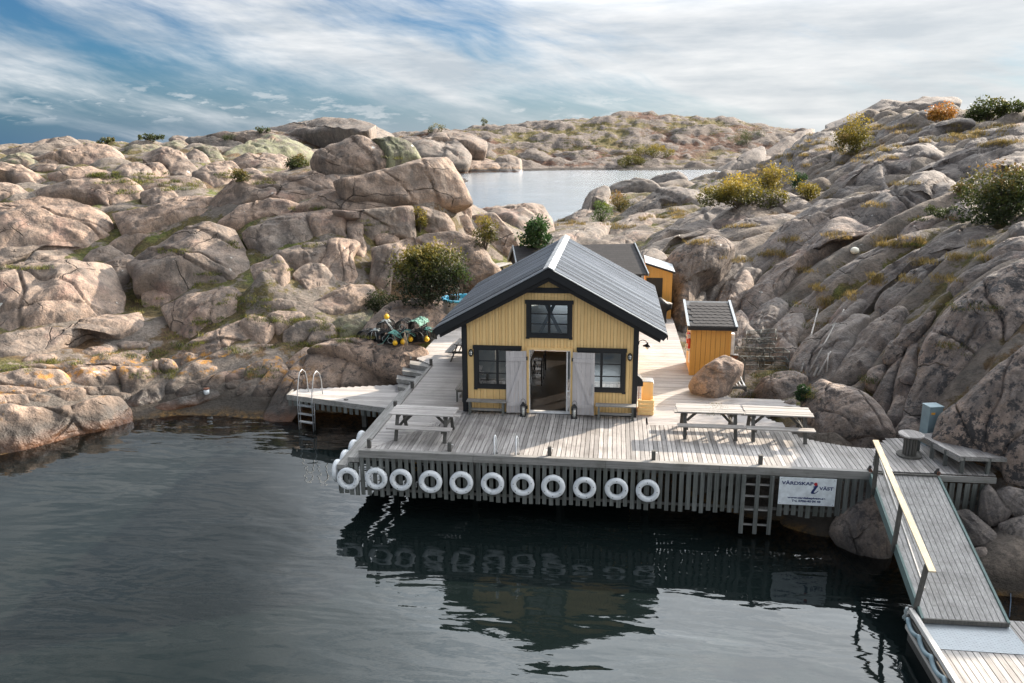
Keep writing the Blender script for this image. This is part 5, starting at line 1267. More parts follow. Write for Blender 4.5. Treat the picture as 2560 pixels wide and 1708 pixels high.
# a broom and boots stood between the wall and the box
t = thing('hand_brush', 'small brush standing between the yellow panel box and the wall', 'brush', (HW + .10, .55, DZ))
m_ = MB(); m_.tube([(0, 0, .1), (0, .03, .95)], .012, 6); m_.build('handle', M['rust'], t); m_ = MB(); m_.box((-.05, -.05, 0), (.05, .05, .12)); m_.build('bristles', M['tan_rope'], t)

# ------------------------------------------------------------------ furniture
def bench(name, label, L, loc, rz=0.0, h=.45, d=.28, group=None, mat='dark_wood'):
    t = thing(name, label, 'bench', loc, rz, group)
    m_ = MB(); m_.box((-L / 2, -d / 2, h - .035), (L / 2, -.004, h)); m_.box((-L / 2, .004, h - .035), (L / 2, d / 2, h)); m_.build('seat', M['grey_x'], t, bevel=.004)
    for s in (-1, 1):
        m_ = MB(); x = s * (L / 2 - .10)
        m_.box((x - .03, -d / 2 + .02, 0), (x + .03, -d / 2 + .07, h - .036)); m_.box((x - .03, d / 2 - .07, 0), (x + .03, d / 2 - .02, h - .036)); m_.box((x - .025, -d / 2 + .071, h - .12), (x + .025, d / 2 - .071, h - .04)); m_.build('leg', M['grey_z'], t)
    m_ = MB(); m_.box((-L / 2 + .135, -.03, .12), (L / 2 - .135, .03, .19)); m_.build('stretcher', M['grey_x'], t); return t
bench('wooden_bench', 'grey plank bench under the left window of the boathouse', 1.22, (.74, -.20, DZ), group='plank benches against the boathouse front')
bench('wooden_bench', 'grey plank bench under the right window of the boathouse', 1.20, (4.65, -.22, DZ), group='plank benches against the boathouse front')
bench('wooden_bench', 'dark bench along the left side wall of the boathouse', 1.5, (-.30, 1.55, DZ), rz=math.radians(90))
def lantern(loc, label):
    t = thing('lantern', label, 'lantern', loc, random.uniform(-.2, .2), 'lanterns either side of the doorway')
    m_ = MB(); m_.box((-.085, -.085, 0), (.085, .085, .03)); m_.build('base', M['black_paint'], t, bevel=.004)
    m_ = MB()
    for a in (-1, 1):
        for b in (-1, 1): m_.beam((a * .076, b * .076, .03), (a * .066, b * .066, .34), .014, .014)
    for a in (-1, 1): m_.beam((-.07, a * .072, .19), (.07, a * .072, .19), .006, .006)
    m_.build('frame', M['black_paint'], t)
    m_ = MB(); m_.add([(-.09, -.09, .335), (.09, -.09, .335), (.09, .09, .335), (-.09, .09, .335), (-.035, -.035, .41), (.035, -.035, .41), (.035, .035, .41), (-.035, .035, .41)], [(3, 2, 1, 0), (4, 5, 6, 7), (0, 1, 5, 4), (1, 2, 6, 5), (2, 3, 7, 6), (3, 0, 4, 7)]); m_.box((-.03, -.03, .41), (.03, .03, .44)); m_.build('roof', M['black_paint'], t)
    m_ = MB(); m_.tube([(-.065, 0, .40), (-.07, 0, .47), (-.04, 0, .53), (0, 0, .545), (.04, 0, .53), (.07, 0, .47), (.065, 0, .40)], .006, 6); m_.build('handle', M['black_paint'], t)
    m_ = MB(); m_.lathe([(0, .03), (.036, .03), (.036, .26), (0, .265)], n=14); m_.build('candle', M['lamp_glass'], t)
lantern((1.87, -.24, DZ), 'black lantern with a pale candle left of the doorway'); lantern((3.42, -.27, DZ), 'black lantern with a pale candle right of the doorway')
def picnic(loc, label, L=1.83, rz=0.0, mat='pale_x', group='wooden picnic tables on the deck'):
    t = thing('picnic_table', label, 'picnic table', loc, rz, group)
    m_ = MB(); rs_ = random.Random(int(loc[0] * 7)); y = -.39
    for k in range(5): e = rs_.uniform(-.012, .012); m_.box((-L / 2 + e, y, .715), (L / 2 + e, y + .143, .75 + rs_.uniform(-.002, .002))); y += .156
    m_.build('top', M[mat], t, bevel=.003)
    for s in (-1, 1):
        m_ = MB(); 
        for k in (0, 1): y0 = s * .60 + (k - .5) * .135; m_.box((-L / 2, y0 - .062, .405), (L / 2, y0 + .062, .44))
        m_.build('bench_seat', M[mat], t, bevel=.003)
    for s in (-1, 1):
        x = s * (L / 2 - .22); m_ = MB()
        m_.beam((x, -.26, .71), (x, -.56, 0), .042, .095, up=(1, 0, 0)); m_.beam((x, .26, .71), (x, .56, 0), .042, .095, up=(1, 0, 0)); m_.each('leg', M['dark_wood'], t)
        m_ = MB(); m_.beam((x - s * .045, -.68, .36), (x - s * .045, .68, .36), .04, .085); m_.build('seat_bearer', M['dark_wood'], t)
        m_ = MB(); m_.beam((x - s * .045, -.36, .665), (x - s * .045, .36, .665), .04, .085); m_.beam((x - s * .09, 0, .36), (s * .25, 0, .70), .042, .07); m_.build('brace', M['dark_wood'], t)
    return t
picnic((-.73, -2.17, DZ), 'grey picnic table left of the boathouse door, on the front deck', rz=math.radians(-1), mat='deck_x')
picnic((7.26, -1.12, DZ), 'pale picnic table in the sun, the left one of the joined pair', L=1.82, rz=math.radians(.8))
picnic((9.13, -1.15, DZ), 'pale picnic table in the sun, the right one of the joined pair, nearest the rocks', L=1.82, rz=math.radians(-1.2))
picnic((-.98, 6.25, DZ), 'picnic table mostly hidden behind the left wall of the boathouse', rz=math.radians(88), L=1.8)
picnic((-2.9, 19.9, 2.1), 'picnic table far back behind the roof, the nearer of two', rz=math.radians(82), L=2.3)
picnic((-2.15, 22.5, 2.3), 'picnic table far back behind the roof, the farther of two', rz=math.radians(70), L=2.0)
# chairs inside, seen through the door
def chair(loc, rz, label):
    t = thing('slatted_chair', label, 'chair', loc, rz, 'dark chairs inside the boathouse')
    m_ = MB()
    for k in range(5): m_.box((-.2, -.2 + k * .082, .43), (.2, -.2 + k * .082 + .06, .45))
    m_.build('seat', M['black_paint'], t)
    m_ = MB()
    for k in range(5): m_.box((-.18 + k * .08, .20 , .52), (-.18 + k * .08 + .04, .22, .86))
    m_.box((-.2, .195, .84), (.2, .225, .90)); m_.build('backrest', M['black_paint'], t)
    for s in (-1, 1): m_ = MB(); m_.beam((s * .19, -.19, 0), (s * .19, -.17, .43), .03, .03); m_.beam((s * .19, .21, 0), (s * .19, .21, .86), .03, .03); m_.build('leg', M['black_paint'], t)
chair((1.93, 3.0, 1.915), math.radians(-88), 'dark slatted chair just inside the doorway, nearest the door'); chair((1.95, 3.8, 1.915), math.radians(-92), 'dark slatted chair inside, second in from the door'); chair((1.92, 4.6, 1.915), math.radians(-90), 'dark slatted chair inside, farthest from the door')
t = thing('dining_table', 'table with a pale top inside the boathouse left of the doorway', 'table', (1.32, 3.8, 1.915))
m_ = MB(); m_.box((-.38, -1.2, .71), (.38, 1.2, .75)); m_.build('top', M['white_paint'], t)
for s in (-1, 1): m_ = MB(); m_.box((-.3, s * 1.05 - .04, 0), (-.22, s * 1.05 + .04, .71)); m_.box((.22, s * 1.05 - .04, 0), (.3, s * 1.05 + .04, .71)); m_.each('leg', M['black_paint'], t)
# ------------------------------------------------------------------ low jetty on the left with its bathing ladder
JZ = 1.20
jet = thing('low_jetty', 'small low jetty of grey planks against the rounded rock left of the deck', 'jetty', (-5, 3, 0))
def J(o): o.location = (5, -3, 0); return o
A_, B_ = np.array([-7.09, 3.13]), np.array([-2.95, 2.02]); dj = (B_ - A_) / np.linalg.norm(B_ - A_); nj = np.array([-dj[1], dj[0]])
mb = MB(); s = 0.0; rs = random.Random(2); k = 0
backpts = [(-7.12, 3.75), (-5.6, 3.63), (-4.2, 4.1), (-3.1, 4.7), (-2.9, 4.7)]
L_ = np.linalg.norm(B_ - A_)
while s < 2.9:                                  # planks run along the front edge
    def at(t_, o_): return (A_[0] + dj[0] * t_ + nj[0] * o_, A_[1] + dj[1] * t_ + nj[1] * o_)
    # each plank ends where the rock begins
    t0 = max(0, (s - .55) * 1.6) if s > .5 else 0
    t0 = 0 if s < .6 else min(3.6, (s - .6) * 1.75)
    q = [at(t0, s + .004), at(L_ + .05, s + .004), at(L_ + .05, s + .119), at(t0, s + .119)]; mb.prism(q, JZ - .03, JZ + rs.uniform(-.001, .001)); s += .1235
J(mb.build('planking', M['deck_x'], jet))
mb = MB(); p, q = (A_[0], A_[1]), (B_[0], B_[1])
mb.beam((p[0], p[1] - .03, JZ - .085), (q[0], q[1] - .03, JZ - .085), .05, .19); mb.beam((p[0] + .02, p[1], JZ - .085), (p[0] - .02, p[1] + .62, JZ - .085), .05, .19)
J(mb.build('edge_beam', M['grey_x'], jet))
mb = MB(); t_ = .05
while t_ < L_ - .05:
    a = A_ + dj * t_ - nj * .012; b = A_ + dj * (t_ + .14) - nj * .012
    mb.prism([(a[0], a[1] - .03), (b[0], b[1] - .03), (b[0], b[1] - .005), (a[0], a[1] - .005)], .80 + rs.uniform(-.02, .02), JZ - .182); t_ += .235
J(mb.build('fascia_boards', M['grey_z'], jet))
mb = MB(); 
for t_ in (2.6, 3.9):
    a = A_ + dj * t_ + nj * .95; mb.box((a[0] - .08, a[1] - .08, -1.5), (a[0] + .08, a[1] + .08, JZ - .05))
[J(o_) for o_ in mb.each('pile', M['dark_wood'], jet)]
t = thing('bathing_ladder', 'galvanised bathing ladder with two hooped handrails on the low jetty', 'ladder', (-6.27, 2.86, JZ), math.atan2(dj[1], dj[0]))
for sx in (-.31, .31):
    m_ = MB(); m_.tube([(sx, .55, 0), (sx, .52, .5), (sx, .44, .80), (sx, .28, .93), (sx, .12, .86), (sx, .03, .62), (sx, -.08, .15), (sx, -.11, -.3), (sx, -.13, -1.35)], .017, 8); m_.tube([(sx, .02, -.05), (sx, -.03, -1.3)], .016, 6); m_.build('handrail', M['galv'], t)
for z in (-.30, -.62, -.92): m_ = MB(); m_.box((-.3, -.15, z), (.3, -.03, z + .035)); m_.build('rung', M['galv'], t)
t = thing('mooring_ring', 'small iron ring lying on the low jetty beside the bathing ladder', 'ring', (-4.75, 2.72, JZ))
m_ = MB(); m_.tube([(.08 * math.cos(a), .05 * math.sin(a), .015) for a in np.linspace(0, 6.28, 14)[:-1]], .010, 6, closed=True); m_.build('ring', M['dark_metal'], t)
# timber steps from the jetty up to the deck
for i, (x0, y0, x1, z, d_, lab) in enumerate([(-3.2, 5.25, -2.26, 1.86, .62, 'top timber step beside the left deck edge'), (-3.38, 4.85, -2.26, 1.70, .42, 'second timber step down from the left deck edge'), (-3.50, 4.42, -2.26, 1.52, .42, 'third timber step down from the left deck edge'), (-3.35, 3.98, -2.60, 1.36, .40, 'lowest timber step on the low jetty')]):
    m_ = MB(); m_.prism([(x0, y0 + .5), (x0 + .12, y0), (x1, y0 - .35), (x1, y0 + d_ - .35)], z - .16, z); o = m_.build('timber_step', M['grey_x'], None, bevel=.006); tag(o, lab, 'step', 'timber steps left of the deck')
# ------------------------------------------------------------------ gangway
gw = thing('gangway', 'sloping plank gangway with one handrail leading down to the floating pontoon', 'gangway', (11.7, -3.55, 0))
def G_(o): o.location = (-11.7, 3.55, 0); return o
T0, T1 = np.array([11.03, -3.55, 1.88]), np.array([12.56, -3.55, 1.88]); B0, B1 = np.array([10.80, -8.05, .72]), np.array([12.36, -8.02, .72])
mb = MB(); n = 13; rs = random.Random(8)
for k in range(n):
    a, b = (k + .05) / n, (k + .95) / n; q = [T0 + (T1 - T0) * a, T0 + (T1 - T0) * b, B0 + (B1 - B0) * b, B0 + (B1 - B0) * a]
    dz = rs.uniform(-.001, .001); vs = [(p[0], p[1], p[2] + dz) for p in q] + [(p[0], p[1], p[2] - .028) for p in q]
    mb.add(vs, [(3, 2, 1, 0), (4, 5, 6, 7), (0, 1, 5, 4), (1, 2, 6, 5), (2, 3, 7, 6), (3, 0, 4, 7)])
G_(mb.build('planking', M['gang_wood'], gw))
mb = MB()
for k in range(14):                             # thin anti slip strips across the planks
    a = .04 + k * .068; p = T0 + (B0 - T0) * a; q = T1 + (B1 - T1) * a; mb.beam((p[0] + .25, p[1], p[2] + .003), (q[0] - .25, q[1], q[2] + .003), .006, .003)
G_(mb.build('grip_strips', M['gang_wood'], gw))
for s_, (p, q) in enumerate(((T0, B0), (T1, B1))):
    mb = MB(); off = -.03 if s_ == 0 else .03; mb.beam((p[0] + off, p[1], p[2] - .10), (q[0] + off, q[1], q[2] - .10), .05, .24); G_(mb.build('side_beam', M['green_wood'], gw))
mb = MB(); mb.beam(B0 + np.array([-.03, -.02, -.04]), B1 + np.array([.03, -.02, -.04]), .04, .09); mb.beam(T0 + np.array([0, -.01, .03]), T1 + np.array([0, -.01, .03]), .05, .03); [G_(o_) for o_ in mb.each('end_beam', M['dark_wood'], gw)]
RT = [np.array([10.93, -3.85, 2.86]), np.array([10.87, -5.95, 2.33]), np.array([10.80, -8.05, 1.80])]
for i, f in enumerate((.12, .545, .93)):
    p = T0 + (B0 - T0) * f; mb = MB(); r_ = RT[0] + (RT[2] - RT[0]) * ((f - .06) / .90)
    mb.beam((p[0] - .08, p[1], p[2] - .18), (r_[0] - .02, r_[1], r_[2] - .02), .045, .095, up=(1, 0, 0)); G_(mb.build('rail_post', M['dark_wood'], gw))
mb = MB(); mb.beam(RT[0] + np.array([0, .05, 0]), RT[2] + np.array([0, -.1, 0]), .135, .032); G_(mb.build('handrail', M['fresh_wood'], gw, bevel=.004))
mb = MB(); mb.beam((T0[0] + .10, T0[1] - .1, T0[2] + .42), (B0[0] + .08, B0[1] + .35, B0[2] + .43), .028, .085); G_(mb.build('mid_rail', M['pale_y'], gw))
for x, lab in ((10.99, 'iron hinge bracket at the top left of the gangway'), (12.60, 'iron hinge bracket at the top right of the gangway')):
    t = thing('hinge_bracket', lab, 'bracket', (x, -3.42, DZ), group='gangway hinge brackets')
    m_ = MB(); m_.add([(-.03, -.08, 0), (.03, -.08, 0), (.03, .10, 0), (-.03, .10, 0), (-.03, -.04, .16), (.03, -.04, .16)], [(0, 1, 2, 3), (0, 4, 5, 1), (3, 2, 5, 4), (0, 3, 4), (1, 5, 2)]); m_.build('plate', M['dark_metal'], t)
    m_ = MB(); m_.tube([(.03 * math.cos(a), -.10, .05 + .045 * math.sin(a)) for a in np.linspace(0, 6.28, 10)[:-1]], .010, 6, closed=True); m_.tube([(0, -.11, .0), (.0, -.14, -.10), (0, -.14, -.22)], .010, 6); m_.build('shackle', M['rust'], t)
# ------------------------------------------------------------------ floating pontoon
pt = thing('pontoon', 'floating pontoon of grey planks with kerb timbers at the lower right', 'pontoon', (11.6, -10, 0))
def PT(o): o.location = (-11.6, 10, 0); return o
PZ = .60
mb = MB(); boards_y(mb, 10.72, 13.1, lambda x: [(-14.5, -7.75)], PZ, w=.125); PT(mb.build('planking', M['deck_y'], pt))
mb = MB(); mb.box((10.62, -14.5, PZ + .03), (10.72, -7.72, PZ + .13)); y = -7.8
while y > -14: mb.box((10.63, y - .12, PZ - .0), (10.715, y, PZ + .03)); y -= .62
mb.box((13.02, -14.5, PZ + .03), (13.13, -7.85, PZ + .13)); PT(mb.build('kerb_timber', M['pale_y'], pt, bevel=.006))
mb = MB(); mb.box((10.60, -14.5, PZ - .26), (10.64, -7.74, PZ - .03)); mb.box((10.66, -14.5, -.3), (13.15, -7.74, PZ - .04)); mb.box((13.13, -14.5, PZ - .2), (13.17, -7.74, PZ + .0)); PT(mb.build('float_box', M['dark_wood'], pt))
mb = MB(); mb.box((10.575, -14.5, PZ - .30), (10.597, -7.78, PZ - .22)); PT(mb.build('rubbing_strip', M['pale_y'], pt))
t = thing('fender_hose', 'grey hose fender looped in swags along the left side of the pontoon', 'fender', (10.6, -8, PZ))
m_ = MB(); pts = []; 
for k in range(70): a = k / 10.0; pts.append((-.045 - .02 * abs(math.sin(a * math.pi)), -a * .62 + .1, .0 - .09 * abs(math.sin(a * math.pi)) ** .8))
m_.tube(pts, .045, 8); m_.build('hose', M['cabinet'], t)
t = thing('mooring_rope', 'blue and white mooring rope knotted at the near end of the pontoon kerb', 'rope', (10.6, -7.75, PZ))
m_ = MB(); rs = random.Random(5)
for k in range(4): m_.tube([(-.02 + rs.uniform(-.03, .03), .02 * j + rs.uniform(-.03, .03), .12 - .06 * j + rs.uniform(-.02, .02)) for j in range(6)], .011, 6)
m_.build('knot', M['pale_rope'], t)
t = thing('chequer_plate', 'grey chequered metal plate under the foot of the gangway', 'metal plate', (11.6, -8.4, PZ + .004))
m_ = MB(); m_.box((-.82, -.50, 0), (.84, .50, .008))
for i in range(26):
    for j in range(15):
        x, y = -.78 + i * .063, -.46 + j * .064 + (.032 if i % 2 else 0); a = .7 if (i + j) % 2 else -.7
        m_.beam((x - .014 * math.cos(a), y - .014 * math.sin(a), .0095), (x + .014 * math.cos(a), y + .014 * math.sin(a), .0095), .007, .003)
m_.build('sheet', M['plate'], t)
# ------------------------------------------------------------------ platform, drum, cabinet
t = thing('low_platform', 'low grey plank platform on posts against the big rock at the right', 'platform', (13.4, -2.6, DZ))
q = [(12.66, -1.84), (13.13, -3.33), (14.25, -3.30), (13.35, -1.55)]; q = [(a - 13.4, b + 2.6) for a, b in q]
m_ = MB(); n = 8; P0, P1, P2, P3 = [np.array(p) for p in q]
for k in range(n):
    a, b = (k + .03) / n, (k + .97) / n; m_.prism([tuple(P0 + (P3 - P0) * a), tuple(P1 + (P2 - P1) * a), tuple(P1 + (P2 - P1) * b), tuple(P0 + (P3 - P0) * b)], .42, .45)
m_.build('top', M['deck_y'], t)
m_ = MB(); m_.beam((*P0, .36), (*P1, .36), .04, .11); m_.beam((*P1, .38), (*P2, .38), .04, .07); m_.build('apron', M['grey_y'], t)
for c in (P0 * .97 + P1 * .03, P0 * .62 + P1 * .38, P0 * .3 + P1 * .7, P1 * .93 + P2 * .07, P1 * .38 + P2 * .62): m_ = MB(); m_.box((c[0] - .04, c[1] - .02, 0), (c[0] + .04, c[1] + .06, .415)); m_.build('leg', M['grey_z'], t)
t = thing('cable_drum', 'wooden cable drum used as a round table on the right deck', 'cable drum', (12.33, -2.25, DZ))
def disc(z0, z1, r):
    m_ = MB(); n = 9
    for k in range(n):
        a, b = -r + 2 * r * k / n + .003, -r + 2 * r * (k + 1) / n - .003; pts = []
        for j in range(7): y = a + (b - a) * j / 6; pts.append((math.sqrt(max(r * r - y * y, 1e-6)), y))
        m_.prism(pts + [(-p[0], p[1]) for p in pts[::-1]], z0, z1)
    return m_
disc(.0, .045, .31).build('base_flange', M['dark_wood'], t); disc(.57, .61, .31).build('top_flange', M['deck_y'], t)
m_ = MB()
for k in range(14):
    a = 2 * math.pi * k / 14; c, s = math.cos(a), math.sin(a); m_.beam((c * .155, s * .155, .046), (c * .155, s * .155, .57), .055, .022, up=(c, s, 0))
m_.build('core_staves', M['dark_wood'], t)
t = thing('electric_cabinet', 'tall blue grey electric cabinet with an orange label against the rock', 'cabinet', (13.17, -1.28, DZ - .1), math.radians(14))
m_ = MB(); m_.box((-.19, -.15, 0), (.19, .19, 1.17)); m_.box((-.006, -.1545, .12), (.002, -.150, 1.12)); m_.build('body', M['cabinet'], t, bevel=.006)
m_ = MB(); m_.box((-.205, -.17, 1.172), (.205, .205, 1.205)); m_.build('lid', M['cabinet'], t, bevel=.006)
m_ = MB(); m_.box((-.14, -.156, .98), (-.03, -.1515, 1.04)); m_.build('warning_label', M['orange_label'], t)
m_ = MB(); m_.box((-.16, -.156, .30), (-.07, -.1515, .34)); m_.build('name_plate', M['plate'], t)
# a drooping cable by the rocks under the right deck
t = thing('mooring_line', 'thin dark line hanging from the rocks into the water right of the gangway', 'line', (12.8, -6, 0))
m_ = MB(); m_.tube([tuple(np.array(on_z(2000 + x * .49, 940 + y * .49, z)) - np.array([12.8, -6, 0])) for x, y, z in [(985, 850, .5), (1010, 920, .25), (1040, 1000, .12), (1075, 1095, .06), (1075, 1150, .03), (1068, 1230, .02)]], .012, 6); m_.build('line', M['cable'], t)

# ------------------------------------------------------------------ shed
sh = thing('small_shed', 'small yellow shed with a shingle lean-to roof and pale edge boards', 'shed', (7.95, 5.5, DZ))
def S_(o): o.location = (-7.95, -5.5, -DZ); return o
x0, x1, y0, y1 = 7.27, 8.62, 4.72, 6.40
mb = MB(); x = x0
while x < x1 - .01: mb.box((x + .006, y0 - .0, DZ - .02), (min(x + .166, x1) - .006, y0 + .02, 3.68)); x += .166
y = y0 + .022
while y < y1 - .01:
    e = min(y + .166, y1); zt = 3.66 + (y - y0) * .27
    mb.box((x0, y + .002, DZ - .02), (x0 + .02, e - .002, zt)); mb.box((x1 - .02, y + .002, DZ - .02), (x1, e - .002, zt)); y += .166
mb.box((x0 + .02, y1 - .02, DZ), (x1 - .02, y1, 4.05)); S_(mb.build('walls', M['yellow_deep'], sh)); mb = MB(); mb.box((x0 + .025, y0 + .022, DZ), (x1 - .025, y0 + .04, 3.66)); S_(mb.build('inner_panel', M['rust'], sh))
mb = MB(); mb.box((x0 - .03, y0 - .03, DZ - .05), (x0 - .002, y0 + .10, 3.7)); mb.box((x0 + .0, y0 - .03, DZ - .05), (x0 + .09, y0 - .003, 3.68)); mb.box((x1 - .06, y0 - .03, DZ - .05), (x1 + .0, y0 - .003, 3.68)); S_(mb.build('corner_board', M['yellow_deep'], sh))
rs_z = lambda y: 3.72 + (y - 4.50) * .235
mb = MB(); xa, xb = 7.10, 8.78
mb.prism_y([(xa, 0), (xb, 0), (xb, 0.001), (xa, 0.001)], 0, .001)
mb = MB(); mb.add([(xa, 4.50, rs_z(4.5)), (xb, 4.50, rs_z(4.5)), (xb, 6.62, rs_z(6.62)), (xa, 6.62, rs_z(6.62)), (xa, 4.50, rs_z(4.5) - .09), (xb, 4.50, rs_z(4.5) - .09), (xb, 6.62, rs_z(6.62) - .09), (xa, 6.62, rs_z(6.62) - .09)], [(0, 1, 2, 3), (7, 6, 5, 4), (0, 4, 5, 1), (1, 5, 6, 2), (2, 6, 7, 3), (3, 7, 4, 0)])
S_(mb.build('roof', M['black_paint'], sh))
mb = MB(); rs = random.Random(4); r = 0; y = 6.40                       # scalloped shingles, each course a little proud of the one below
while y > 4.52:
    x = xa + .08 + (0 if r % 2 else .12)
    while x < xb - .09:
        w = .235; xs_ = [x + w * k / 8 for k in range(9)]; lo = [y - .235 - .06 * math.sin(math.pi * k / 8) for k in range(9)]
        top = y + .06; zl = .030; zt = .012
        V = [(min(max(a, xa + .07), xb - .07), max(b, 4.505), rs_z(max(b, 4.505)) + zl) for a, b in zip(xs_, lo)] + [(min(max(a, xa + .07), xb - .07), top, rs_z(top) + zt) for a in xs_]
        V += [(v[0], v[1], v[2] - .010) for v in V[:9]]
        mb.add(V, [tuple(range(0, 9)) + tuple(range(17, 8, -1))] + [(k, 18 + k, 19 + k, k + 1) for k in range(8)]); x += w
    y -= .235; r += 1
S_(mb.build('shingles', M['shingle'], sh))
mb = MB()
for xx in (xa + .02, xb - .02): mb.beam((xx, 4.47, rs_z(4.47) + .02), (xx, 6.64, rs_z(6.64) + .02), .085, .05)
S_(mb.build('verge_board', M['plate'], sh)); 
mb = MB(); mb.box((xa, 4.465, rs_z(4.5) - .12), (xb, 4.495, rs_z(4.5) + .012)); S_(mb.build('fascia', M['black_paint'], sh))
# lifebuoy in its white holder on the shed wall
t = thing('lifebuoy', 'red and white lifebuoy hanging on the left wall of the small shed', 'lifebuoy', (7.20, 5.05, 3.05))
m_ = MB(); prof = [(.30 + .055 * math.cos(a), .045 * math.sin(a)) for a in np.linspace(0, 2 * math.pi, 13)]; m_.lathe(prof, (0, 0, 0), 32, axis='x'); m_.build('ring', M['red_paint'], t)
for a in (45, 135, 225, 315):
    m_ = MB(); ca, sa = math.cos(math.radians(a)), math.sin(math.radians(a)); 
    for ph in (-.16, 0, .16):
        c2, s2 = math.cos(math.radians(a) + ph), math.sin(math.radians(a) + ph); m_.tube([(.058 * math.cos(b), (.30 + .062 * math.sin(b)) * c2, (.30 + .062 * math.sin(b)) * s2) for b in np.linspace(0, 6.28, 11)[:-1]], .022, 6, closed=True)
    m_.build('white_band', M['white_paint'], t)
m_ = MB(); m_.box((.03, -.12, -.75), (.055, .12, .55)); m_.build('holder', M['white_paint'], t)
t = thing('white_box', 'small white meter box on the right side of the small shed', 'box', (8.68, 4.95, 3.05)); m_ = MB(); m_.box((-.03, -.1, -.4), (.09, .15, .35)); m_.build('case', M['white_paint'], t, bevel=.005); m_ = MB(); m_.box((-.02, -.106, -.3), (.08, -.101, .25)); m_.build('door', M['white_paint'], t)
t = thing('wooden_post', 'square brown wooden post with a pale top behind the small shed', 'post', (8.83, 4.95, DZ)); m_ = MB(); m_.box((-.10, -.10, -.2), (.10, .10, .72)); m_.build('shaft', M['rust'], t, bevel=.005); m_ = MB(); m_.box((-.105, -.105, .722), (.105, .105, .74)); m_.build('cap', M['pale_x'], t)

# ------------------------------------------------------------------ the long low building behind and its annex
b2 = thing('long_building', 'long low yellow building with a black shingle roof behind the boathouse', 'building', (2.6, 15.0, DZ), math.atan2(1.3, 5.65))
Lb = 5.85; rz_, ez_ = 5.20 - DZ, 4.15 - DZ; run = 2.6; ov = .28
mb = MB(); mb.box((-Lb / 2 + .2, -run + ov, -.3), (Lb / 2 - .25, -run + ov + .06, ez_ - .0)); mb.box((-Lb / 2 + .2, run - ov - .06, -.3), (Lb / 2 - .25, run - ov, ez_))
for x in (-Lb / 2 + .2, Lb / 2 - .31): mb.add([(x + a, y, z) for a in (0, .06) for y, z in ((-run + ov + .061, -.3), (run - ov - .061, -.3), (run - ov - .061, ez_ + .05), (0, rz_ - .08), (-run + ov + .061, ez_ + .05))], [(0, 1, 2, 3, 4), (9, 8, 7, 6, 5), (0, 5, 6, 1), (1, 6, 7, 2), (2, 7, 8, 3), (3, 8, 9, 4), (4, 9, 5, 0)])
mb.build('walls', M['yellow_deep'], b2)
for s in (-1, 1):
    mb = MB(); mb.add([(-Lb / 2, 0, rz_), (Lb / 2, 0, rz_), (Lb / 2, s * run, ez_), (-Lb / 2, s * run, ez_), (-Lb / 2, 0, rz_ - .08), (Lb / 2, 0, rz_ - .08), (Lb / 2, s * run, ez_ - .08), (-Lb / 2, s * run, ez_ - .08)], [(0, 1, 2, 3), (7, 6, 5, 4), (0, 4, 5, 1), (1, 5, 6, 2), (2, 6, 7, 3), (3, 7, 4, 0)]); mb.build('roof', M['shingle'], b2)
    for x in (-Lb / 2 - .02, Lb / 2 + .02):
        mb = MB(); mb.beam((x, -s * .0, rz_ - .02), (x, s * (run + .04), ez_ - .035), .05, .15); mb.build('verge_board', M['plate'], b2)
mb = MB(); mb.box((Lb / 2 - .42, -run + ov - .03, -.2), (Lb / 2 - .23, -run + ov + .0, ez_ - .02)); mb.box((-Lb / 2 + .18, -run + ov - .03, -.2), (-Lb / 2 + .3, -run + ov, ez_ - .02)); mb.build('corner_board', M['black_paint'], b2)
mb = MB(); mb.add([(-Lb / 2 + .12, -run + .5, ez_ + .10), (-Lb / 2 + .12, run - .5, ez_ + .10), (-Lb / 2 + .12, 0, rz_ - .10)], [(0, 1, 2)]); mb.box((-Lb / 2 + .10, -run + .3, ez_ - .02), (-Lb / 2 + .19, run - .3, ez_ + .1)); mb.build('gable_boarding', M['black_matte'], b2)
an = thing('lean_to', 'yellow lean-to with a black door and pale roof behind the boathouse', 'building', (6.6, 14.0, DZ))
mb = MB(); x = -.62; 
while x < .60: xx = min(x + .14, .60); mb.prism_y([(x + .002, -.1), (xx - .002 - (.0), -.1), (xx - .002, 2.58 - (xx + .62) * .28), (x + .002, 2.58 - (x + .62) * .28)], 0, .022); x += .14
mb.box((.58, .023, -.1), (.60, 1.8, 2.2)); mb.box((-.62, .023, -.1), (-.60, 1.8, 2.5)); mb.build('walls', M['yellow_deep'], an)
mb = MB(); mb.add([(-.66, -.1, 2.66), (.70, -.1, 2.24), (.70, 1.9, 2.30), (-.66, 1.9, 2.72), (-.66, -.1, 2.58), (.70, -.1, 2.16), (.70, 1.9, 2.22), (-.66, 1.9, 2.64)], [(0, 1, 2, 3), (7, 6, 5, 4), (0, 4, 5, 1), (1, 5, 6, 2), (2, 6, 7, 3), (3, 7, 4, 0)]); mb.build('roof', M['plate'], an)
mb = MB(); mb.beam((-.66, -.115, 2.60), (.71, -.115, 2.18), .03, .07); mb.build('fascia', M['black_paint'], an)
mb = MB(); mb.box((-.58, -.03, 0), (.16, -.003, 1.93)); mb.build('door', M['black_paint'], an, bevel=.003)
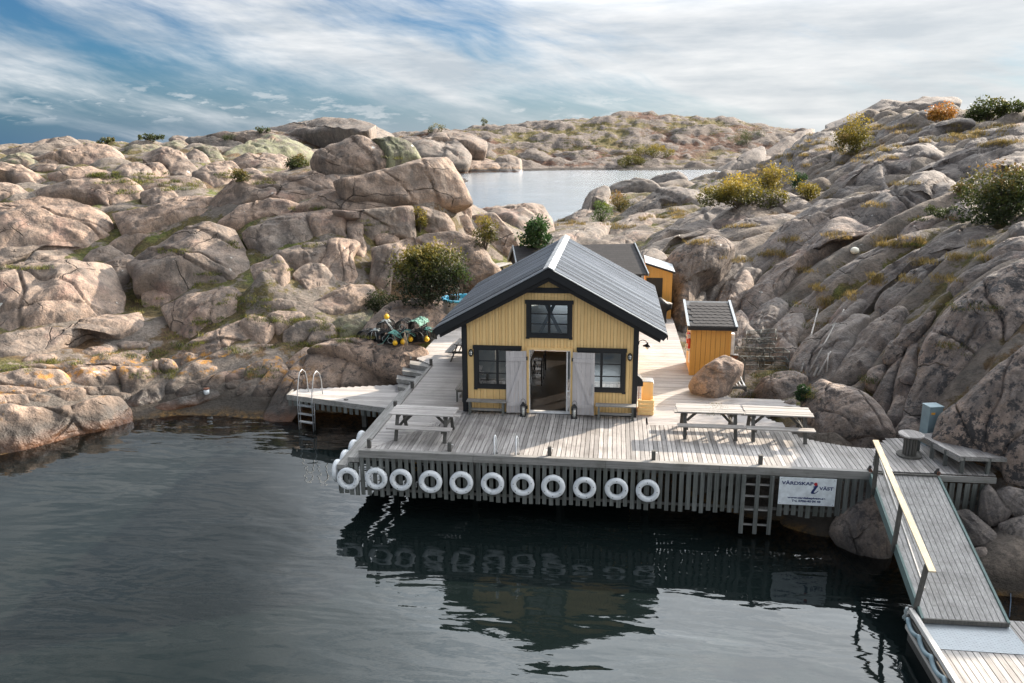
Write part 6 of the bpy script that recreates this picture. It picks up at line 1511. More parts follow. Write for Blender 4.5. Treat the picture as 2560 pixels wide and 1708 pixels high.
# covered barbecue by the black door
t = thing('covered_grill', 'barbecue under a black cover in front of the black lean-to door', 'barbecue', (6.55, 13.25, DZ), .2)
V = []; F = []; nr, na = 14, 28
for i in range(nr):
    z = 1.15 * i / (nr - 1)
    for k in range(na):
        a = 2 * math.pi * k / na; w = .40 + (.22 if .55 < z < .9 and math.cos(a) > .3 else 0) * math.cos(a); rx, ry = (w, .28) if z < .95 else (w * (1.2 - z) * 3.4 + .06, .28 * (1.2 - z) * 3.4 + .04)
        c, s = math.cos(a), math.sin(a); e = .6; fold = 1 + .05 * math.sin(a * 7 + z * 3)
        V.append((rx * math.copysign(abs(c) ** e, c) * fold, ry * math.copysign(abs(s) ** e, s) * fold, z))
for i in range(nr - 1):
    for k in range(na): F.append((i * na + k, i * na + (k + 1) % na, (i + 1) * na + (k + 1) % na, (i + 1) * na + k))
F.append(tuple((nr - 1) * na + k for k in range(na))); m_ = MB(); m_.add(V, F, 0, True); m_.build('cover', M['tarp'], t)
m_ = MB(); m_.lathe([(0, 0), (.07, 0), (.07, .03), (0, .03)], (-.3, .2, .03), 12, axis='y'); m_.build('wheel', M['dark_metal'], t)

# ------------------------------------------------------------------ hot tub
t = thing('hot_tub', 'round wooden hot tub with a blue rim and steam free clear water left of the roof', 'hot tub', (-2.45, 12.9, DZ))
t['label'] = 'round stave hot tub with a bright blue rim, half hidden by the left roof slope'
m_ = MB(); n = 44; R = .93
for k in range(n):
    a0, a1 = 2 * math.pi * (k + .06) / n, 2 * math.pi * (k + .94) / n
    pts = [(R * math.cos(a0), R * math.sin(a0)), (R * math.cos(a1), R * math.sin(a1)), ((R - .04) * math.cos(a1), (R - .04) * math.sin(a1)), ((R - .04) * math.cos(a0), (R - .04) * math.sin(a0))]; m_.prism(pts, 0, 1.02)
m_.build('staves', M['pale_y'], t)
m_ = MB(); m_.lathe([(.80, 1.0), (.80, 1.04), (.84, 1.07), (.98, 1.07), (1.01, 1.04), (1.0, .99), (.95, 1.0)], n=48); m_.build('rim', M['blue_plastic'], t)
m_ = MB(); m_.lathe([(.81, 1.03), (.80, .35), (0, .30)], n=48); m_.build('liner', M['blue_plastic'], t)
m_ = MB(); m_.lathe([(.80, .88), (.0, .88)], n=40); m_.build('tub_water', M['tub_water'], t)
m_ = MB(); 
for z in (.25, .72): m_.tube([((R + .006) * math.cos(a), (R + .006) * math.sin(a), z) for a in np.linspace(0, 2 * math.pi, 41)[:-1]], .012, 6, closed=True)
m_.build('hoops', M['galv'], t)
m_ = MB(); m_.lathe([(0, .5), (.20, .5), (.20, 1.12), (0, 1.13)], (-.48, .05, 0), 18); m_.build('stove', M['dark_metal'], t)
m_ = MB()
for k in range(5): m_.beam((-.26, -.30 + k * .0, .72 + k * .13), (-.26 + .0, .18, .72 + k * .13), .05, .03)
m_.beam((-.24, -.32, .6), (-.24, -.32, 1.36), .05, .05); m_.beam((-.24, .2, .6), (-.24, .2, 1.30), .05, .05); m_.build('stove_guard', M['dark_wood'], t)
# ------------------------------------------------------------------ lobster pots and floats on the left rock
rockz = {}
def ray_hit_slabs(px_, py_):
    """first hit of a sight line on the built rocks"""
    dg = bpy.context.evaluated_depsgraph_get(); d = ray(px_, py_); d = Vector(d / np.linalg.norm(d))
    h = sc.ray_cast(dg, Vector(CAM), d); return h[1] if h[0] else Vector(on_z(px_, py_, 2))
bpy.context.view_layer.update()
def netpot(name, label, loc, rz, L=.62, W=.40, Hh=.34, group=None, mat='black_net', rope=None, panel=True):
    """a half round creel: base frame, hoops, netting and an entry ring"""
    t = thing(name, label, 'lobster pot', loc, rz, group)
    m_ = MB(); hoop = lambda x, k=1.0: [(x, -W / 2 * k, .01), (x, -W / 2 * k, Hh * .45)] + [(x, -W / 2 * k * math.cos(a), Hh * .45 + Hh * .55 * k * math.sin(a)) for a in np.linspace(.3, math.pi - .3, 7)] + [(x, W / 2 * k, Hh * .45), (x, W / 2 * k, .01)]
    for x in (-L / 2, 0, L / 2): m_.tube(hoop(x), .021, 6)
    for y in (-W / 2, W / 2): m_.tube([(-L / 2, y, .012), (L / 2, y, .012)], .014, 6); m_.tube([(-L / 2, y, Hh * .45), (L / 2, y, Hh * .45)], .009, 5)
    m_.tube([(-L / 2, 0, Hh), (L / 2, 0, Hh)], .009, 5); m_.build('frame', M['black_paint'], t)
    m_ = MB(); n = 20
    for k in range(n): x = -L / 2 + L * (k + .5) / n; m_.tube(hoop(x, .98), .0055, 4, caps=False)
    for a in np.linspace(.15, math.pi - .15, 15): m_.tube([(-L / 2, -W / 2 * .98 * math.cos(a), Hh * .3 + Hh * .68 * math.sin(a)), (L / 2, -W / 2 * .98 * math.cos(a), Hh * .3 + Hh * .68 * math.sin(a))], .0055, 4, caps=False)
    for x in (-L / 2, L / 2):
        for y in np.linspace(-W / 2 + .03, W / 2 - .03, 8): m_.tube([(x, y, .01), (x, y, Hh * .45 + Hh * .53 * math.sqrt(max(0, 1 - (2 * y / W) ** 2)))], .0035, 4, caps=False)
        for z in np.linspace(.05, Hh * .8, 6): m_.tube([(x, -W / 2 * .9, z), (x, W / 2 * .9, z)], .0035, 4, caps=False)
    m_.build('netting', M[mat], t)
    m_ = MB(); m_.box((-L / 2 + .02, -W / 2 + .01, .0), (L / 2 - .02, W / 2 - .01, .012)); m_.box((-L / 2 + .1, -.06, .012), (-.02, .06, .09)); m_.build('base', M['black_matte'], t)
    if panel: m_ = MB(); m_.tube([(-L / 2 - .008, .12 * math.cos(a), .17 + .11 * math.sin(a)) for a in np.linspace(0, 6.28, 15)[:-1]], .008, 6, closed=True); m_.build('entry_ring', M['pale_rope'], t)
    return t
Q5 = lambda x, y: (880 + x * .12766, 760 + y * .12766)       # the enlarged view the pile was measured in
def coil(label, c, mat, seed, w=.28, h=.08, n=6, drop=None):
    rs_ = random.Random(seed); m_ = MB(); w *= .75; h *= 1.1; drop = [[(a * .8, -.28, min(z_, -.02)) for a, b, z_ in dr] for dr in (drop or [])]
    for k in range(n):
        a0 = rs_.uniform(0, 6); rr = rs_.uniform(.35, 1.25); ox, oy = rs_.uniform(-.07, .07), rs_.uniform(-.08, .08); el_ = rs_.uniform(.5, 1.2); pts = [(x_, y_, rs_.uniform(0, .035) + .045 - 2.0 * x_ * x_) for x_, y_ in [(ox + w * rr * math.cos(a0 + a) + rs_.uniform(-.03, .03), oy + w * el_ * rr * math.sin(a0 + a) * .8 + rs_.uniform(-.03, .03)) for a in np.linspace(0, rs_.uniform(3.5, 6.0), 12)]]
        m_.tube(pts, .012, 5)
    for dr in (drop or []): m_.tube([(0, -.1, h)] + dr, .010, 5)
    o = m_.build('rope_coil', M[mat], None); o.location = c; return tag(o, label, 'rope', 'ropes on the lobster pots')
base0 = ray_hit_slabs(*Q5(600, 760)); PZ0 = base0.z; 
def pile(x, y, z=None): return Vector(on_z(*Q5(x, y), PZ0 if z is None else PZ0 + z))
pots = [(250, 745, 0, .15, 'lobster pot at the left end of the pile on the rock'), (440, 745, 0, .5, 'lobster pot second from the left at the foot of the pile'), (590, 765, 0, 1.2, 'lobster pot with its round mouth showing, under the left upper pot'), (780, 800, 0, .3, 'lobster pot in front of the pile under the bright green rope'),
        (1080, 770, 0, 1.45, 'lobster pot in the middle of the pile beside the hanging tan ropes'), (1290, 745, 0, .2, 'lobster pot at the right foot of the pile'), (1450, 715, 0, 1.4, 'lobster pot at the far right end of the pile'),
        (640, 560, .36, .1, 'upper lobster pot at the left, with blue rope and a float on it'), (1000, 540, .36, .35, 'upper lobster pot in the middle, covered in black net'), (1260, 555, .36, .25, 'upper lobster pot at the right, draped with a green net')]
for i, (x, y, z, rz, lab) in enumerate(pots): netpot('lobster_pot', lab, pile(x, y, z) + Vector((0, .26, 0.0)), math.radians(90) + (rz - .5) * .7, L=.52, W=.56, Hh=.44, group='lobster pots piled on the left rock', panel=i in (2, 3, 8))
for i, (x, y, z, lab) in enumerate([(865, 790, 0, 'yellow float in front of the pots, left of the tan ropes'), (1015, 770, 0, 'yellow float hanging at the tan ropes'), (1160, 720, .05, 'yellow float half hidden between the pots'), (1478, 720, 0, 'yellow float at the right end of the pots'), (655, 560, .36, 'yellow float on top of the upper left pot')]):
    t = thing('net_float', lab, 'float', pile(x, y, z) + Vector((0, -.12 if 'top of' not in lab else .26, .085 if 'top of' not in lab else .58)), group='yellow floats on the lobster pots'); m_ = MB(); m_.lathe([(.105 * math.sin(a), .105 * math.cos(a)) for a in np.linspace(0.001, math.pi - .001, 13)], n=20); m_.build('ball', M['yellow_float'], t); m_ = MB(); m_.tube([(.03 * math.cos(a), 0, .115 + .03 * math.sin(a)) for a in np.linspace(0, 6.28, 9)[:-1]], .008, 5, closed=True); m_.build('eye', M['yellow_float'], t)
coil('bright green rope heaped on the front pot', pile(780, 800, 0) + Vector((0, .22, .40)), 'teal_rope', 1, .34, .12, 9, [[(-.2, -.3, -.1), (-.45, -.35, -.35), (-.7, -.35, -.40)], [(.15, -.35, 0), (.2, -.4, -.2), (.25, -.42, -.40)]])
coil('turquoise rope on the middle pot', pile(1060, 770, 0) + Vector((0, .22, .40)), 'teal_rope', 2, .26, .10, 7, [[(.1, -.3, 0), (.12, -.36, -.4)]])
coil('pale blue rope over the upper left pot', pile(640, 560, .36) + Vector((0, .22, .40)), 'pale_rope', 3, .34, .07, 6, [[(.2, -.2, .05), (.35, -.3, -.2), (.5, -.34, -.42)], [(.25, -.2, .05), (.42, -.3, -.2), (.55, -.34, -.42)]])
coil('pale rope tangled over the second pot', pile(440, 745, 0) + Vector((0, .22, .40)), 'pale_rope', 4, .28, .12, 8, [[(-.1, -.3, 0), (-.15, -.36, -.3)], [(.1, -.3, 0), (.15, -.36, -.3)]])
coil('tan ropes hanging down in the middle of the pile', pile(1050, 770, 0) + Vector((.02, .0, .40)), 'tan_rope', 5, .12, .05, 3, [[(.03 * k, -.12, -.05), (.05 * k, -.2, -.3), (.03 + .05 * k, -.2, -.42)] for k in range(4)])
coil('blue green rope on the far right pot', pile(1440, 715, 0) + Vector((0, .22, .40)), 'teal_rope', 6, .28, .09, 6, [[(.1, -.3, 0), (.14, -.35, -.35)]])
# draped green net on the upper right pot
V = []; n = 22; m = 16; rs_ = random.Random(9)
for i in range(n):
    for j in range(m):
        x = -.46 + .92 * i / (n - 1); a = math.pi * (.05 + .72 * j / (m - 1)); V.append((x + rs_.uniform(-.02, .02), -.30 * math.cos(a) + rs_.uniform(-.015, .015), .25 + .24 * math.sin(a) + rs_.uniform(-.02, .02)))
F = [(i * m + j, i * m + j + 1, (i + 1) * m + j + 1, (i + 1) * m + j) for i in range(n - 1) for j in range(m - 1) if rs_.random() > .18]
m_ = MB(); m_.add(V, F); o = m_.build('draped_net', M['teal_net'], None); o.location = pile(1260, 555, .36) + Vector((0, .26, 0)); o.rotation_euler = (0, 0, math.radians(78)); tag(o, 'green net draped over the upper right lobster pot', 'net')

# ------------------------------------------------------------------ wire pots, poles, sled and boulder on the right
def wirepot(loc, rz, label, L=1.0, W=.6, Hh=.32, tilt=0.0):
    t = thing('wire_pot', label, 'wire pot', loc, rz, 'wire pots stacked by the rocks'); t.rotation_euler = (0, tilt, rz)
    m_ = MB(); c = [(-L / 2, -W / 2), (L / 2, -W / 2), (L / 2, W / 2), (-L / 2, W / 2)]
    for z in (0, Hh): m_.tube([(x, y, z) for x, y in c], .013, 5, closed=True)
    for x, y in c: m_.tube([(x, y, 0), (x, y, Hh)], .013, 5)
    m_.tube([(0, -W / 2, 0), (0, -W / 2, Hh), (0, W / 2, Hh), (0, W / 2, 0)], .010, 5); m_.build('frame', M['wire'], t)
    m_ = MB()
    for k in range(1, 26): x = -L / 2 + L * k / 26; m_.tube([(x, -W / 2, 0), (x, -W / 2, Hh), (x, W / 2, Hh)], .0035, 4, caps=False)
    for k in range(1, 10): z = Hh * k / 10; m_.tube([(-L / 2, -W / 2, z), (L / 2, -W / 2, z)], .0035, 4, caps=False); m_.tube([(-L / 2, -W / 2, z), (-L / 2, W / 2, z)], .0035, 4, caps=False)
    for k in range(1, 8): y = -W / 2 + W * k / 8; m_.tube([(-L / 2, y, Hh), (L / 2, y, Hh)], .0035, 4, caps=False)
    m_.build('mesh', M['black_net'], t)
for i, (dx, dy, dz, rz, tl, lab) in enumerate([(-.35, 0, 0, .1, 0, 'wire pot at the bottom left of the stack by the rocks'), (.55, .1, 0, -.05, 0, 'wire pot at the bottom right of the stack by the rocks'), (-.30, .05, .33, -.1, 0, 'wire pot in the middle of the stack, left'), (.5, .05, .33, .15, 0, 'wire pot in the middle of the stack, right'), (-.05, .0, .66, .05, .05, 'wire pot third up in the stack'), (.1, .1, .99, -.2, -.16, 'topmost wire pot of the stack, tilted')]):
    wirepot((9.75 + dx, 5.6 + dy, 2.0 + dz), rz, lab, tilt=tl)
def pole(p, q, r, label):
    o = MB().tube([p, tuple((np.array(p) + np.array(q)) / 2 + np.array([.01, .02, -.02])), q], [r, r * .9, r * .7], 7).build('wooden_pole', M['pale_x'], None); tag(o, label, 'pole', 'long poles leaning on the right rocks')
Q9 = lambda x, y: (1920 + x * .12754, 760 + y * .12754)
bpy.context.view_layer.update()
for (a, b, r, lab) in [((645, 1310), (985, 100), .042, 'long grey pole leaning on the rock, the leftmost one'), ((800, 1310), (1300, 420), .030, 'thin pole leaning on the rock between the two long ones'), ((900, 1390), (1490, 110), .045, 'longest grey pole leaning on the rock, flattened at its foot'), ((970, 1380), (1230, 930), .03, 'short dark pole lying low against the rock'), ((1150, 1320), (1180, 960), .026, 'short upright stick at the right of the leaning poles')]:
    pa, pb = ray_hit_slabs(*Q9(*a)), ray_hit_slabs(*Q9(*b)); tow = lambda P: P + (Vector(CAM) - P).normalized() * .40
    pole(tuple(tow(pa) - Vector((0, 0, .04))), tuple(tow(pb)), r, lab)
# broken kick sled chair beside the boulder
sb = Vector(on_z(1500 + 1020 * .3316, 560 + 1250 * .3316, 2.02)) ; t = thing('wooden_sled', 'old wooden sled chair with white slats beside the round boulder', 'sled', sb, .15)
m_ = MB(); 
for k in range(5): m_.beam((-.24 + k * .12, -.2, .20), (-.20 + k * .12, .25, .24), .035, .02)
m_.build('seat_slats', M['white_paint'], t); m_ = MB(); m_.box((-.3, -.24, .10), (.3, -.18, .18)); m_.box((-.3, .24, .12), (.3, .28, .22)); m_.box((-.3, -.24, 0), (-.25, .28, .10)); m_.box((.25, -.24, 0), (.3, .28, .10)); m_.build('frame', M['dark_wood'], t)
m_ = MB(); m_.beam((.12, .25, .1), (.10, .33, .95), .04, .04); m_.beam((.35, .25, .1), (.33, .33, .9), .04, .04); m_.tube([(.10, .33, .95), (.16, .30, 1.05), (.24, .28, 1.02), (.33, .33, .9)], .02, 6); m_.build('backrest', M['dark_wood'], t)
for s in (-1, 1): m_ = MB(); m_.beam((s * .22, -.16, .2), (s * .22 - s * .10 * (s > 0) + .10 * (s < 0), -.05, .48), .03, .02); m_.build('arm', M['white_paint'], t)
# float on the right hillside
P = ray_hit_slabs(1800 + 1040 * .3234, 220 + 1275 * .3234); t = thing('round_buoy', 'pale cream buoy lying on the right hillside', 'buoy', P + Vector((0, 0, .10))); m_ = MB(); m_.lathe([(.2 * math.sin(a), .17 * math.cos(a)) for a in np.linspace(.001, math.pi - .001, 12)], n=20); m_.build('ball', M['foam_float'], t); m_ = MB(); m_.tube([(.05, 0, .14), (.35, .1, .30)], .02, 6); m_.build('stick', M['grey_z'], t)
# white mooring bollard at the left shore
P = ray_hit_slabs(1620 * .3189, 700 + 885 * .3189); t = thing('shore_bollard', 'small white concrete bollard with a rusty top on the left shore rocks', 'bollard', P + Vector((0, 0, -.05))); m_ = MB(); m_.lathe([(0, 0), (.11, 0), (.10, .20), (0, .20)], n=18); m_.build('body', M['sign_white'], t); m_ = MB(); m_.lathe([(0, .201), (.12, .201), (.12, .235), (0, .24)], n=18); m_.build('cap', M['rust'], t)
P = ray_hit_slabs(1200 + 1550 * .3189, 220 + 170 * .3189 + 3); t = thing('stone_cairn', 'small cairn of stones on the skyline of the far hill', 'cairn', P); rs_ = random.Random(3)
for k in range(5): m_ = MB(); m_.lathe([(.001, 0), (.9 - .14 * k, .1), (.8 - .14 * k, .45), (.001, .5)], (rs_.uniform(-.1, .1), rs_.uniform(-.1, .1), k * .42), 7, smooth=False); m_.build('stone', M['far_ground'], t)
# ------------------------------------------------------------------ bushes, grass and heather
def leaves(name, C, nrm, size, mat, parent=None, shade=None, seed=0, elong=1.6):
    """C: leaf centres (n,3); small two-triangle leaves turned every way"""
    rs_ = np.random.RandomState(seed); n = len(C); a = rs_.normal(size=(n, 3)) + nrm * .6; a /= np.linalg.norm(a, axis=1)[:, None]
    b = np.cross(a, rs_.normal(size=(n, 3))); b /= np.linalg.norm(b, axis=1)[:, None]; c = np.cross(a, b); s = size * rs_.uniform(.6, 1.3, n)[:, None]
    V = np.stack([C - b * s * elong * .5, C + c * s * .42, C + b * s * elong * .5, C - c * s * .42], 1).reshape(-1, 3)
    F = np.arange(4 * n).reshape(n, 4); return mesh_np(name, V, F, mat, False, {'leaf': np.repeat(shade, 4)}, parent)
def bush(label, cat, base, w, h, mat, seed, n=2600, leaf=.07, d=None, cols=(0., 1.), lumps=9, group='bushes among the rocks', name='bush', up=.55, bend=0.0, top=.35):
    """shrub with stems fanning from the base and leaves in uneven clumps"""
    rs_ = np.random.RandomState(seed); d = d or w * .8; t = thing(name, label, cat, tuple(base), 0, group)
    cl = []; 
    for k in range(lumps):
        a = rs_.uniform(0, 2 * math.pi); r = math.sqrt(rs_.uniform(0, 1)) * .74; z = rs_.uniform(.22, .88) * (1 - .35 * r)
        cl.append((r * math.cos(a) * w / 2, r * math.sin(a) * d / 2, z * h, rs_.uniform(.22, .42) * min(w, h * 1.3), rs_.uniform(-.22, .22)))
    cl = np.array(cl); m_ = MB()
    for k in range(lumps):
        x, y, z = cl[k, :3]; m_.tube([(x * .05, y * .05, -.25), (x * .35, y * .35, z * .4), (x * .8, y * .8, z * .8), (x, y, z + cl[k, 3] * .6)], [.030 * h ** .5, .022 * h ** .5, .012, .005], 5, caps=False)
        for q in range(4):
            u = rs_.normal(size=3); u /= np.linalg.norm(u); u[2] = abs(u[2]); e = np.array([x, y, z]) + u * cl[k, 3] * 1.0; m_.tube([(x * .75, y * .75, z * .75), tuple((np.array([x, y, z]) + e) / 2), tuple(e)], [.010, .006, .003], 4, caps=False)
    m_.build('stems', M['bark'], t)
    idx = rs_.randint(0, lumps, n); u = rs_.normal(size=(n, 3)); u /= np.linalg.norm(u, axis=1)[:, None]; rr = rs_.uniform(.25, 1.0, n) ** .5 * rs_.uniform(.7, 1.12, n)
    P = cl[idx, :3] + u * (cl[idx, 3] * rr)[:, None] * np.array([1, 1, .85]); P[:, 2] = np.maximum(P[:, 2], rs_.uniform(-.05, .12, n))
    nz = pnoise(P / (min(w, h) * .22) + seed); keep = nz > -.30; P, u, idx, nz, rr = P[keep], u[keep], idx[keep], nz[keep], rr[keep]
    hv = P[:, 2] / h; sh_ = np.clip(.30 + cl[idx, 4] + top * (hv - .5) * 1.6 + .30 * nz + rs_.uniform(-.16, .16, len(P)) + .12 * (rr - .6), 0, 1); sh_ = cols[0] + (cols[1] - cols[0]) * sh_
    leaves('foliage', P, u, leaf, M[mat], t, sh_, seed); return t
bpy.context.view_layer.update()
def at_rock(px_, py_): return ray_hit_slabs(px_, py_)
def PW(w_px, P): return w_px / FPX * math.hypot(P[0] - CAM[0], P[1] - CAM[1])
# (label, D px base centre x, y, width px, height px in the 2350 px view, material, leaf, n, extra)
B = [('large dark green bush with golden tops against the left cliff beside the hot tub', 'bush', 982, 690, 158, 146, 'leaf_olive', .085, 11000, dict(lumps=22, top=.9)),
 ('small bright sprig of bush at the foot of the cliff left of the boathouse roof', 'bush', 1058, 655, 50, 62, 'leaf_green', .06, 900, dict(cols=(.3, 1.))),
 ('low dark bush at the foot of the left cliff, in front of the large one', 'bush', 868, 712, 92, 46, 'leaf_olive', .06, 2200, dict(cols=(0, .7))),
 ('golden green bush growing in the cleft above the large bush', 'bush', 962, 530, 40, 62, 'leaf_yellow', .07, 900, {}),
 ('yellow green bush hanging on the cliff face above the roof', 'bush', 1112, 570, 58, 85, 'leaf_yellow', .07, 1700, dict(cols=(.0, .9))),
 ('round bright green tree behind the boathouse ridge', 'tree', 1228, 568, 78, 72, 'leaf_dark', .10, 3000, dict(cols=(.2, 1.), lumps=11)),
 ('dense orange green bush among the rocks by the channel, right one of two', 'bush', 1418, 482, 58, 48, 'leaf_orange', .10, 1700, dict(cols=(0, .8))),
 ('light green bush by the channel, left one of two', 'bush', 1380, 507, 52, 52, 'leaf_green', .10, 1700, dict(cols=(.3, 1.))),
 ('wide golden thicket on the right slope above the buildings', 'bush', 1700, 472, 240, 62, 'leaf_yellow', .11, 8000, dict(lumps=20, top=.7)),
 ('golden bush at the right end of the thicket', 'bush', 1775, 440, 70, 58, 'leaf_yellow', .11, 2200, dict(cols=(.2, 1))),
 ('small green bush between the golden thicket and the grey slabs', 'bush', 1832, 432, 34, 38, 'leaf_dark', .10, 900, {}),
 ('pale yellow bush at the foot of the right slabs', 'bush', 1853, 462, 62, 44, 'leaf_yellow', .10, 1500, dict(cols=(.2, .9))),
 ('orange and yellow bush standing high on the right hillside', 'bush', 1968, 350, 84, 70, 'leaf_yellow', .13, 3000, dict(cols=(.1, 1))),
 ('red orange bush near the top of the right hill', 'bush', 2165, 275, 62, 34, 'leaf_orange', .14, 1500, dict(cols=(.45, 1))),
 ('wide olive green bush on the crest of the right hill', 'bush', 2272, 276, 108, 42, 'leaf_mixed', .16, 3200, dict(cols=(.1, .7), lumps=12)),
 ('thin young tree on the skyline above the olive bush', 'tree', 2298, 262, 22, 36, 'leaf_mixed', .14, 260, dict(cols=(.1, .6), lumps=5)),
 ('small bare looking bush on the skyline at the far right', 'bush', 2335, 258, 34, 22, 'leaf_mixed', .14, 360, dict(cols=(.1, .6), lumps=5)),
 ('large dark bush with orange tips at the right edge above the deck rocks', 'bush', 2300, 505, 170, 104, 'leaf_mixed', .085, 9500, dict(lumps=18, top=.55, cols=(0, .9))),
 ('grey brown dry bush on the right slabs', 'bush', 2210, 455, 46, 40, 'grass_dry', .07, 900, dict(cols=(0, .5))),
 ('low spreading juniper patch among the right slabs', 'bush', 2170, 500, 100, 26, 'leaf_mixed', .06, 1600, dict(cols=(0, .6), lumps=10)),
 ('olive mound of bush on the near shoulder below the far hill', 'bush', 1715, 330, 96, 34, 'leaf_mixed', .22, 3000, dict(cols=(.2, .75), lumps=12)),
 ('round bush on the far skyline, the larger of two', 'bush', 1068, 290, 26, 17, 'leaf_mixed', .30, 500, dict(cols=(.1, .6), lumps=6)),
 ('round bush on the far skyline, the smaller of two', 'bush', 1110, 290, 18, 16, 'leaf_mixed', .30, 400, dict(cols=(.1, .7), lumps=5)),
 ('olive bush on the far rocks left of the skyline bushes', 'bush', 1000, 303, 50, 18, 'leaf_yellow', .3, 700, dict(cols=(.0, .6), lumps=8)),
 ('yellow green thicket on the far shore', 'bush', 1500, 362, 130, 30, 'leaf_yellow', .30, 3600, dict(cols=(.1, .9), lumps=16)),
 ('lower olive thicket along the far shore', 'bush', 1440, 382, 110, 26, 'leaf_yellow', .3, 2600, dict(cols=(0, .6), lumps=14)),
 ('rusty bush on the middle left rocks', 'bush', 672, 388, 80, 36, 'leaf_mixed', .09, 2200, dict(cols=(.1, .95), lumps=10)),
 ('small orange bush between the left slabs', 'bush', 552, 418, 36, 28, 'leaf_orange', .08, 900, dict(cols=(0, .7))),
 ('dark bush on the left skyline', 'bush', 345, 325, 66, 16, 'leaf_mixed', .12, 1200, dict(cols=(0, .6), lumps=9)),
 ('small dark bush on the left skyline rocks', 'bush', 525, 322, 38, 18, 'leaf_mixed', .14, 800, dict(cols=(0, .5), lumps=7)),
 ('low bush on the skyline above the green dome', 'bush', 603, 305, 40, 13, 'leaf_mixed', .25, 500, dict(cols=(.1, .6), lumps=7)),
 ('low heathery bush on the skyline left of the dark bush', 'bush', 245, 330, 70, 12, 'leaf_mixed', .12, 900, dict(cols=(.2, .8), lumps=9)),
 ('dark green juniper creeping over the rock beside the deck', 'bush', 1842, 925, 34, 58, 'leaf_dark', .05, 1500, dict(cols=(0, .5), lumps=8))]
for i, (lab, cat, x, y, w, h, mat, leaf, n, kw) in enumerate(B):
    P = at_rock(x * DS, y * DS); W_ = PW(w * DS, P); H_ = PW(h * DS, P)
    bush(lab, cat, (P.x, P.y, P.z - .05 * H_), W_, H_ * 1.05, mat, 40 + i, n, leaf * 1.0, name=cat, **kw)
# grass tufts and ground cover: thin blades rooted on the rocks and in the clefts, in one mass per kind
def tufts(name, label, spots, mat, seed, per=55, hgt=.22, spread=.35, cat='grass'):
    rs_ = np.random.RandomState(seed); VV = []; sh_ = []
    for (x, y, wpx, hpx, dens) in spots:
        k = max(3, int(dens * (.6 if name == 'green_grass' else .85)))
        for _ in range(k):
            sx, sy = x + rs_.uniform(-.5, .5) * wpx, y + rs_.uniform(-.5, .5) * hpx
            P = at_rock(sx * DS, sy * DS); r = math.hypot(P.x - CAM[0], P.y - CAM[1])
            if P.z < .5 or r > 420: continue
            f = (r / 45) ** .65; m = per; a = rs_.uniform(0, 2 * math.pi, m); rad = rs_.uniform(0, 1, m) ** .7 * spread * f; c = np.stack([P.x + rad * np.cos(a), P.y + rad * np.sin(a), np.full(m, P.z - .06)], 1)
            hh = hgt * f * rs_.uniform(.35, 1.1, m); ln = rs_.normal(size=(m, 2)) * .35 * hh[:, None]; b = rs_.uniform(0, 2 * math.pi, m); wd = .010 * f ** 1.3 * rs_.uniform(.7, 1.6, m)
            dx = np.stack([np.cos(b) * wd, np.sin(b) * wd, np.zeros(m)], 1); tip = c + np.stack([ln[:, 0], ln[:, 1], hh], 1)
            VV.append(np.stack([c - dx, c + dx, tip + dx * .25, tip - dx * .25], 1).reshape(-1, 3)); base_ = rs_.uniform(.0, .7); sh_.append(np.repeat(np.clip(base_ + rs_.uniform(-.2, .35, m), 0, 1), 4))
    V = np.concatenate(VV); o = mesh_np(name, V, np.arange(len(V)).reshape(-1, 4), M[mat], False, {'leaf': np.concatenate(sh_)}); tag(o, label, cat, kind='stuff')
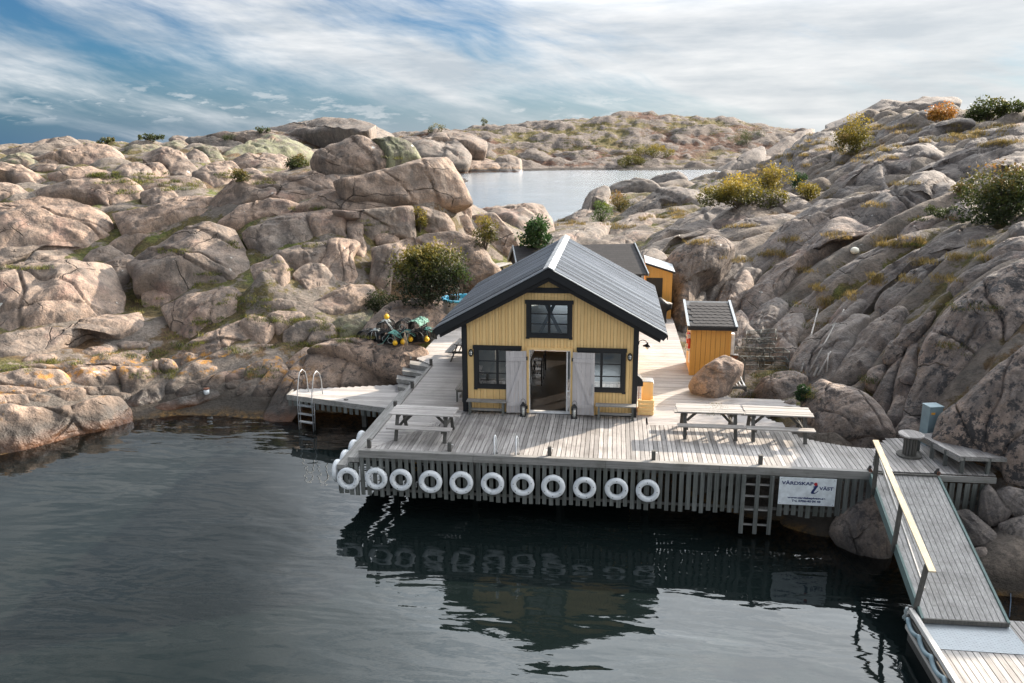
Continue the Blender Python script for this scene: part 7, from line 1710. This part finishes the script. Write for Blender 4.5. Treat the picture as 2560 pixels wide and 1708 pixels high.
tufts('green_grass', 'olive and green grass in the clefts of the left rocks', [(300, 410, 160, 26, 60), (420, 425, 90, 22, 40), (240, 402, 80, 14, 25), (520, 400, 60, 18, 18), (60, 612, 110, 8, 26), (400, 575, 70, 10, 14), (290, 440, 60, 8, 10), (560, 690, 130, 36, 44), (480, 640, 60, 40, 20), (600, 730, 80, 14, 24), (700, 735, 90, 14, 26), (430, 780, 90, 40, 40), (300, 812, 160, 22, 44), (120, 830, 120, 12, 26), (30, 840, 80, 18, 18), (360, 855, 100, 18, 26), (760, 752, 80, 12, 22), (800, 775, 120, 16, 34), (680, 790, 150, 14, 34), (600, 850, 60, 30, 20), (560, 800, 70, 16, 16), (480, 735, 70, 24, 24), (640, 600, 50, 40, 12), (860, 520, 60, 30, 10), (700, 478, 90, 10, 14), (900, 360, 40, 8, 8), (610, 415, 60, 14, 14), (720, 560, 60, 10, 10), (520, 560, 60, 14, 10), (340, 700, 60, 40, 14)], 'grass_green', 3, per=60, hgt=.15)
tufts('dry_grass', 'straw coloured dry grass along the grooves of the right hill', [(1990, 360, 120, 30, 20), (1880, 330, 120, 40, 34), (1760, 400, 60, 40, 16), (1820, 370, 70, 30, 18), (2050, 300, 120, 24, 26), (2250, 300, 150, 24, 34), (2300, 330, 90, 14, 18), (2180, 320, 120, 14, 20), (2040, 340, 90, 12, 14), (1545, 485, 46, 30, 22), (1500, 500, 60, 10, 12), (1420, 520, 70, 12, 16), (1310, 512, 60, 12, 16), (1780, 580, 60, 18, 18), (1690, 595, 70, 10, 14), (1600, 555, 60, 10, 12), (1820, 550, 50, 12, 12), (1880, 660, 30, 14, 14), (2015, 640, 26, 22, 22), (1895, 690, 22, 16, 12), (1960, 680, 40, 20, 10), (2060, 555, 110, 22, 44), (2120, 600, 70, 12, 16), (2230, 590, 90, 12, 18), (2180, 640, 60, 16, 14), (2090, 640, 40, 14, 10), (1920, 540, 60, 12, 12), (2000, 470, 60, 8, 10), (2080, 420, 50, 8, 8), (1700, 520, 60, 10, 12), (2260, 560, 60, 12, 12), (1850, 620, 40, 14, 10)], 'grass_dry', 4, per=45, hgt=.22)
tufts('heather', 'dark green and brown heather low in the hollows of the right rocks', [(2240, 700, 100, 14, 22), (2190, 790, 60, 40, 14), (1650, 930, 30, 10, 12), (1700, 905, 60, 14, 20), (1810, 850, 50, 10, 18), (1760, 860, 40, 10, 12), (2100, 560, 60, 8, 10), (1840, 700, 50, 20, 12), (1880, 740, 40, 20, 10), (2150, 500, 120, 10, 20), (1640, 940, 40, 8, 14), (2000, 870, 60, 12, 12), (1860, 900, 24, 30, 18), (1400, 345, 200, 50, 60), (1250, 320, 160, 30, 40), (1600, 300, 200, 40, 40)], 'leaf_mixed', 5, per=50, hgt=.12, spread=.45, cat='heather')
